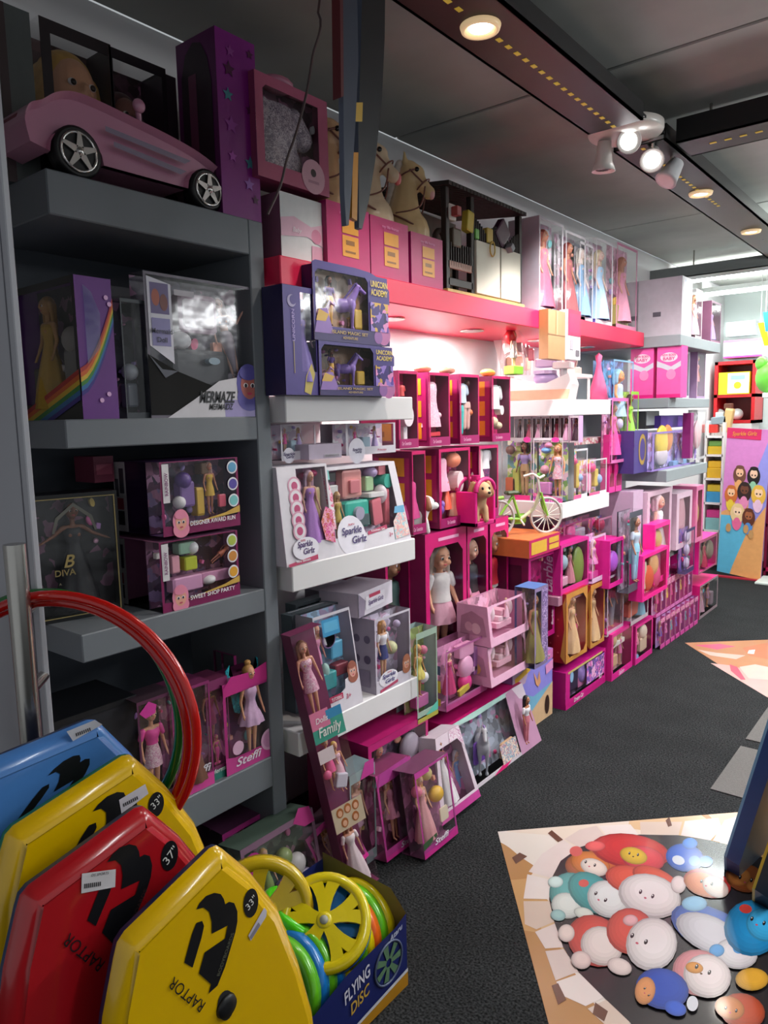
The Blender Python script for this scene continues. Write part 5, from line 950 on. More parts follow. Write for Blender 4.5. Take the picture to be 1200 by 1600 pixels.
# dog carriers
DOGW, DOGB = col('#e8e4e0', .7, var=.1), col('#7a4a2c', .7, var=.2)
def puppy(parent, loc, s, c, ear, rz):
    b = MB(); b.ball((0, .02, .05), (.036, .05, .045)); b.cap((0, -.02, .07), (0, -.035, .10), .03, .026); b.ball((0, -.045, .118), (.036, .036, .034)); b.ball((0, -.08, .108), (.018, .022, .016))
    for q in (-1, 1): b.cap((q*.02, -.03, .05), (q*.02, -.04, .006), .014, .012); b.cap((q*.025, .05, .03), (q*.028, .03, .006), .018, .013)
    b.cap((0, .06, .05), (0, .09, .09), .01, .006)
    o = link('puppy', baked(b, 'puppy_body', .005, .6), parent, loc, (0, 0, rz), (s,)*3, c)
    e = MB()
    for q in (-1, 1): e.cap((q*.03, -.035, .14), (q*.044, -.035, .105), .013, .014)
    e.build('ears', ear, o)
    f = MB(); f.ball((0, -.10, .114), (.007, .005, .005), 8, 6)
    for q in (-1, 1): f.ball((q*.014, -.076, .128), (.005, .004, .006), 8, 6)
    f.build('eyes_and_nose', '#14100f', o); return o
pc = thing('pet_carrier', 'magenta arched pet carrier holding a tan puppy on the big doll boxes', 'toy carrier', (-1.64, 2.73, 1.032), (0, 0, math.pi/2))
for x_ in (-.075, .075): MB().bbox(x_-.008, x_+.008, -.0, .10, 0, .15, .003).build('side_wall', HOT, pc)
arc_ = [(.075*math.cos(math.pi*k/12), .15+.05*math.sin(math.pi*k/12)) for k in range(13)]
for y_ in (.004, .096): MB().tube([(a, y_, b) for a, b in arc_], .011, 8).build('arch', '#c41470', pc)
MB().bbox(-.083, .083, 0, .10, 0, .02, .003).build('tray', '#c41470', pc); MB().tube([(0, .05, .195), (0, .05, .215)], .02, 10).build('handle', '#c41470', pc)
puppy(pc, (0, .05, .018), 1.15, col('#c8a078', .8, var=.15), '#a87a50', -.5)
lcar = MB()
dg = thing('toy_puppy', 'white and brown toy puppy beside the tapered kitchen set', 'toy dog', (-1.77, 2.40, 1.032), (0, 0, R(150)))
puppy(dg, (0, 0, 0), 1.0, DOGW, '#8a5230', 0)
# orange bicycle box and green bicycle
y0, y1, za, z1 = rc(805, 868, 872, 842, -1.60)
bb_ = pack('bicycle_box', 'flat orange and magenta carton carrying the green toy bicycle', 'box', 3.02, 3.34, .842, .925, -1.585, .36, side='#d8763e', frame='#c01a5e', win=None, prints=[('q', .06, .55, .15, .85, '#d8a83a'), ('q', .62, .95, .52, .85, '#d8a83a'), ('q', .62, .95, .15, .45, '#d8a83a')], sprints=[('q', .55, .82, .15, .75, '#d8c0b4'), ('c', .62, .45, .06, '#4a3a3a')])
MB().box(-.155, .155, .005, .35, .083, .085).build('box_lid', '#d8763e', bb_)
hb2 = pack('doll_box', 'hollow magenta display box under the bicycle carton', 'doll box', 3.08, 3.36, .40, .835, -1.62, .36, side='#8a0c50', back='#9a0f58', frame='#c0187a', win=(.08, .92, .06, .95), sprints=[('q', .1, .9, .06, .9, '#5a0a38')], logo=[('Barbie', .9, .2, .05, '#e8c8d8', dict(rot=90, shear=.3))])
MB().box(-.13, .13, .23, .36, -.40, -.002).build('support_plinth', '#3a1028', hb2)
BG = col('#8fc24a', .35, var=.05); BW = col('#e6e4d8', .4)
bk = thing('toy_bicycle', 'green toy bicycle with white wheels standing on the orange carton', 'toy bicycle', (-1.70, 3.165, .928), (0, 0, R(58)))
def wheel(x_, r):
    MB().tube([(x_+r*math.cos(2*math.pi*k/28), 0, r+r*math.sin(2*math.pi*k/28)) for k in range(28)], .007, 8, closed=True).build('wheel', '#b8b4b0', bk)
    s_ = MB()
    for k in range(14): a = 2*math.pi*k/14; s_.tube([(x_, 0, r), (x_+r*math.cos(a), 0, r+r*math.sin(a))], .0022, 5)
    s_.tube([(x_, -.012, r), (x_, .012, r)], .008, 8); s_.build('spokes', BW, bk)
wheel(.135, .085); wheel(-.13, .085)
def bar(a, b, c=BG, r=.007, nm='frame_tube'): MB().tube([a, b], r, 8).build(nm, c, bk)
hd_ = (.10, 0, .20); cr = (-.01, 0, .075); se = (-.05, 0, .19)
bar((.135, .012, .085), (.098, .012, .20), BG, .006, 'fork'); bar((.135, -.012, .085), (.098, -.012, .20), BG, .006, 'fork')
MB().tube(curve([(.098, 0, .20), (.06, 0, .12), cr], 6), .009, 8).build('frame_tube', col('#c9c8a0', .4), bk)
bar(cr, se); bar(cr, (-.13, 0, .085)); bar(se, (-.13, 0, .085)); bar((.098, 0, .19), (.088, 0, .27), BW, .006, 'stem')
MB().tube(curve([(.05, -.07, .275), (.09, -.05, .285), (.095, 0, .27), (.09, .05, .285), (.05, .07, .275)], 5), .006, 8).build('handlebar', BW, bk)
MB().bbox(-.09, -.02, -.022, .022, .195, .215, .008).build('saddle', '#3a4a2a', bk)
MB().bbox(-.05, .03, .010, .022, .05, .10, .01).build('chain_guard', BG, bk)
MB().tube([cr, (cr[0], -.04, .05)], .005, 6).build('pedal', '#d8d0c8', bk); MB().tube(curve([(-.21, 0, .10), (-.17, 0, .17), (-.10, 0, .185)], 5), .009, 8).build('mudguard', BG, bk)

# --- bay 2, upper shelf
sal = thing('toy_salon_chair', 'white and peach toy spa chair with lilac basin on the far white shelf', 'toy', (-1.765, 3.44, Z1), (0, 0, R(12)))
sal.scale = (.78, .78, .86)
W_ = col('#e9e2e0', .35, var=.03); PCH = col('#dba98c', .4)
y_off = -.12
bs = MB(); bs.prism([(-.22, .0), (.20, .0), (.22, .09), (.20, .15), (.14, .13), (.06, .10), (-.04, .10), (-.14, .13), (-.24, .15)], lambda a, b, t: (a, t, b), .02, .24); bs.build('base', W_, sal)
MB().prism([(-.21, .002), (.2, .002), (.212, .06), (-.225, .06)], lambda a, b, t: (a, t, b), .012, .02).build('base_stripe', PCH, sal)
MB().prism([(-.24, .14), (-.20, .14), (-.27, .44), (-.30, .46), (-.33, .44)], lambda a, b, t: (a, t, b), .05, .21).build('chair_back', W_, sal)
link('seat_cushion', UB, sal, (-.16, .12, .225), (0, 0, 0), (.13, .14, .08), PCH)
link('basin', US, sal, (.03, .12, .13), (0, 0, 0), (.17, .15, .09), col('#b8a4d0', .3))
link('basin_ring', UC, sal, (.03, .1, .165), (R(90), 0, 0), (.15, .02, .15), '#c9b4da')
link('footrest', UB, sal, (.15, .10, .20), (0, 0, 0), (.12, .12, .04), W_)
MB().tube([(.15, .1, .1), (.15, .1, .19)], .025, 12).build('footrest_column', col('#b9b4b8', .3), sal)
for s in (.03, .21): MB().tube(curve([(-.22, s, .1), (-.22, s, .27), (-.10, s, .27), (-.10, s, .16)], 5), .009, 8).build('armrest', W_, sal)
for k, (x_, z_, c) in enumerate(((-.13, .31, '#7a4a50'), (-.08, .29, '#8a1f38'), (-.05, .27, '#c04a60'))): link('bottle', UB, sal, (x_, .05, z_), (0, 0, 0), (.035, .03, .07), c)
link('shampoo_arm', UB, sal, (.03, .12, .22), (0, 0, 0), (.12, .1, .05), '#c8b0d8')
pk('toy_carton', 'tan cardboard box hung on the front of the pink shelf above the toy spa chair', 'box', (856, 560, 883, 488), -1.553, .045, side='#9c6f45', frame='#a87c52', win=None, prints=[('q', .0, 1, .49, .51, '#8a6440'), ('q', .45, .55, .5, 1, '#b48a62')])
pk('toy_carton', 'crimson topped white box hung right of the tan one on the pink shelf front', 'box', (887, 561, 907, 487), -1.553, .045, side='#c8c0c8', frame='#cfc8d0', win=None, prints=[('q', 0, 1, .48, 1, '#c80f50'), ('q', .1, .9, .55, .92, '#d81a5c'), ('q', .6, .9, .08, .2, '#6a626a'), ('q', .15, .4, .2, .4, '#a89aa4')])
van = thing('toy_vanity', 'small white toy vanity table with round pink mirror on the far white shelf', 'toy', (-1.66, 3.82, Z1), (0, 0, math.pi/2))
MB().bbox(-.10, .12, .02, .14, .12, .14, .004).build('table_top', W_, van)
for x_ in (-.08, .10):
    for y_ in (.035, .125): MB().tube([(x_, y_, 0), (x_, y_, .12)], .008, 8).build('leg', W_, van)
MB().prism(ellp(0, .25, .085, .095), lambda a, b, t: (a, t, b), .10, .115).build('mirror', col('#c8909c', .15), van)
MB().tube([(a, .10, b) for a, b in ellp(0, .25, .088, .098, n=24)], .007, 8, closed=True).build('mirror_rim', '#e0c4b8', van)
link('drawer', UB, van, (-.04, .08, .155), (0, 0, 0), (.08, .1, .04), '#d8b8b0')
tag(MB().lathe([(.055, 0), (.04, .08), (.018, .16), (.012, .2), (.02, .24), (.0, .26)], 16, c=(-1.66, 3.97, Z1)).build('doll_dress', '#e05a8c'), 'rose pink doll dress standing right of the toy vanity', 'doll dress')
fb3 = thing('doll_basket', 'clear round doll pack with red hood on top of the outfit boxes', 'doll box', (-1.72, 3.12, 1.69), (0, 0, math.pi/2))
MB().lathe([(.085, 0), (.09, .08), (.075, .17), (.03, .21), (.0, .215)], 20, sy=.6).build('plastic_dome', film('ffffff', .12), fb3)
doll(fb3, (0, 0, .01), .19, skin='#e0b090', hair='#d8b468', wear=(('short', '#e8e4e0'),)); link('hood', US, fb3, (0, .015, .175), (0, 0, 0), (.08, .05, .07), '#c8282e'); link('stand', UB, fb3, (0, 0, .02), (0, 0, 0), (.09, .06, .04), '#8ac83a')
# hanging packs below the upper shelf
for k in range(7):
    c = ('#4a2c34', '#5a2830', '#6a3a40', '#3a2a38', '#7a5048', '#d890b8', '#c8a0cc')[k]
    y_ = 3.47; X_ = -1.885+.052*k
    pack('hanging_doll_pack', ('dark', 'second dark', 'third dark', 'fourth dark', 'brownish', 'pale pink', 'lilac')[k]+' slim doll pack hanging under the far white shelf', 'doll box', -.024, .024, 1.36, 1.493, 0, .05, face='y', loc=(X_, y_, 1.36), clut=2, side=c, back=c, frame='#c0b0b8', win=(.08, .92, .06, .92), group='slim packs hanging under the far white shelf', items=[('doll', .5, .05, .85, dict(skin=('#7a4a38', '#b07860')[k % 2], hair='#2a1a1a', wear=(('gown', ('#3a2030', '#a83a5a', '#d8a0c0')[k % 3]),)))], clear='l')
# lower shelf: two dolls in front
def endbox(label, pxl, pxr, pyt, Y_, d, **kw):
    a, b = onY(pxl, 785, Y_), onY(pxr, pyt, Y_); w_ = b.x-a.x
    pack('doll_box', label, 'doll box', -w_/2, w_/2, 0, b.z-Z2, 0, d, face='y', loc=((a.x+b.x)/2, Y_, Z2), **kw)
endbox('clear box with a dark-haired male doll in a lilac jumper behind the bicycle', 784, 831, 684, 3.44, .10, side='#7a6a60', back=busyG, frame='#b8b0b4', win=(.03, .97, .08, .95), clear='ltr', items=[('doll', .68, .05, .88, dict(skin='#7a4a34', hair='#241614', hs='bob', wear=(('pants', '#a88860'), ('top', '#9a8ac0')))), ('s', .2, .8, .14, '#7a5a50'), ('b', .05, .4, .1, .35, '#d06a3a'), ('b', .3, .5, .1, .5, '#b8c25a')], prints=[('q', .4, .95, .0, .08, '#d8307c'), ('c', .85, .97, .12, '#e040a0', .7)])
endbox('clear box with a doll in a floral summer dress on the white shelf edge', 833, 880, 684, 3.42, .13, side='#b8b4bc', back=busyG, frame='#c8c4cc', win=(.03, .97, .1, .96), clear='ltr', items=[('doll', .78, .06, .84, dict(skin='#c8906c', hair='#b8884a', wear=(('short', busy(['#e8a0b0', '#d86a84', '#a8c0d8', '#f0e0e0'], 120)),), dep=.3)), ('s', .35, .8, .16, '#6a9ad0', .6), ('s', .42, .88, .12, '#e08ab0', .7), ('s', .3, .5, .14, '#c08a9c'), ('s', .12, .4, .10, '#6ab04a'), ('b', .05, .5, .1, .3, busy(['#d860a8', '#8a70c8', '#f0b8d0'], 90))], prints=[('c', .75, .97, .13, '#e040a0', .6), ('p', [(0, 0), (1, 0), (1, .06), (.6, .1), (0, .14)], busy(['#d84a94', '#f0a0c8', '#b05ab0'], 100))])
for k, (px, c, lb) in enumerate((((893, 785, 918, 700), '#c8c4cc', 'clear pack with pink stool and yellow towel on the far white shelf'), ((920, 779, 948, 715), '#c8b8c4', 'low clear pack at the right end of the far white shelf'))):
    pk('doll_box', lb, 'doll box', px, -1.62, .13, Z2, side=c, back=busy(['#e8dce4', '#d88ab0', '#d8c060', '#c8b8d0'], 50), frame='#d0ccd4', win=(.04, .96, .08, .96), clear='ltr', group='packs on the lower far white shelf', items=[('s', .4, .75, .16, '#e03a7a', .7), ('b', .55, .75, .2, .7, '#d8b850'), ('b', .15, .35, .1, .6, '#e08ab0'), ('s', .8, .4, .12, '#8aa0d0')], prints=[('q', 0, .6, 0, .08, '#d8487c')])
pk('toy_carton', 'flat clear tray stacked above the pack with the pink stool', 'box', (890, 700, 946, 682), -1.68, .1, 1.335, side='#c0a8b0', win=None, frame=busy(['#e0c8c0', '#d06a80', '#c8b0a0', '#e8e0e0'], 60))
for k in range(2):
    pack('hanging_doll_pack', ('left', 'right')[k]+' bright pink bow-topped dress pack at the end of the far white shelf', 'doll box', 4.04+k*.10, 4.13+k*.10, 1.05, 1.38, -1.62, .05, side='#e0288a', back='#e8509c', frame='#e0389a', win=(.1, .9, .1, .8), group='pink dress packs', items=[('s', .5, .4, .3, '#e0186e', 2), ('s', .5, .75, .2, '#f070b0')], prints=[('c', .3, .92, .22, '#ea2a80'), ('c', .7, .92, .22, '#ea2a80')])
# --- floor stacks under bay 2 and along the aisle
FX = -1.56
def txt(s, u, v, sz, c='#f4dbe8', **k): return (s, u, v, sz, c, k)
pk('doll_box', 'wide deep-magenta box with white lettering along its flank on the floor under the gold boxes', 'doll box', (883, 1112, 946, 1012), FX, .30, 0, side='#b00f72', back='#8a6a90', frame='#c81a80', win=(.10, .97, .22, .93), slogo=[('Barbie', .5, .5, .19, '#e8cfe0', 90)], items=[('b', .15, .4, .3, .85, '#3a2a48'), ('b', .4, .95, .25, .55, '#c870a0'), ('doll', .7, .2, .7, dict(skin='#c88a70', hair='#4a3028', wear=(('short', '#7a5ab0'),))), ('s', .5, .6, .1, '#9a7ac0')], prints=[('c', .14, .8, .04, '#8ab0d0', 1.4), ('q', .5, .96, .3, .9, busy(['#d86ab0', '#8a60c0', '#f0b0d8', '#5a4a80'], 60)), ('q', .0, 1, .0, .16, '#c01578'), ('q', .05, .9, .93, .99, '#c8b070')], logo=[txt('Dream Car', .3, .12, .12, width=.12, shear=.2), txt('3D', .85, .28, .12)])
for k, (px, lb) in enumerate((((884, 1018, 918, 914), 'nearer red box with gold swirls and a golden gown doll'), ((922, 1000, 945, 905), 'farther red box with gold swirls and a golden gown doll'))):
    y0, y1, za, z1 = rc(*px, FX)
    pack('doll_box', lb, 'doll box', y0, y1, .245, z1 if k == 0 else z1, FX, .14, side='#9a0f1e', back='#c0906a', frame='#c0813a', win=(.08, .94, .06, .92), cut=(.1, .1, .15, .15), group='red and gold holiday doll boxes', clear='', items=[('doll', .5, .06, .85, dict(skin='#c89070', hair='#a87a4a', wear=(('gown', '#c8a078'),))), ('b', .3, .7, .75, .9, '#8090c8', (.7, .9))], sprints=[('c', .3+.3*(j % 2), .15+.12*j, .035, '#c8484a') for j in range(7)]+[('p', [(0, .0), (.0, .97), (.12, .85), (.05, .5), (.2, .1)], '#c88a3a')])
pk('doll_box', 'pink framed garden doll box left of the clear lilac box above the gold boxes', 'doll box', (876, 914, 920, 838), -1.58, .16, .60, side='#c01a7c', back='#4f5d4c', frame='#d02a88', win=(.06, .95, .12, .94), items=[('doll', .5, .12, .75, dict(skin='#a87058', hair='#3a241c', wear=(('gown', '#b87080'),))), ('s', .78, .4, .2, '#7a8a40', 1.6), ('b', .08, .4, .12, .3, '#d8a0b8'), ('s', .25, .6, .12, '#9ab0c0')], slogo=[('Barbie', .4, .4, .2, '#e8cfe0', 90)])
pk('doll_box', 'clear lilac doll box at the right of the garden doll box', 'doll box', (925, 905, 946, 832), -1.56, .15, .60, side='#c89ac8', back='#c89cc4', frame='#d8b0d0', win=(.05, .95, .1, .95), clear='ltr', items=[('doll', .5, .08, .8, dict(skin='#d0a090', hair='#e0c8d0', wear=(('tutu', '#d880b8'),))), ('b', .2, .8, .05, .2, '#d850a0')])
tag(MB().bbox(-1.75, -1.58, 3.32, 3.84, .55, .598, .003).build('toy_carton', '#b07a90'), 'thin carton layer between the gold boxes and the garden doll box', 'box')
# second column on the floor
pk('doll_box', 'hot pink framed salon doll box on the floor right of the lettered box', 'doll box', (955, 1068, 989, 972), -1.53, .22, 0, side='#d01a80', back='#b88a8c', frame='#d81f88', win=(.06, .94, .14, .93), items=[('doll', .6, .15, .75, dict(skin='#c89078', hair='#c8a070', wear=(('short', '#d86aa0'),))), ('b', .15, .45, .2, .45, '#d8b088'), ('b', .2, .8, .62, .72, '#e8dcd8'), ('s', .25, .8, .13, '#c8a880')], logo=[txt('Salon', .45, .07, .09, width=.08, shear=.2)])
pk('doll_box', 'hot pink framed bakery doll box right of the salon doll box on the floor', 'doll box', (992, 1046, 1020, 962), -1.52, .2, 0, side='#c81a7c', back='#a88a98', frame='#d8288a', win=(.06, .94, .14, .93), items=[('doll', .35, .15, .75, dict(skin='#7a4a38', hair='#2a1a16', wear=(('short', '#e08aa0'),))), ('b', .5, .9, .15, .5, '#e0c0a8'), ('s', .7, .65, .16, '#e8d0c0'), ('c', .2, .12, .08, '#8ab0d8')])
pk('doll_box', 'clear doll box with grey outfit on the salon doll box', 'doll box', (948, 985, 975, 890), -1.55, .14, .262, side='#a890a0', back='#a0889c', frame='#b8a4b4', win=(.04, .96, .08, .96), clear='ltr', items=[('doll', .6, .06, .85, dict(skin='#c88a70', hair='#c8a060', wear=(('pants', '#8a8090'), ('top', '#b05a70')))), ('s', .2, .9, .14, '#d0308a')])
pk('doll_box', 'clear doll box with coral couch right of the grey outfit doll', 'doll box', (985, 985, 1014, 885), -1.52, .16, .262, side='#b098a8', back='#c0a89c', frame='#c0acb8', win=(.04, .96, .08, .96), clear='ltr', items=[('b', .1, .7, .12, .4, '#d8705c'), ('s', .4, .75, .2, '#c8b488'), ('doll', .75, .06, .85, dict(skin='#d0a088', hair='#d8b878', wear=(('gown', '#7aa0b8'),)))])
# rows of mini doll packs receding
for k in range(8):
    y_ = 4.62+k*.095; c = ('#c83a8c', '#b04a90', '#d860a0')[k % 3]
    pack('mini_doll_pack', ('nearest', 'second', 'third', 'fourth', 'fifth', 'sixth', 'seventh', 'last')[k]+' lower pink chequered mini doll pack in the row along the carpet', 'doll box', y_, y_+.085, 0, .20, -1.50+.002*k, .12, side=c, back='#b08ac0', frame='#c86aac', win=(.05, .95, .14, .84), clear='lt', di=.03, clut=3, group='mini doll packs along the carpet', items=[('doll', .5, .12, .75, dict(skin=('#c89078', '#7a4a38')[k % 2], hair=('#d8c090', '#3a241c', '#c86a9a')[k % 3], wear=(('short', ('#6a5ab0', '#d87ab0', '#58a0a8')[k % 3]),)))], prints=[('q', 0, 1, .86, 1, busy(['#e84a9c', '#f4d0e4', '#a01a60'], 160)), ('q', 0, 1, 0, .14, '#d04a98')])
    pack('mini_doll_pack', ('nearest', 'second', 'third', 'fourth', 'fifth', 'sixth', 'seventh', 'last')[k]+' upper pink chequered mini doll pack in the row along the carpet', 'doll box', y_, y_+.085, .203, .42, -1.53, .12, side=c, back='#c89ac0', frame='#d070b0', win=(.05, .95, .10, .80), clear='lt', di=.03, clut=3, group='mini doll packs along the carpet', items=[('doll', .5, .12, .75, dict(skin=('#c89078', '#b07050')[k % 2], hair=('#c8a060', '#d8a0c0', '#2a1a18')[k % 3], wear=(('short', ('#d8508c', '#c8b0d8', '#e0c050')[k % 3]),)))], prints=[('q', 0, 1, .82, 1, busy(['#e84a9c', '#f4d0e4', '#a01a60'], 160))])
# end of the aisle: two big pink boxes
pk('doll_box', 'big hot pink doll box with white flank lettering ending the floor row', 'doll box', (1092, 974, 1122, 898), -1.50, .22, 0, side='#d81a78', back='#8a7480', frame='#9a8088', win=(.04, .97, .08, .95), clear='r', slogo=[('Barbie', .5, .5, .24, '#f0d8e4', 90)], items=[('doll', .3, .1, .8, dict(skin='#c89078', hair='#c8a878', wear=(('gown', '#b8889c'),))), ('doll', .65, .1, .8, dict(skin='#a87058', hair='#3a241c', wear=(('short', '#a0708c'),))), ('b', .8, .95, .1, .5, '#98808c')])
pk('doll_box', 'upper hot pink doll box with red gown doll ending the floor row', 'doll box', (1091, 898, 1121, 832), -1.50, .2, .343, side='#ea1f92', back='#5a5048', frame='#a85070', win=(.06, .94, .05, .92), items=[('doll', .5, .05, .85, dict(skin='#b07860', hair='#3a2018', wear=(('gown', '#a8284a'),))), ('s', .2, .4, .16, '#6a6a50'), ('s', .8, .5, .16, '#7a6a58')], sprints=[('q', .3, .75, .4, .55, '#a8b8c0')])
# mid heap behind: assorted small packs
heap = [((905, 905, 940, 870), -1.66, '#c04aa0', 'purple round toy case', 'purple'), ]
def mid(label, px, X, z0, d, c, bk, its=(), fr=None, clear='ltr', **kw): pk('doll_box', label, 'doll box', px, X, d, z0, side=c, back=bk, frame=fr or c, win=(.06, .94, .1, .93), clear=clear, items=its, group='assorted doll packs heaped at mid height', **kw)
mid('hot pink pack with purple round print at mid height left of the baseball doll', (952, 885, 974, 838), -1.52, .55, .1, '#d81a8c', '#b050c8', [('s', .6, .5, .3, '#b85ad8')], clear='')
mid('pack with a dark-haired doll in pale blue shirt at mid height', (982, 885, 1004, 795), -1.47, .50, .07, '#4a4a58', '#8a8090', [('doll', .6, .1, .82, dict(skin='#a87058', hair='#2a1a18', wear=(('pants', '#8ab8d0'), ('top', '#b8c4d8')), dep=.15)), ('b', .7, .95, .3, .5, '#8ac0d0')])
mid('hot pink open box at mid height in front of the baby doll box', (1022, 870, 1047, 812), -1.46, .475, .07, '#ea1f92', '#b87098', [('b', .2, .8, .1, .5, '#d880a8'), ('s', .5, .7, .2, '#c8a860')], clear='')
mid('lower hot pink box with orange toy figures at mid height', (1004, 912, 1044, 852), -1.44, .425, .08, '#e8188a', '#c8a890', [('s', .4, .4, .18, '#d85a3a'), ('s', .6, .65, .16, '#e0a878'), ('s', .7, .35, .16, '#d04a7a'), ('b', .15, .3, .2, .8, '#d8c8b0')], clear='')
mid('magenta carton stack behind the small pink dress packs', (958, 850, 985, 815), -1.70, .70, .2, '#c81268', '#c81268', clear='')
mid('small clear pack with yellow shoes under the far white shelf', (935, 838, 956, 805), -1.66, .75, .14, '#b87a98', busyR, [('b', .1, .8, .1, .35, '#d8b040'), ('s', .5, .7, .2, '#d83a6a')])
mid('pink clear pack right beneath the far white shelf', (880, 840, 925, 808), -1.70, .78, .16, '#a84a78', busyP, [('s', .4, .5, .14, '#e0609c'), ('b', .55, .9, .2, .6, '#b8b0c0')])
mid('dark purple pack with chains hanging in front of the far grey unit', (1070, 900, 1086, 822), -1.46, .43, .05, '#3a2a5c', '#6a5098', [('s', .5, .8, .2, '#b8a8c8'), ('s', .5, .5, .2, '#b8a8c8'), ('s', .5, .2, .2, '#b8a8c8')])
for z0, lb in ((0, 'low'),):
    tag(MB().bbox(-2.03, -1.88, 3.45, 4.45, 0, .55, .003).build('display_plinth', '#5a1c40'), 'dark magenta display plinth behind the floor boxes', 'plinth')
    tag(MB().bbox(-2.03, -1.88, 4.55, 5.30, 0, .43, .003).build('display_plinth', '#4a1c3a'), 'second dark display plinth behind the mini doll packs', 'plinth')
# --- far grey unit
def far(label, px, X, z0, d, c, bk=None, its=(), name='toy_carton', win=None, group=None, **kw): return pk(name, label, 'box' if win is None else 'doll box', px, X, d, z0, side=c, back=bk or c, win=win, items=its, group=group, **kw)
W1 = '#c4bcc6'
far('tall pale lilac carton with a small stamp on the far grey unit', (1064, 520, 1082, 437), -1.41, 1.95, .40, W1, frame='#dcd8e0', prints=[('q', .1, .9, .1, .95, busy(['#e4e2ea', '#c8d0e0', '#b8c0d8', '#e8dce6'], 40))], sprints=[('q', .3, .42, .35, .43, '#5a5560'), ('q', .66, .78, .32, .4, '#5a5560')])
far('white doll pack with a bent photo card on the far grey unit', (1086, 526, 1098, 455), -1.40, 1.95, .16, '#d8c8d0', busyW, [('doll', .5, .05, .85, dict(skin='#d0a088', hair='#c89a70', wear=(('gown', '#e0c0d0'),)))], 'doll_box', (.05, .95, .05, .96), clear='ltr')
far('purple backed doll box at the end of the far grey unit top', (1110, 535, 1127, 475), -1.40, 1.95, .14, '#8a5a78', '#6a3a5c', [('doll', .5, .05, .85, dict(skin='#d09a84', hair='#d890b0', wear=(('gown', '#a890d8'),)))], 'doll_box', (.06, .94, .05, .95))
for k in range(2):
    X_ = -1.62+.16*k
    pack('doll_box', ('left', 'right')[k]+' bright pink baby doll box facing the aisle on the far grey unit', 'doll box', -.07, .07, 1.585, 1.89, 0, .12, side='#e83a94', frame='#f05aa8', win=None, face='y', loc=(X_+.0, 4.53, 1.585), group='pink baby doll boxes', prints=[('c', .5, .78, .36, '#f0d4e2', .55), ('p', [(0, .72), (.3, .66), (.6, .6), (1, .7), (1, .6), (.6, .5), (.2, .58), (0, .6)], '#c8c4d0'), ('q', 0, 1, 0, .07, '#e0187c'), ('c', .6, .45, .2, '#ee86b8', 1.1)], logo=[('NEW BORN', .5, .82, .05, '#d02a80', dict(width=.08)), ('BABY', .5, .75, .06, '#d02a80', dict(width=.07))])
far('white doll pack right of the pink baby boxes on the far grey unit', (1066, 620, 1078, 550), -1.46, 1.585, .14, '#c8c4d4', busyW, [('doll', .5, .05, .85, dict(skin='#d0a890', hair='#b0a8c0', wear=(('gown', '#8a98d0'),)))], 'doll_box', (.05, .95, .05, .95), clear='ltr')
far('white doll pack with a black-haired doll at the end of the far grey unit', (1088, 621, 1103, 552), -1.46, 1.585, .12, '#a888b0', '#c8a0b8', [('doll', .5, .05, .9, dict(skin='#b07a60', hair='#1c1418', wear=(('short', '#d88a8c'),)))], 'doll_box', (.06, .94, .05, .95))
far('purple clear doll set with a yellow round bird print on the far grey unit', (1018, 735, 1088, 670), -1.50, 1.15, .2, '#8a70b8', '#a898d0', [('s', .3, .72, .12, '#e0c040'), ('s', .42, .8, .1, '#e08a4a'), ('doll', .7, .05, .85, dict(skin='#d8a898', hair='#e8b8d0', wear=(('gown', '#b8b0e0'),))), ('s', .3, .35, .12, '#c8b8c8', .6), ('b', .55, .95, .0, .15, '#7aa0d8')], 'doll_box', (.04, .97, .05, .95), clear='ltr')
far('dark purple carton with a gold swirl at the left of the purple doll set', (990, 733, 1012, 672), -1.54, 1.15, .2, '#4a3a80', prints=[('c', .6, .55, .28, '#a8883c', 1.5), ('c', .6, .55, .2, '#4a3a80', 1.5)])
far('dark carton with pale window above the purple doll set', (1008, 668, 1030, 642), -1.60, 1.40, .2, '#2a2c30', prints=[('q', .05, .9, .2, .95, '#b8bcc0')])
far('purple carton lying above the purple doll set', (1032, 668, 1082, 648), -1.56, 1.40, .2, '#5a3aa0', prints=[('q', .5, .95, .1, .9, '#7a50b8')])
far('long magenta shoe-shaped hanging pack at the end of the far grey unit', (1078, 705, 1084, 645), -1.45, 1.2, .05, '#8a1f6c')
far('clear blister pack hanging at the end of the far grey unit', (1088, 710, 1104, 640), -1.46, 1.18, .06, '#b8b4b8', '#c8c0c8', [('s', .5, .5, .3, '#d8b0b8', 1.6)], 'doll_box', (.05, .95, .05, .95), clear='ltr')
bd = far('pale pink baby doll box with a bonneted baby doll below the far grey unit', (1010, 845, 1050, 760), -1.52, .60, .22, '#d8b4c8', '#c8a0b4', [('doll', .55, .08, .85, dict(child=True, skin='#d8a090', hair='#e8c4d0', hs='bob', wear=(('gown', '#e8dce0'),), dep=.3))], 'doll_box', (.1, .9, .05, .93), clear='')
far('second pale pink baby doll box right of the bonneted baby', (1056, 845, 1082, 765), -1.50, .60, .2, '#d8b8cc', '#b8708c', [('s', .5, .5, .3, '#c890a0', 1.8)], 'doll_box', (.15, .85, .1, .9), clear='')
far('slim rose pack at the right of the pale pink baby boxes', (1086, 840, 1100, 757), -1.48, .60, .16, '#d870a0', '#b8985c', [('s', .5, .5, .25, '#c8a868', 2)], 'doll_box', (.2, .8, .08, .92))
far('lilac carton at the left of the bonneted baby doll box', (988, 840, 1005, 765), -1.54, .60, .2, '#c8a8c4')
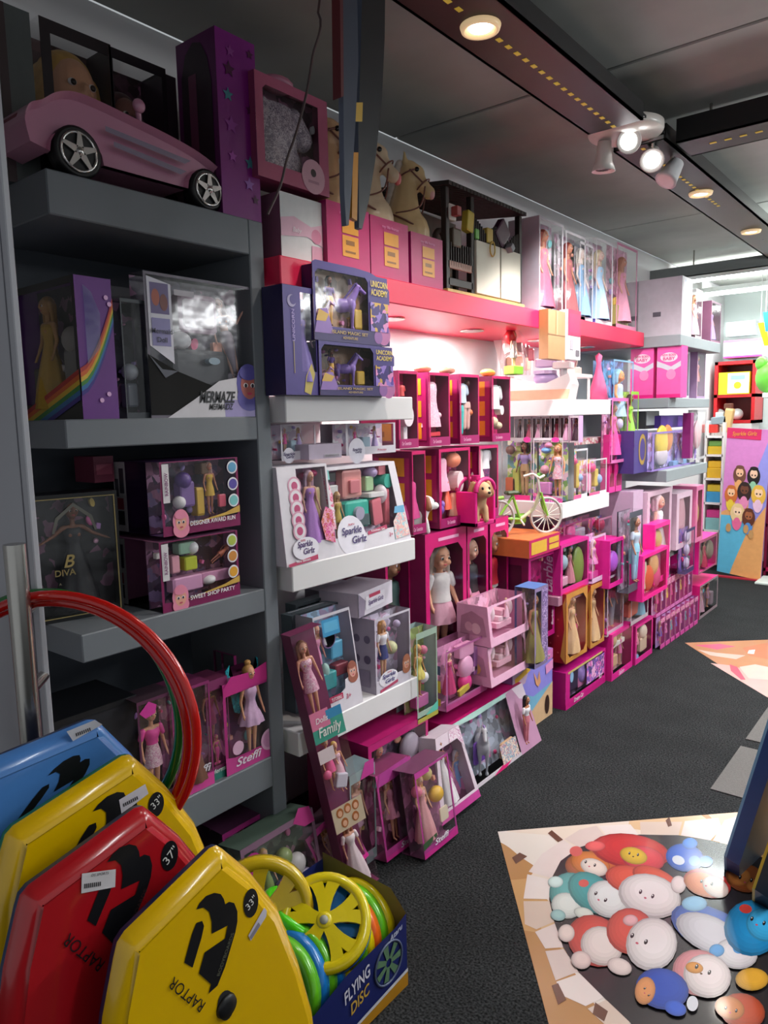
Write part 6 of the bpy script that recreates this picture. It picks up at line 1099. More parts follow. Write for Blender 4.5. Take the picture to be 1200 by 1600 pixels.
far('blue hooded character-free doll in a blue box beside the pink shelf end'.replace('character-free ', 'baby '), (958, 618, 990, 565), -1.62, Z1, .12, '#7ab0d8', '#5a98c8', [('doll', .5, -.55, 1.35, dict(child=True, skin='#e0a060', hair='#8ac8dc', hs='bob', wear=(('gown', '#b8d8ec'),)))], 'doll_box', (.04, .96, .04, .96), clear='ltr')
far('lime green wrapped hanging doll pack right of the far white shelf', (985, 668, 998, 612), -1.58, 1.28, .06, '#8ac83a', '#a0d84a', [('doll', .5, .1, .85, dict(skin='#8a5238', hair='#3a1c18', wear=(('gown', '#a0dc3a'),)))], 'hanging_doll_pack', (.06, .94, .05, .95), clear='ltr')
far('pink hanging pack with a brown-haired doll right of the far white shelf', (955, 690, 982, 622), -1.60, 1.22, .06, '#d870b0', '#e8a8cc', [('doll', .4, .1, .8, dict(skin='#a86a50', hair='#4a2a1c', wear=(('gown', '#e04a9c'),))), ('s', .75, .6, .12, '#c8b8e0')], 'hanging_doll_pack', (.06, .94, .05, .95), clear='ltr')
# --- back of the shop
FY = 7.55
def fy(px, py): return onY(px, py, FY)
a, b = fy(1114, 662), fy(1182, 562)
rs = thing('shelf_unit', 'small bright red open toy shelf by the back wall', 'shelf')
RD = col('#c01820', .4); x0, x1, z0, z1 = a.x, b.x, a.z, b.z
for xx in (x0, x1-.03): MB().box(xx, xx+.03, FY, FY+.35, z0, z1).build('side_panel', RD, rs)
for zz in (z0, z0+(z1-z0)*.42, z1-.03): MB().box(x0, x1, FY, FY+.35, zz, zz+.03).build('shelf_board', RD, rs)
MB().box(x0, x1, FY+.33, FY+.35, z0, z1).build('back_panel', '#7a0f18', rs)
MB().box(x0+.02, x1-.02, FY, FY+.3, .0, z0-.002).build('base_cabinet', '#d8d4d0', rs)
def fbox(name, label, px0, py0, px1, py1, c, d=.2, prints=(), y=FY-.005, cat='box'):
    p, q = onY(px0, py0, y), onY(px1, py1, y); w = q.x-p.x; h = q.z-p.z
    return pack(name, label, cat, -w/2, w/2, 0, h, 0, d, side=c, win=None, face='y', loc=((p.x+q.x)/2, y, p.z), prints=prints)
fbox('toy_carton', 'yellow and white toy carton inside the small red shelf', 1122, 617, 1172, 580, '#e0b820', .2, [('q', .3, .98, .05, .95, '#e8e4d8'), ('c', .62, .4, .12, '#e0b420'), ('q', .4, .85, .65, .85, '#8ab0a8')])
for k, (px_, lb) in enumerate(((1124, 'left small white round toy in the lower part of the red shelf'), (1152, 'right small white round toy in the lower part of the red shelf'))):
    p = onY(px_, 641, FY+.1); tag(MB().ball((p.x, FY+.1, z0+.03+.055), .055).build('white_ball', '#d8dcdc'), lb, 'ball', 'white round toys')
fbox('toy_carton', 'white and pink oblong playset carton on top of the small red shelf', 1130, 560, 1192, 528, '#e4e6ec', .25, [('q', 0, 1, .88, 1, '#e070b0'), ('q', 0, 1, 0, .1, '#e0409c'), ('c', .5, .55, .1, '#d8a890', 1), ('q', .1, .85, .25, .75, '#c8dce4')], y=FY+.02)
p = onY(1150, 526, FY+.1)
fbox('clear_toy_bag', 'grey see-through pack of figures above the oblong playset carton', 1134, 526, 1180, 500, '#b8bcbc', .15, [('c', .2, .6, .1, '#8a9090'), ('c', .5, .5, .14, '#a0a4a4'), ('c', .8, .5, .1, '#c0a8a8')], y=FY+.04)
for (c, pts, lb, yy) in (('#2a78d8', [(1192, 488), (1204, 486), (1206, 515), (1196, 518)], 'blue angled sign panel at the right picture edge', 6.6), ('#f0c818', [(1184, 505), (1196, 503), (1200, 530), (1215, 528), (1216, 538), (1194, 540)], 'yellow angled sign panel under the blue one at the right edge', 6.7)):
    m = MB(); P_ = [onY(x_, y_, yy) for x_, y_ in pts]; n = len(P_)
    m.add([tuple(v) for v in P_]+[(v.x, v.y+.02, v.z) for v in P_], [tuple(range(n)), tuple(range(n, 2*n))[::-1]]+[(i, (i+1) % n, n+(i+1) % n, n+i) for i in range(n)])
    o = m.build('sign_panel', c); tag(o, lb, 'sign')
    P0 = P_[0]; MB().tube([(P0.x+.02, yy+.01, P0.z-.03), (P0.x+.02, yy+.01, CZ)], .003, 6).build('hanging_wire', '#c8c8c8', o)
# white rack of yellow toys left of the standee
rk = thing('shelf_unit', 'white narrow rack of yellow and red toys left of the printed standee', 'shelf')
a, b = onY(1098, 830, 7.3), onY(1122, 660, 7.3); x0, x1 = a.x, b.x
for xx in (x0-.01, x1+.04): MB().box(xx, xx+.02, 7.3, 7.6, 0, b.z).build('side_panel', W_, rk)
zs = [onY(1110, v, 7.3).z for v in (828, 785, 747, 710, 681)]
for zz in zs: MB().box(x0, x1+.05, 7.3, 7.6, zz-.02, zz).build('shelf_board', W_, rk)
MB().box(x0, x1+.05, 7.58, 7.6, 0, b.z).build('back_panel', '#c8e0dc', rk)
cc = [('#8ac0c0', '#d83a8c'), ('#3a98c8', '#d8b82a'), ('#e0b020', '#e0b020'), ('#d8b428', '#6a9a48')]
for k in range(4):
    h_ = (zs[k+1]-zs[k])*.72
    o = MB().bbox(x0+.015, x1+.035, 7.32, 7.5, zs[k], zs[k]+h_*.6, .004).build('toy_carton', cc[k][0]); tag(o, ('turquoise', 'blue', 'golden', 'mustard')[k]+' toy carton in the white narrow rack, row '+('one', 'two', 'three', 'four')[k]+' from below', 'box')
    o = MB().bbox(x0+.02, x1+.03, 7.33, 7.5, zs[k]+h_*.6+.001, zs[k]+h_, .004).build('toy_carton', cc[k][1]); tag(o, ('pink', 'yellow', 'amber', 'green')[k]+' toy carton stacked upper in the white narrow rack, row '+('one', 'two', 'three', 'four')[k], 'box')
for k, (px_, py_, c, lb) in enumerate(((1109, 668, '#c83028', 'red toy car on top of the white narrow rack'), (1138, 655, '#d8b478', 'tan tall toy figure leaning above the printed standee'), (1125, 655, '#8a98a0', 'grey toy vehicle behind the printed standee'))):
    p = onY(px_, py_, 7.4); o = thing('small_toy', lb, 'toy', (p.x, 7.4, p.z-.06)); link('toy_body', UB, o, (0, 0, .05), (0, (0, .15, -.1)[k], 0), ((.16, .07, .14)[k], .08, (.08, .22, .07)[k]), c); link('toy_top', UB, o, (0, 0, (.1, .18, .1)[k]), (0, 0, 0), (.07, .06, .05), ('#b8c8d0', '#6a3a2a', '#c8ccd0')[k])
    MB().tube([(0, .02, .0), (0, .02, -(p.z-.06)+b.z if p.z-.06 > b.z else -.01)], .008, 6).build('stand', '#b0b0b0', o)
# printed standee
SY = 7.05
def sp(px, py): return onY(px, py, SY)
sd = thing('printed_standee', 'tall pastel cardboard standee with seven cartoon dolls by the back aisle', 'standee')
C4 = [sp(1137, 668), sp(1200, 672), sp(1183, 906), sp(1120, 892)]
C4[1] = sp(1206, 672); C4[2] = sp(1188, 907)
def SQ(u, v, e=0):
    t = C4[0].lerp(C4[1], u); b_ = C4[3].lerp(C4[2], u); q = b_.lerp(t, v); return Vector((q.x, q.y-e, max(q.z, .001)))
def sq(pts, c, e, nm='printed_panel', par=sd): return MB().add([SQ(u, v, e) for u, v in pts], [tuple(range(len(pts)))]).build(nm, c, par)
m = MB(); q = [(0, 0), (1, 0), (1, 1), (0, 1)]; m.add([SQ(u, v) for u, v in q]+[SQ(u, v)+Vector((0, .03, 0)) for u, v in q], [(0,1,2,3), (7,6,5,4), (0,1,5,4), (1,2,6,5), (2,3,7,6), (3,0,4,7)]); m.build('board', '#c87ab8', sd)
sq([(0, 0), (0, .42), (1, .6), (1, 0)], '#d89a60', .002); sq([(0, 0), (0, .40), (.75, .42), (.35, .06), (.3, .0)], '#58a8c8', .003); sq([(.62, .62), (.95, .93), (1, .95), (1, .5), (.6, .3)], '#8a88d0', .0025); sq([(.0, .93), (.78, .93), (.78, 1), (0, 1)], '#c82258', .0035)
w_ = word('Sparkle Girlz', sd, SQ(.4, .965, .006), .035, '#d88a38', shear=.2, width=.2)
for k, (u, v, r, sk, hr, dr_) in enumerate(((.36, .71, .11, '#e0b08c', '#6a4030', '#d89a60'), (.68, .71, .11, '#e0b89c', '#15100f', '#88b898'), (.20, .57, .11, '#e8b890', '#c06428', '#d8b838'), (.5, .60, .12, '#6a3c28', '#2a1814', '#d880a8'), (.82, .59, .12, '#e8c09c', '#d8a840', '#d8b0c8'), (.38, .45, .12, '#e8c4a4', '#d8b888', '#d8608c'), (.64, .43, .11, '#9a5a38', '#5a2c1c', '#4a80c0'))):
    m = MB(); ar = .27; e = .004+.0012*k
    for j, (du, dv, ra, rb, ci) in enumerate(((0, -.075, r*.95, r*2.0, 2), (0, -.022, r*1.35, r*2.1, 0), (0, -.09, r*.7, r*1.2, 2), (0, -.005, r*.78, r*1.0, 1), (0, .03, r*.85, r*.45, 0), (-.32*r, -.015, r*.16, r*.2, 3), (.32*r, -.015, r*.16, r*.2, 3))):
        m.add([SQ(a_, b_, e+j*.0002) for a_, b_ in ellp(u+du, v+dv, ra, rb*ar)], [tuple(range(20))], ci)
    m.build('printed_doll', [hr, sk, dr_, '#2a1c18'], sd)
for u, v in ((.2, .32), (.6, .33), (.72, .3)): sq(ellp(u, v, .06, .03), '#b88a58', .013, 'printed_pet')
MB().box(C4[3].x, C4[2].x+.05, SY-.04, SY+.02, .0, .012).build('foot', '#a82038', sd)
# pink rack at right picture edge
prk = thing('shelf_unit', 'crimson toy rack half cut by the right picture edge', 'shelf')
a = onY(1192, 900, 7.3)
for zz in (.04, .45, .85, 1.2): MB().box(a.x, a.x+.6, 7.3, 7.7, zz, zz+.03).build('shelf_board', '#b01850', prk)
for xx in (a.x, a.x+.58): MB().box(xx, xx+.02, 7.3, 7.7, 0, 1.25).build('side_panel', '#8a1840', prk)
for k in range(3): tag(MB().bbox(a.x+.04, a.x+.3, 7.32, 7.5, .072+.41*k-.0*k, .30+.39*k, .004).build('toy_carton', ('#c8b8c8', '#5a6a78', '#d06a98')[k]), ('pale', 'slate', 'rose')[k]+' toy carton on the crimson rack at the right edge', 'box')
tag(MB().ball((onY(1200, 590, 7.0).x, 7.0, onY(1200, 590, 7.0).z), (.10, .1, .13)).ball((onY(1200, 590, 7.0).x-.05, 6.98, onY(1200, 590, 7.0).z+.12), (.05, .05, .06)).build('plush_toy', '#6ac040'), 'lime green plush toy cut by the right picture edge', 'plush toy')
pz = onY(1200, 590, 7.0).z-.13
ct = thing('plush_stand', 'pale display post under the green plush toy at the right edge', 'stand', (onY(1206, 620, 7.0).x, 7.0, 0))
MB().bbox(-.05, .45, -.12, .2, pz-.04, pz, .004).build('top_board', '#cfd6d0', ct); MB().bbox(.05, .10, -.02, .03, 0, pz-.04, .004).build('post', '#cfd6d0', ct); MB().bbox(-.05, .3, -.12, .2, 0, .02, .004).build('foot', '#cfd6d0', ct)
# ------------------------------------------------------------------ bodyboards (stand upright on edge, parallel to the wall)
def bodyboard(label, X, A, B, L, c, bottom, th=.045, circ=None, txt=None, stick=None, printpx=None, wmax=.46, nose=.24, logoC=None, sc=1.0, up=None):
    A, B = onX(*A, X), onX(*B, X); mid_ = (A+B)/2; u = (A-B); u.x = 0; nose = u.length-.01; u.normalize()            # u: along the nose towards +Y
    v = Vector((0, .16, -.987))                              # v: down the board
    root = thing('bodyboard', label, 'bodyboard', (0, 0, 0), (0, 0, 0), 'bodyboards in the rack at the lower left')
    wmax = nose+.23
    half = [(nose/2-.02, 0), (nose/2-.006, .006), (nose/2+.004, .022), (nose/2+.04, .09), (nose/2+.082, .20), (wmax/2-.010, .34), (wmax/2, .46), (wmax/2-.008, .60), (wmax/2-.03, .74), (wmax/2-.055, L-.03), (wmax/2-.07, L-.006), (wmax/2-.09, L)]
    half = [(a, min(b, L)) for a, b in half]
    outl = half+[(-a, b) for a, b in half[::-1]]
    cx = sum(p[0] for p in outl)/len(outl); cy = L/2
    def W(a, b, t): q = mid_+u*a+v*b; return (X-t, q.y, max(q.z, .001))
    n = len(outl); rings = []
    def inset(d):
        out = []
        for i, (a, b) in enumerate(outl):
            p0, p1 = outl[i-1], outl[(i+1) % n]; tx, ty = p1[0]-p0[0], p1[1]-p0[1]; l_ = math.hypot(tx, ty); nx, ny = -ty/l_, tx/l_
            out.append((a+nx*d, b+ny*d))
        return out
    m = MB(); prof = [(.026, 0), (.016, .002), (.008, .008), (.002, .018), (0, .028)]
    vs = []
    for d_, t_ in prof: vs += [W(a, b, t_) for a, b in inset(d_)]
    fs = [tuple(range(n))]
    m.add(vs, fs+[], 0)
    for i in range(len(prof)-1):
        m.f += [(i*n+k, i*n+(k+1) % n, (i+1)*n+(k+1) % n, (i+1)*n+k) for k in range(n)]; m.m += [0]*n; m.sm += [True]*n
    m.build('deck', c, root)
    m = MB(); prof2 = [(0, .028), (.002, th-.006), (.012, th)]; vs = []
    for d_, t_ in prof2: vs += [W(a, b, t_) for a, b in inset(d_)]
    m.add(vs, [tuple(range(2*n, 3*n))])
    for i in range(2): m.f += [(i*n+k, i*n+(k+1) % n, (i+1)*n+(k+1) % n, (i+1)*n+k) for k in range(n)]; m.m += [0]*n; m.sm += [True]*n
    m.build('slick_bottom', bottom, root)
    K = col('#17171a', .35)
    def px(pts, cc, nm, e=.0012): return MB().add([onX(a, b, X+e) for a, b in pts], [tuple(range(len(pts)))]).build(nm, cc, root)
    return root, px, K
YB = col('#e9b900', .22, var=.03, coat=.6, scale=6); RB = col('#b4161f', .22, var=.05, coat=.6, scale=6); BB = col('#4f86cc', .25, var=.05, coat=.5, scale=6)
def lword(root, s, p, q, X, size, c, shear=0, e=.0025, flip=False):
    """lettering whose baseline runs from picture point p to q on the board face"""
    a, b = onX(*p, X+e), onX(*q, X+e); ctr = (a+b)/2; ux = (b-a); w_ = ux.length; ux.normalize(); nz = Vector((1, 0, 0)); uy = nz.cross(ux)
    me = text_mesh(s, shear, 1, .0); o = link('lettering', me, root, ctr, (0, 0, 0), (w_/me['w'], size, size*.2), c)
    o.rotation_euler = Matrix((ux, uy, nz)).transposed().to_euler(); return o
def logoR(px, K, d):
    """the torn letter emblem, given by its shift/scale from the front board"""
    T = lambda pts: [d(a, b) for a, b in pts]
    # pieces, picture coordinates of the front yellow board
    px(T([(307, 1421), (312, 1411), (322, 1400), (335, 1395), (345, 1397), (350, 1405), (352, 1413), (358, 1409), (366, 1411), (371, 1424), (371, 1440), (356, 1446), (331, 1459), (331, 1440), (327, 1425), (318, 1418)]), K, 'emblem')
    px(T([(356, 1446), (371, 1440), (368, 1456), (352, 1510), (340, 1540), (329, 1550), (326, 1553), (330, 1538), (311, 1521), (320, 1488), (352, 1466)]), K, 'emblem', .0015)
    px(T([(307, 1442), (316, 1439), (319, 1447), (315, 1465), (301, 1512), (288, 1504), (300, 1460)]), K, 'emblem')
def aff(src, dst):
    (x0, y0), (x1, y1), (x2, y2) = src; D = (x1-x0)*(y2-y0)-(x2-x0)*(y1-y0)
    def f(x, y):
        a = ((x-x0)*(y2-y0)-(x2-x0)*(y-y0))/D; b = ((x1-x0)*(y-y0)-(x-x0)*(y1-y0))/D
        return tuple(dst[0][i]+a*(dst[1][i]-dst[0][i])+b*(dst[2][i]-dst[0][i]) for i in (0, 1))
    return f
SRC = [(307, 1421), (326, 1553), (371, 1424)]
root, px, K = bodyboard('front yellow bodyboard with a black 33 inch badge', -.90, (362, 1317), (188, 1490), .86, YB, '#1f2c56', circ=1)
logoR(px, K, lambda a, b: (a, b))
px(ellp(392, 1411, 11.5, 23, 6), K, 'size_badge'); px(ellp(353, 1571, 13, 24, 6), '#2a2a2c', 'leash_plug')
MB().lathe([(.02, 0), (.018, .006), (.008, .008), (0, .008)], 18).build('plug_cap', '#1a1a1c', root).matrix_local = Matrix.Translation(onX(353, 1571, -.90)) @ Matrix.Rotation(math.pi/2, 4, 'Y')
lword(root, '33"', (386, 1420), (399, 1402), -.90, .014, '#e8e6e0'); lword(root, 'RAPTOR', (318, 1574), (268, 1533), -.90, .016, '#1a1a1c')
lword(root, 'BODYBOARDS', (341, 1525), (364, 1458), -.90, .007, '#6a6a5a')
px([(388, 1462), (413, 1418), (417, 1423), (416, 1432), (392, 1470)], '#cfc8d4', 'price_sticker', .002)
px([(390, 1464), (404, 1441), (407, 1446), (393, 1468)], '#8a8490', 'barcode', .0025)
root, px, K = bodyboard('red bodyboard with a black 37 inch badge', -.99, (246, 1256), (32, 1414), .95, RB, '#26365a', wmax=.50)
d2 = aff(SRC, [(168, 1347), (172, 1493), (238, 1352)]); logoR(px, K, d2)
px(ellp(265, 1337, 13, 24, 10), K, 'size_badge'); lword(root, '37"', (258, 1349), (275, 1325), -.99, .016, '#e8e6e0'); lword(root, 'RAPTOR', (160, 1510), (104, 1465), -.99, .017, '#1a1a1c')
lword(root, 'BODYBOARDS', (196, 1465), (228, 1390), -.99, .007, '#5a3a3a')
px([(128, 1365), (181, 1358), (180, 1386), (127, 1396)], '#d8d2d4', 'price_sticker', .002)
for k in range(9): px([(132+k*3, 1381-k*.4), (133.6+k*3, 1380.8-k*.4), (133.6+k*3, 1388-k*.5), (132+k*3, 1388.4-k*.5)], '#2a282a', 'barcode', .0026)
lword(root, 'DS SPORTS', (143, 1368), (170, 1364), -.99, .004, '#4a484a', e=.003)
root, px, K = bodyboard('rear yellow bodyboard between the red and the blue one', -1.08, (224, 1175), (8, 1316), .97, YB, '#2a8a4a', wmax=.50)
logoR(px, K, aff(SRC, [(145, 1268), (130, 1400), (215, 1262)])); px(ellp(244, 1257, 12, 20, 10), K, 'size_badge'); lword(root, '33"', (238, 1262), (252, 1246), -1.08, .014, '#e8e6e0'); lword(root, 'RAPTOR', (135, 1410), (80, 1375), -1.08, .016, '#1a1a1c')
px([(186, 1250), (227, 1225), (232, 1240), (190, 1272)], '#d4ccd4', 'price_sticker', .002)
for k in range(8): px([(192+k*3, 1256-k*1.6), (193.6+k*3, 1255-k*1.6), (195+k*3, 1260-k*1.6), (193.4+k*3, 1261-k*1.6)], '#3a363a', 'barcode', .0026)
root, px, K = bodyboard('light blue bodyboard at the back of the lower left rack', -1.17, (170, 1122), (-73, 1222), .99, BB, '#2a3a6a', wmax=.50)
logoR(px, K, aff(SRC, [(75, 1212), (40, 1320), (140, 1195)]))
px([(104, 1143), (148, 1125), (160, 1132), (114, 1158)], '#c8c8d0', 'price_sticker', .003)
for k in range(8): px([(118+k*3, 1146-k*1.2), (119.6+k*3, 1145-k*1.2), (121+k*3, 1150-k*1.2), (119.4+k*3, 1151-k*1.2)], '#3a363a', 'barcode', .0036)
# ------------------------------------------------------------------ hula hoops hung behind the handle
hdir = Vector((math.cos(R(32)), math.sin(R(32)), 0)); h0 = Vector((-1.30, .612, 0)); hn = Vector((-hdir.y, hdir.x, 0))
def hoop(label, c, ds, dz, dn, r, tr=.0095):
    ctr = h0+hdir*(.031+ds)+Vector((0, 0, .951+dz))+hn*dn
    o = MB().tube([ctr+(hdir*math.cos(2*math.pi*k/64)+Vector((0, 0, 1))*math.sin(2*math.pi*k/64))*r for k in range(64)], tr, 12, closed=True).build('hula_hoop', col(c, .2, var=.04, coat=.5)); tag(o, label, 'hula hoop', 'hula hoops on the door handle')
hoop('outermost red plastic hula hoop hanging on the steel door handle', '#c8140c', .004, .0, -.004, .250)
hoop('inner red plastic hula hoop hanging beside the outermost one', '#c0120c', -.012, -.008, .012, .243)
hoop('green plastic hula hoop hanging just inside the red ones', '#0f6a24', -.03, .006, .028, .240)
# ------------------------------------------------------------------ box of flying discs
DXB = -1.10
fbx = thing('disc_display_box', 'dark blue open display carton full of flying wheel discs on the carpet', 'box', (DXB, 1.23, 0), (0, 0, math.pi/2))
NV = col('#1a2360', .4); w_, d_, h_ = .37, .30, .205
def panel(nm, pts, c): return MB().add(pts, [tuple(range(len(pts)))]).build(nm, c, fbx)
panel('front_panel', [(-w_/2, 0, 0), (w_/2, 0, 0), (w_/2, 0, h_), (w_/2-.05, 0, h_*.93), (-.05, 0, h_*.88), (-w_/2+.02, 0, h_*.75), (-w_/2, 0, h_*.8)], NV)
panel('side_panel', [(w_/2, 0, 0), (w_/2, d_, 0), (w_/2, d_, h_*1.3), (w_/2, .05, h_*1.25), (w_/2, 0, h_)], col('#8a7040', .6)); panel('side_panel', [(-w_/2, 0, 0), (-w_/2, 0, h_*.8), (-w_/2, d_, h_), (-w_/2, d_, 0)], NV)
panel('rear_panel', [(-w_/2, d_, 0), (w_/2, d_, 0), (w_/2, d_, h_*1.2), (-w_/2, d_, h_*1.2)], NV); panel('bottom_panel', [(-w_/2, 0, .001), (w_/2, 0, .001), (w_/2, d_, .001), (-w_/2, d_, .001)], '#6a5a40')
panel('picture', [(-w_/2, -.002, 0), (w_/2, -.002, 0), (w_/2, -.002, .04), (-w_/2, -.002, .012)], '#b07a18'); panel('picture', [(-w_/2, -.0025, .012), (w_/2, -.0025, .04), (w_/2, -.0025, .05), (-w_/2, -.0025, .02)], '#c8c8d0')
MB().tube([(.105+.055*math.cos(2*math.pi*k/28), -.003, .115+.055*math.sin(2*math.pi*k/28)) for k in range(28)], .003, 5, closed=True).build('printed_wheel', '#56607a', fbx)
pw_ = MB()
for k in range(7): a = 2*math.pi*k/7; pw_.add([(.105+.012*math.cos(a-.5), -.003, .115+.012*math.sin(a-.5)), (.105+.012*math.cos(a+.5), -.003, .115+.012*math.sin(a+.5)), (.105+.05*math.cos(a+.2), -.003, .115+.05*math.sin(a+.2)), (.105+.05*math.cos(a-.2), -.003, .115+.05*math.sin(a-.2))], [(0, 1, 2, 3)])
pw_.build('printed_spokes', '#5a7a5c', fbx)
word('FLYING', fbx, (-.02, -.004, .135), .034, '#d8d4e0', (math.pi/2, R(-12), 0), shear=.25, width=.10); word('DISC', fbx, (-.012, -.004, .09), .03, '#c8a040', (math.pi/2, R(-12), 0), shear=.25, width=.075)
word('Ataru', fbx, (.135, -.004, .18), .016, '#b8bcd0', (math.pi/2, R(-10), 0), shear=.3, width=.055); word('Ataru', fbx, (-.11, -.004, .06), .018, '#b8bcd0', (math.pi/2, R(-10), 0), shear=.3, width=.06)
panel('picture', [(-.105, -.003, .03)]+[(-.07+.03*math.cos(a*.5), -.003, .03+.03*math.sin(a*.5)) for a in range(0, 7)], '#a82a38')
# wheel disc mesh, radius 1
def disc_mesh(th=.22):
    b = MB(); prof = [(.76, -.01), (.84, .03), (.94, .02), (1.0, -.05), (1.0, -th), (.95, -th), (.94, -.08), (.84, -.05), (.76, -.06)]
    seg = 40; vs = []; fs = []
    for r, z in prof:
        for k in range(seg): a = 2*math.pi*k/seg; vs.append((r*math.cos(a), r*math.sin(a), z))
    n = len(prof)
    for i in range(n):
        j = (i+1) % n
        for k in range(seg): fs.append((i*seg+k, i*seg+(k+1) % seg, j*seg+(k+1) % seg, j*seg+k))
    b.add(vs, fs, 0, True)
    for s in range(5):                      # five forked spokes
        a0 = 2*math.pi*s/5+.3
        for q in (-1, 1):
            pts = []
            for t in (0, .25, .5, .75, 1):
                r = .13+t*.71; a = a0+q*(.10+.17*t**1.5); wd = .10+.05*t*t; pts.append((r, a, wd))
            lft = [(r*math.cos(a)-wd*math.sin(a), r*math.sin(a)+wd*math.cos(a)) for r, a, wd in pts]; rgt = [(r*math.cos(a)+wd*math.sin(a), r*math.sin(a)-wd*math.cos(a)) for r, a, wd in pts]
            zc = [.05, .035, .02, .01, .0]
            vs = [(x, y, z) for (x, y), z in zip(lft, zc)]+[(x, y, z) for (x, y), z in zip(rgt, zc)]+[(x, y, z-.07) for (x, y), z in zip(lft, zc)]+[(x, y, z-.07) for (x, y), z in zip(rgt, zc)]
            fs = []
            for i in range(4): fs += [(i, i+1, 6+i, 5+i), (10+i, 15+i, 16+i, 11+i), (i, 10+i, 11+i, i+1), (5+i, 6+i, 16+i, 15+i)]
            b.add(vs, fs, 0, False)
    b.lathe([(.17, -.03), (.17, .05), (.12, .07), (0.001, .075)], 20)
    return b.mesh('wheel_disc')
DISC = disc_mesh()
def disc(label, c, loc, nrm, r, hub=None, spin=0):
    q = Vector(nrm).normalized().to_track_quat('Z', 'Y') @ Euler((0, 0, spin)).to_quaternion()
    o = link('flying_disc', DISC, None, loc, q.to_euler(), (r, r, r), col(c, .25, var=.04, coat=.4)); tag(o, label, 'flying disc', 'wheel-shaped flying discs')
    if hub: MB().lathe([(.09, .076), (.09, .09), (.001, .092)], 18).build('hub_cap', hub, o)
    return o
DN = Vector((.42, -.48, .78)).normalized(); DC = Vector((-1.205, 1.215, .255))
for k, (c, lb) in enumerate((('#d8c20c', 'yellow wheel disc on top of the tilted stack in the blue carton'), ('#1a74c0', 'blue wheel disc in the middle of the tilted stack'), ('#62b81c', 'green wheel disc lowest in the tilted stack'))):
    disc(lb, c, DC-DN*.026*k, DN, .118, '#9a9a90' if k == 0 else None, .5*k)
dcs = ['#d8c20c', '#62b81c', '#e8641a', '#d8c20c', '#62b81c', '#e8641a', '#d8c20c', '#1a74c0', '#62b81c', '#1a74c0', '#62b81c']
for k, c in enumerate(dcs):
    t = k/(len(dcs)-1); yy = 1.365-t*.285
    disc(('yellow', 'green', 'orange', 'second yellow', 'second green', 'second orange', 'third yellow', 'blue', 'third green', 'second blue', 'nearest green')[k]+' wheel disc standing on edge in the blue carton row', c, (-1.245, yy, .135), (.12, -.95, .28), .118)
disc('mustard yellow wheel disc leaning upright behind the tilted stack', '#cfae10', (-1.335, 1.12, .27), (.72, -.62, .32), .135, spin=.2)
disc('bright green wheel disc sticking up behind the tilted stack', '#4fd010', (-1.31, 1.25, .215), (.2, .5, .8), .118)
link('wheel_chip', UB, None) if False else None
# ------------------------------------------------------------------ hanging boards at the top
NB = col('#3a4050', .4, var=.08); BKB = col('#15161b', .35)
HY = 1.05
def slab(label, pts, X, th, c, edge):
    P_ = [onX(a, b, X) for a, b in pts]; n = len(P_); r = thing('hanging_board', label, 'board', group='boards hung from the ceiling')
    m = MB(); m.add([tuple(v) for v in P_]+[(v.x-th, v.y, v.z) for v in P_], [tuple(range(n)), tuple(range(n, 2*n))[::-1]]); m.build('board_face', c, r)
    m = MB(); m.add([tuple(v) for v in P_]+[(v.x-th, v.y, v.z) for v in P_], [(i, (i+1) % n, n+(i+1) % n, n+i) for i in range(n)]); m.build('board_edge', edge, r)
    ztop = max(v.z for v in P_); yt = sum(v.y for v in P_ if v.z > ztop-.05)/max(1, sum(1 for v in P_ if v.z > ztop-.05))
    MB().tube([(X-th/2, yt, ztop-.02), (X-th/2, yt, CZ)], .003, 6).build('cord', '#2a2a2a', r); return r
r1 = slab('left slate-blue tapered board hanging from the ceiling', [(535, -20), (558, -20), (560, 100), (555, 200), (549, 300), (545, 352), (541, 352), (538, 300), (537, 200), (536, 100)], -.95, .012, NB, col('#5c6274', .4))
r2 = slab('right dark tapered board hanging from the ceiling with a pale edge', [(566, -20), (602, -20), (601, 60), (597, 150), (588, 240), (577, 310), (566, 358), (561, 356), (560, 200), (563, 100)], -.97, .012, BKB, col('#4a5162', .4))
m = MB(); P_ = [onX(a, b, -.955) for a, b in ((556, 160), (567, 160), (566, 190), (555, 190))]; m.add([tuple(v) for v in P_], [(0, 1, 2, 3)]); m.build('gold_band', '#c8a040', r2)
m = MB(); P_ = [onX(a, b, -.955) for a, b in ((551, 238), (560, 238), (558, 345), (550, 340))]; m.add([tuple(v) for v in P_]+[(v.x-.01, v.y, v.z) for v in P_], [(0, 1, 2, 3), (4, 5, 6, 7), (0, 1, 5, 4), (1, 2, 6, 5), (2, 3, 7, 6), (3, 0, 4, 7)]); m.build('gold_strip', '#c07f10', r2)
m = MB(); P_ = [onX(a, b, -.935) for a, b in ((531, -20), (536, -20), (537, 150), (533, 152))]; m.add([tuple(v) for v in P_]+[(v.x-.02, v.y, v.z) for v in P_], [(0, 1, 2, 3), (4, 5, 6, 7), (0, 1, 5, 4), (1, 2, 6, 5), (2, 3, 7, 6), (3, 0, 4, 7)]); m.build('red_edge', '#5a1a20', r1)
# loose cable
cb_ = curve([(-1.62, 1.53, 2.70)] + [onX(a, b, -1.50) for a, b in ((497, 20), (488, 90), (478, 150), (462, 210), (448, 250), (438, 290), (418, 335))], 6)
cb_[0:6] = [Vector(onX(500, 0, -1.50)+Vector((0, 0, (CZ-onX(500, 0, -1.50).z)*(1-k/6)))) for k in range(6)]
tag(MB().tube(cb_, .0035, 8).build('loose_cable', '#5a4a4c'), 'thin loose cable dangling from the ceiling beside the pink dress box', 'cable')
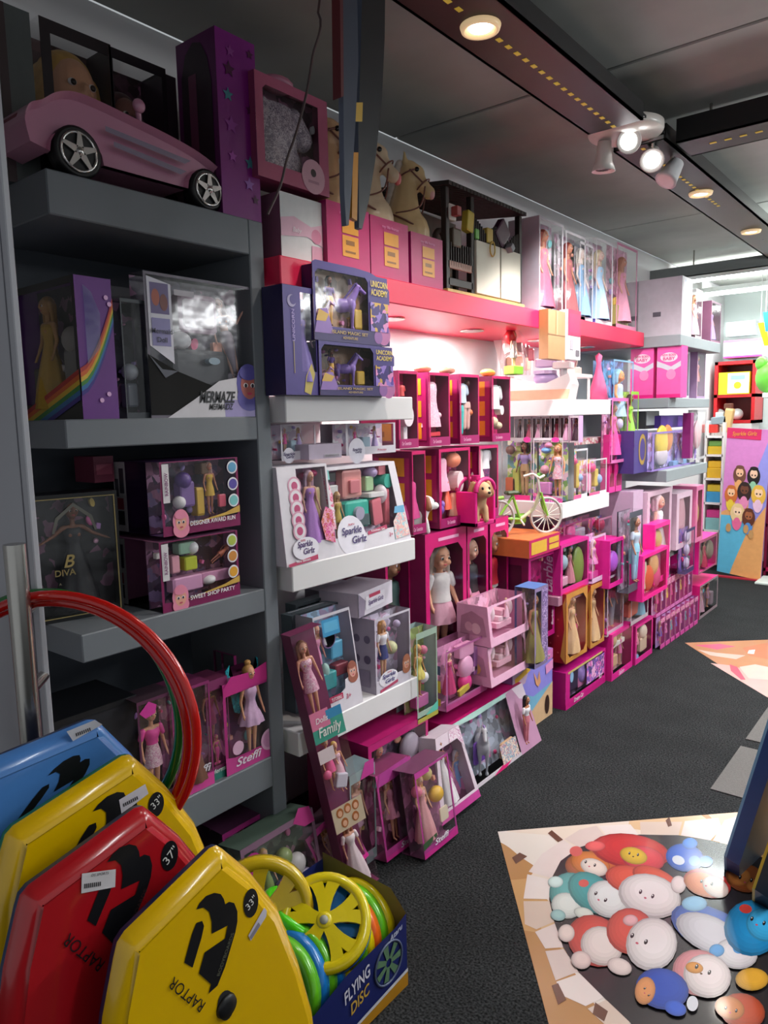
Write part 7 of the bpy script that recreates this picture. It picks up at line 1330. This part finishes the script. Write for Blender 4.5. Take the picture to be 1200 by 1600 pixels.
# ------------------------------------------------------------------ boards at the right edge
def lean_board(label, y0, x0, L, w, lean, c, edge, th=.05):
    r = thing('bodyboard', label, 'bodyboard', (x0, y0, 0), (0, R(lean), R(-10)), 'bodyboards at the right edge')
    half = [(-w/2+.05, 0), (-w/2, .08), (-w/2, L*.6), (-w/2+.08, L), (w/2-.08, L), (w/2, L*.6), (w/2, .08), (w/2-.05, 0)]
    m = MB(); n = len(half); m.add([(0, a, b) for a, b in half]+[(.008, a*1.0, b) for a, b in half], [tuple(range(n))]+[(i, (i+1) % n, n+(i+1) % n, n+i) for i in range(n)]); m.build('deck', c, r)
    m = MB(); m.add([(.008, a, b) for a, b in half]+[(th, a, b) for a, b in half], [tuple(range(n, 2*n))]+[(i, (i+1) % n, n+(i+1) % n, n+i) for i in range(n)]); m.build('rail', edge, r)
    return r
lean_board('blue bodyboard leaning at the right picture edge with a light blue deck', 2.62, -.535, 1.05, .46, 13, col('#6f9cc4', .35), col('#1f3f7c', .35))
lean_board('yellow bodyboard leaning right behind the blue one at the picture edge', 2.50, -.425, 1.05, .46, 13, col('#c8a21c', .35), col('#15161a', .4))
# ------------------------------------------------------------------ floor prints
def ground(pts, c, e, par, nm): return MB().add([tuple(onZ(a, b, e)) for a, b in pts], [tuple(range(len(pts)))]).build(nm, c, par)
for k, pts in enumerate(([(1117, 1240), (1162, 1168), (1195, 1172), (1215, 1250), (1150, 1250)], [(1172, 1156), (1200, 1098), (1225, 1098), (1225, 1166)])):
    P_ = [onZ(a, b, .004) for a, b in pts]
x_, y_ = -.755, 2.99
gm = col('#63605e', .95, var=.45, scale=320, bump=.4)
for k, (ya, yb) in enumerate(((2.96, 3.44), (3.53, 4.02))):
    o = MB().bbox(-.75, -.42, ya, yb, .0005, .005, .001).build('carpet_inlay', gm); tag(o, ('near', 'far')[k]+' light grey carpet inlay strip showing left of the leaning blue board', 'carpet')
# large sticker
sx = [onZ(778, 1300, 0), onZ(895, 1600, 0)]
stk = thing('floor_sticker', 'large glossy floor sticker with cartoon animals peeping through a stone ring', 'floor sticker', (0, 0, 0))
GL = lambda h, v=.06: col(h, .22, var=v, scale=9, coat=.3)
a0, a1, a2 = Vector((-1.275, 2.193, 0)), Vector((-.36, 3.10, 0)), Vector((-.55, 1.28, 0))
a3 = a1+(a2-a0)
MB().prism([(p.x, p.y) for p in (a0, a1, a3, a2)], lambda a, b, t: (a, b, t), .0002, .0016).build('base_sheet', busy(['#b08858', '#bfa07c', '#c8b8aa', '#a07548', '#c8beb6'], 5, .22), stk)
LV = [.0018]
def sk(pts, c, nm='print', par=None): LV[0] += .00004; return ground(pts, GL(c) if isinstance(c, str) else c, LV[0], par or stk, nm)
# ring of pale stones, each its own piece, around the dark opening
HOLE = [(862, 1372), (876, 1345), (905, 1324), (950, 1310), (1000, 1304), (1060, 1305), (1110, 1313), (1160, 1326), (1215, 1350), (1260, 1450), (1260, 1640), (1010, 1640), (985, 1598), (945, 1560), (905, 1520), (880, 1480), (866, 1440), (858, 1405)]
STONES = [[(862, 1372), (876, 1345), (902, 1326), (880, 1312), (846, 1335), (826, 1362)], [(905, 1324), (948, 1310), (932, 1290), (906, 1296), (882, 1311)], [(951, 1310), (998, 1304), (985, 1288), (935, 1290)], [(1001, 1304), (1060, 1305), (1066, 1284), (1000, 1284)], [(1064, 1305), (1110, 1313), (1128, 1294), (1122, 1278), (1070, 1283)],
          [(1114, 1313), (1160, 1326), (1185, 1300), (1150, 1276), (1132, 1282)], [(858, 1405), (862, 1375), (824, 1366), (818, 1404)], [(860, 1408), (866, 1440), (838, 1452), (820, 1444), (818, 1408)], [(867, 1443), (880, 1480), (852, 1482), (836, 1456)], [(881, 1483), (904, 1518), (868, 1532), (852, 1486)], [(906, 1521), (945, 1558), (915, 1572), (880, 1556), (869, 1534)], [(947, 1562), (985, 1598), (955, 1610), (918, 1576)]]
for i, pts in enumerate(STONES): sk(pts, ('#c8b8b4', '#c0aea8', '#ccc0bc', '#bda99c')[i % 4], 'stone')
for pts in ([(800, 1340), (812, 1332), (824, 1338), (806, 1350)], [(862, 1540), (872, 1536), (885, 1562), (872, 1570)], [(930, 1566), (950, 1580), (944, 1596), (926, 1584)], [(1040, 1282), (1046, 1276), (1050, 1290), (1044, 1292)], [(856, 1302), (862, 1297), (880, 1312), (872, 1316)]): sk(pts, '#5a3a2a', 'crack')
sk(HOLE, '#201d1f', 'dark_hole')
def critter(parts, lb=None):
    m = MB(); mats = []; base = LV[0]
    full = []
    for (cx, cy, rx, ry, rot, c) in parts:
        if rx > 11: full += [(cx, cy, rx, ry, rot, shade(c, .66)), (cx+rx*.02, cy-ry*.04, rx*.93, ry*.92, rot, shade(c, .78)), (cx+rx*.04, cy-ry*.08, rx*.84, ry*.82, rot, shade(c, .83)), (cx+rx*.06, cy-ry*.12, rx*.70, ry*.68, rot, shade(c, .87)), (cx+rx*.07, cy-ry*.16, rx*.55, ry*.52, rot, shade(c, .90))]
        else: full.append((cx, cy, rx, ry, rot, shade(c, .85)))
    for (cx, cy, rx, ry, rot, c) in full:
        LV[0] += .00002
        if c not in mats: mats.append(c)
        m.add([tuple(onZ(a, b, LV[0])) for a, b in ellp(cx, cy, rx, ry, rot)], [tuple(range(20))], mats.index(c))
    o = m.build('printed_animal', [GL(c) for c in mats], stk)
def face(cx, cy, s, rot=20, ink='#1c1416', nose='#c8586a'):
    c, sn = math.cos(R(rot)), math.sin(R(rot)); f = lambda a, b: (cx+(a*c-b*sn)*s, cy+(a*sn+b*c)*s)
    out = []
    for q in (-1, 1): out.append(f(q*.42, -.05)+(s*.10, s*.15, rot, ink)); out.append(f(q*.42-.03, -.1)+(s*.035, s*.05, rot, '#f4f0f0'))
    out.append(f(0, .22)+(s*.09, s*.06, rot, nose)); return out
O, WH, BLU, TEA, PK, RD_ = '#c4662a', '#e9dfe0', '#1f62d0', '#3f9a9c', '#e08090', '#c8332e'
critter([(905, 1352, 22, 18, 0, '#a85a34'), (940, 1345, 28, 17, 15, O), (922, 1350, 32, 19, 15, '#d0752e'), (928, 1355, 22, 13, 20, '#e6d6cc'), (900, 1330, 10, 8, 0, '#d8625c')]+face(922, 1350, 18))
critter([(985, 1330, 62, 27, 8, RD_), (1005, 1342, 34, 20, 10, '#d8404a'), (990, 1337, 22, 13, 15, '#d8b030'), (930, 1322, 16, 8, 0, '#e05a58')]+face(990, 1335, 16, 10, nose='#3a2a18'))
critter([(1070, 1340, 30, 22, 10, BLU), (1078, 1318, 12, 9, 0, '#3a86e8'), (1102, 1346, 12, 9, 0, '#3a86e8'), (1060, 1344, 10, 7, 20, '#dfe6f2'), (1085, 1345, 9, 8, 0, '#4a94f0')])
critter([(890, 1395, 32, 32, 30, '#55a0a0'), (885, 1415, 24, 20, 20, '#d8dcd8'), (868, 1378, 12, 9, 0, '#cfe4e2'), (925, 1395, 42, 28, 35, TEA), (950, 1405, 34, 28, 30, '#dfe0e0'), (912, 1380, 8, 6, 0, '#d85a50'), (912, 1427, 16, 9, 15, '#d8dcd4'), (872, 1430, 12, 9, 10, '#9ac0c0')]+face(938, 1402, 22, 35))
critter([(985, 1375, 40, 22, 15, '#d8563e'), (1025, 1375, 40, 18, 25, '#d8563e'), (1015, 1400, 50, 34, 15, WH), (1060, 1382, 12, 14, 0, '#e6d4d4')]+face(1010, 1398, 24, 20))
critter([(1105, 1380, 38, 22, 15, '#c83a34'), (1098, 1382, 30, 18, 20, '#d8763a'), (1118, 1386, 22, 15, 30, '#e6d4cc')]+face(1104, 1380, 20, 15))
critter([(1165, 1372, 32, 22, 12, '#8a4a22'), (1155, 1370, 18, 14, 0, '#c07a3a'), (1180, 1384, 14, 10, 10, '#c07a3a')]+face(1165, 1374, 22, 15))
critter([(930, 1470, 46, 38, 35, '#d04a3e'), (940, 1478, 34, 30, 30, '#e6d8d4'), (885, 1458, 13, 14, 0, '#e6d2cc'), (908, 1500, 16, 14, 20, '#dfc8c4'), (968, 1510, 20, 13, 20, '#e2d0cc'), (985, 1455, 38, 36, 25, '#d8584a'), (1018, 1475, 40, 42, 15, WH), (985, 1438, 12, 9, 0, '#e6b0b4')]+face(998, 1468, 28, 25))
critter([(1115, 1455, 72, 34, 25, '#2c5fc4'), (1110, 1460, 58, 28, 25, '#cfcbd4'), (1085, 1412, 20, 12, 0, '#8ac4ea'), (1150, 1490, 34, 24, 10, '#dcd6da'), (1120, 1485, 12, 10, 0, '#4a98d8'), (1155, 1482, 10, 8, 0, '#4a98d8')])
critter([(1175, 1450, 44, 44, 20, '#1f86c0'), (1195, 1445, 30, 26, 20, '#3aa4d8'), (1165, 1420, 10, 7, 10, '#d8463c')]+face(1184, 1440, 24, 20))
critter([(1092, 1520, 42, 36, 20, '#d88a90'), (1105, 1525, 38, 34, 20, '#e6d8d8'), (1085, 1512, 14, 9, 10, '#d8903a')]+face(1098, 1516, 26, 25, nose='#6a4420'))
critter([(1035, 1545, 42, 32, 15, '#1f48b0'), (1008, 1548, 16, 22, 10, '#d8905a'), (1055, 1575, 18, 12, 20, '#2a58c8'), (1082, 1568, 9, 12, 0, '#dfe0e8')]+face(1010, 1550, 15, 60))
critter([(1160, 1580, 36, 28, 15, '#b84a2a'), (1140, 1575, 24, 18, 20, '#c87a40'), (1175, 1530, 26, 18, 0, '#d8a030')]+face(1142, 1578, 20, 15))
# second sticker
st2 = thing('floor_sticker', 'smaller pink and tan floor sticker at the right edge farther down the aisle', 'floor sticker')
b0 = Vector((-1.415, 4.85, 0)); b1 = Vector((-.62, 5.55, 0)); b2 = Vector((-.55, 3.90, 0))
MB().prism([(p.x, p.y) for p in (b0, b1, b1+(b2-b0), b2)], lambda a, b, t: (a, b, t), .0002, .0016).build('base_sheet', GL('#b8845f'), st2)
def s2(pts, c, e): return ground(pts, GL(c), e, st2, 'print')
s2([(1085, 1008), (1125, 1006), (1150, 1010), (1120, 1015)], '#d8607c', .0019); s2([(1090, 1015), (1120, 1020), (1165, 1024), (1150, 1030), (1110, 1024)], '#c8b4a6', .002); s2([(1110, 1036), (1145, 1040), (1200, 1060), (1200, 1090), (1150, 1060)], '#c8a49c', .0019); s2([(1155, 1042), (1180, 1038), (1200, 1042), (1200, 1062), (1170, 1060)], '#c8b8ac', .0021); s2([(1140, 1038), (1152, 1042), (1165, 1062), (1158, 1062), (1142, 1048)], '#c85a6c', .0022); s2([(1160, 1012), (1200, 1004), (1200, 1030), (1170, 1024)], '#c07a58', .0019); s2([(1170, 1016), (1180, 1015), (1178, 1022), (1168, 1021)], '#f2e6dc', .0023)
bst = thing('board_stand', 'black metal stand propping the leaning boards just beyond the right edge', 'stand', (-.22, 2.55, 0))
KM = col('#18191b', .4, .6)
for yy in (-.22, .22): MB().tube([(.0, yy, .01), (.0, yy, .86)], .012, 10).build('post', KM, bst); MB().tube([(-.02, yy, .012), (.32, yy, .012)], .012, 10).build('foot', KM, bst)
MB().tube([(.0, -.22, .80), (.0, .22, .80)], .012, 10).build('crossbar', KM, bst)
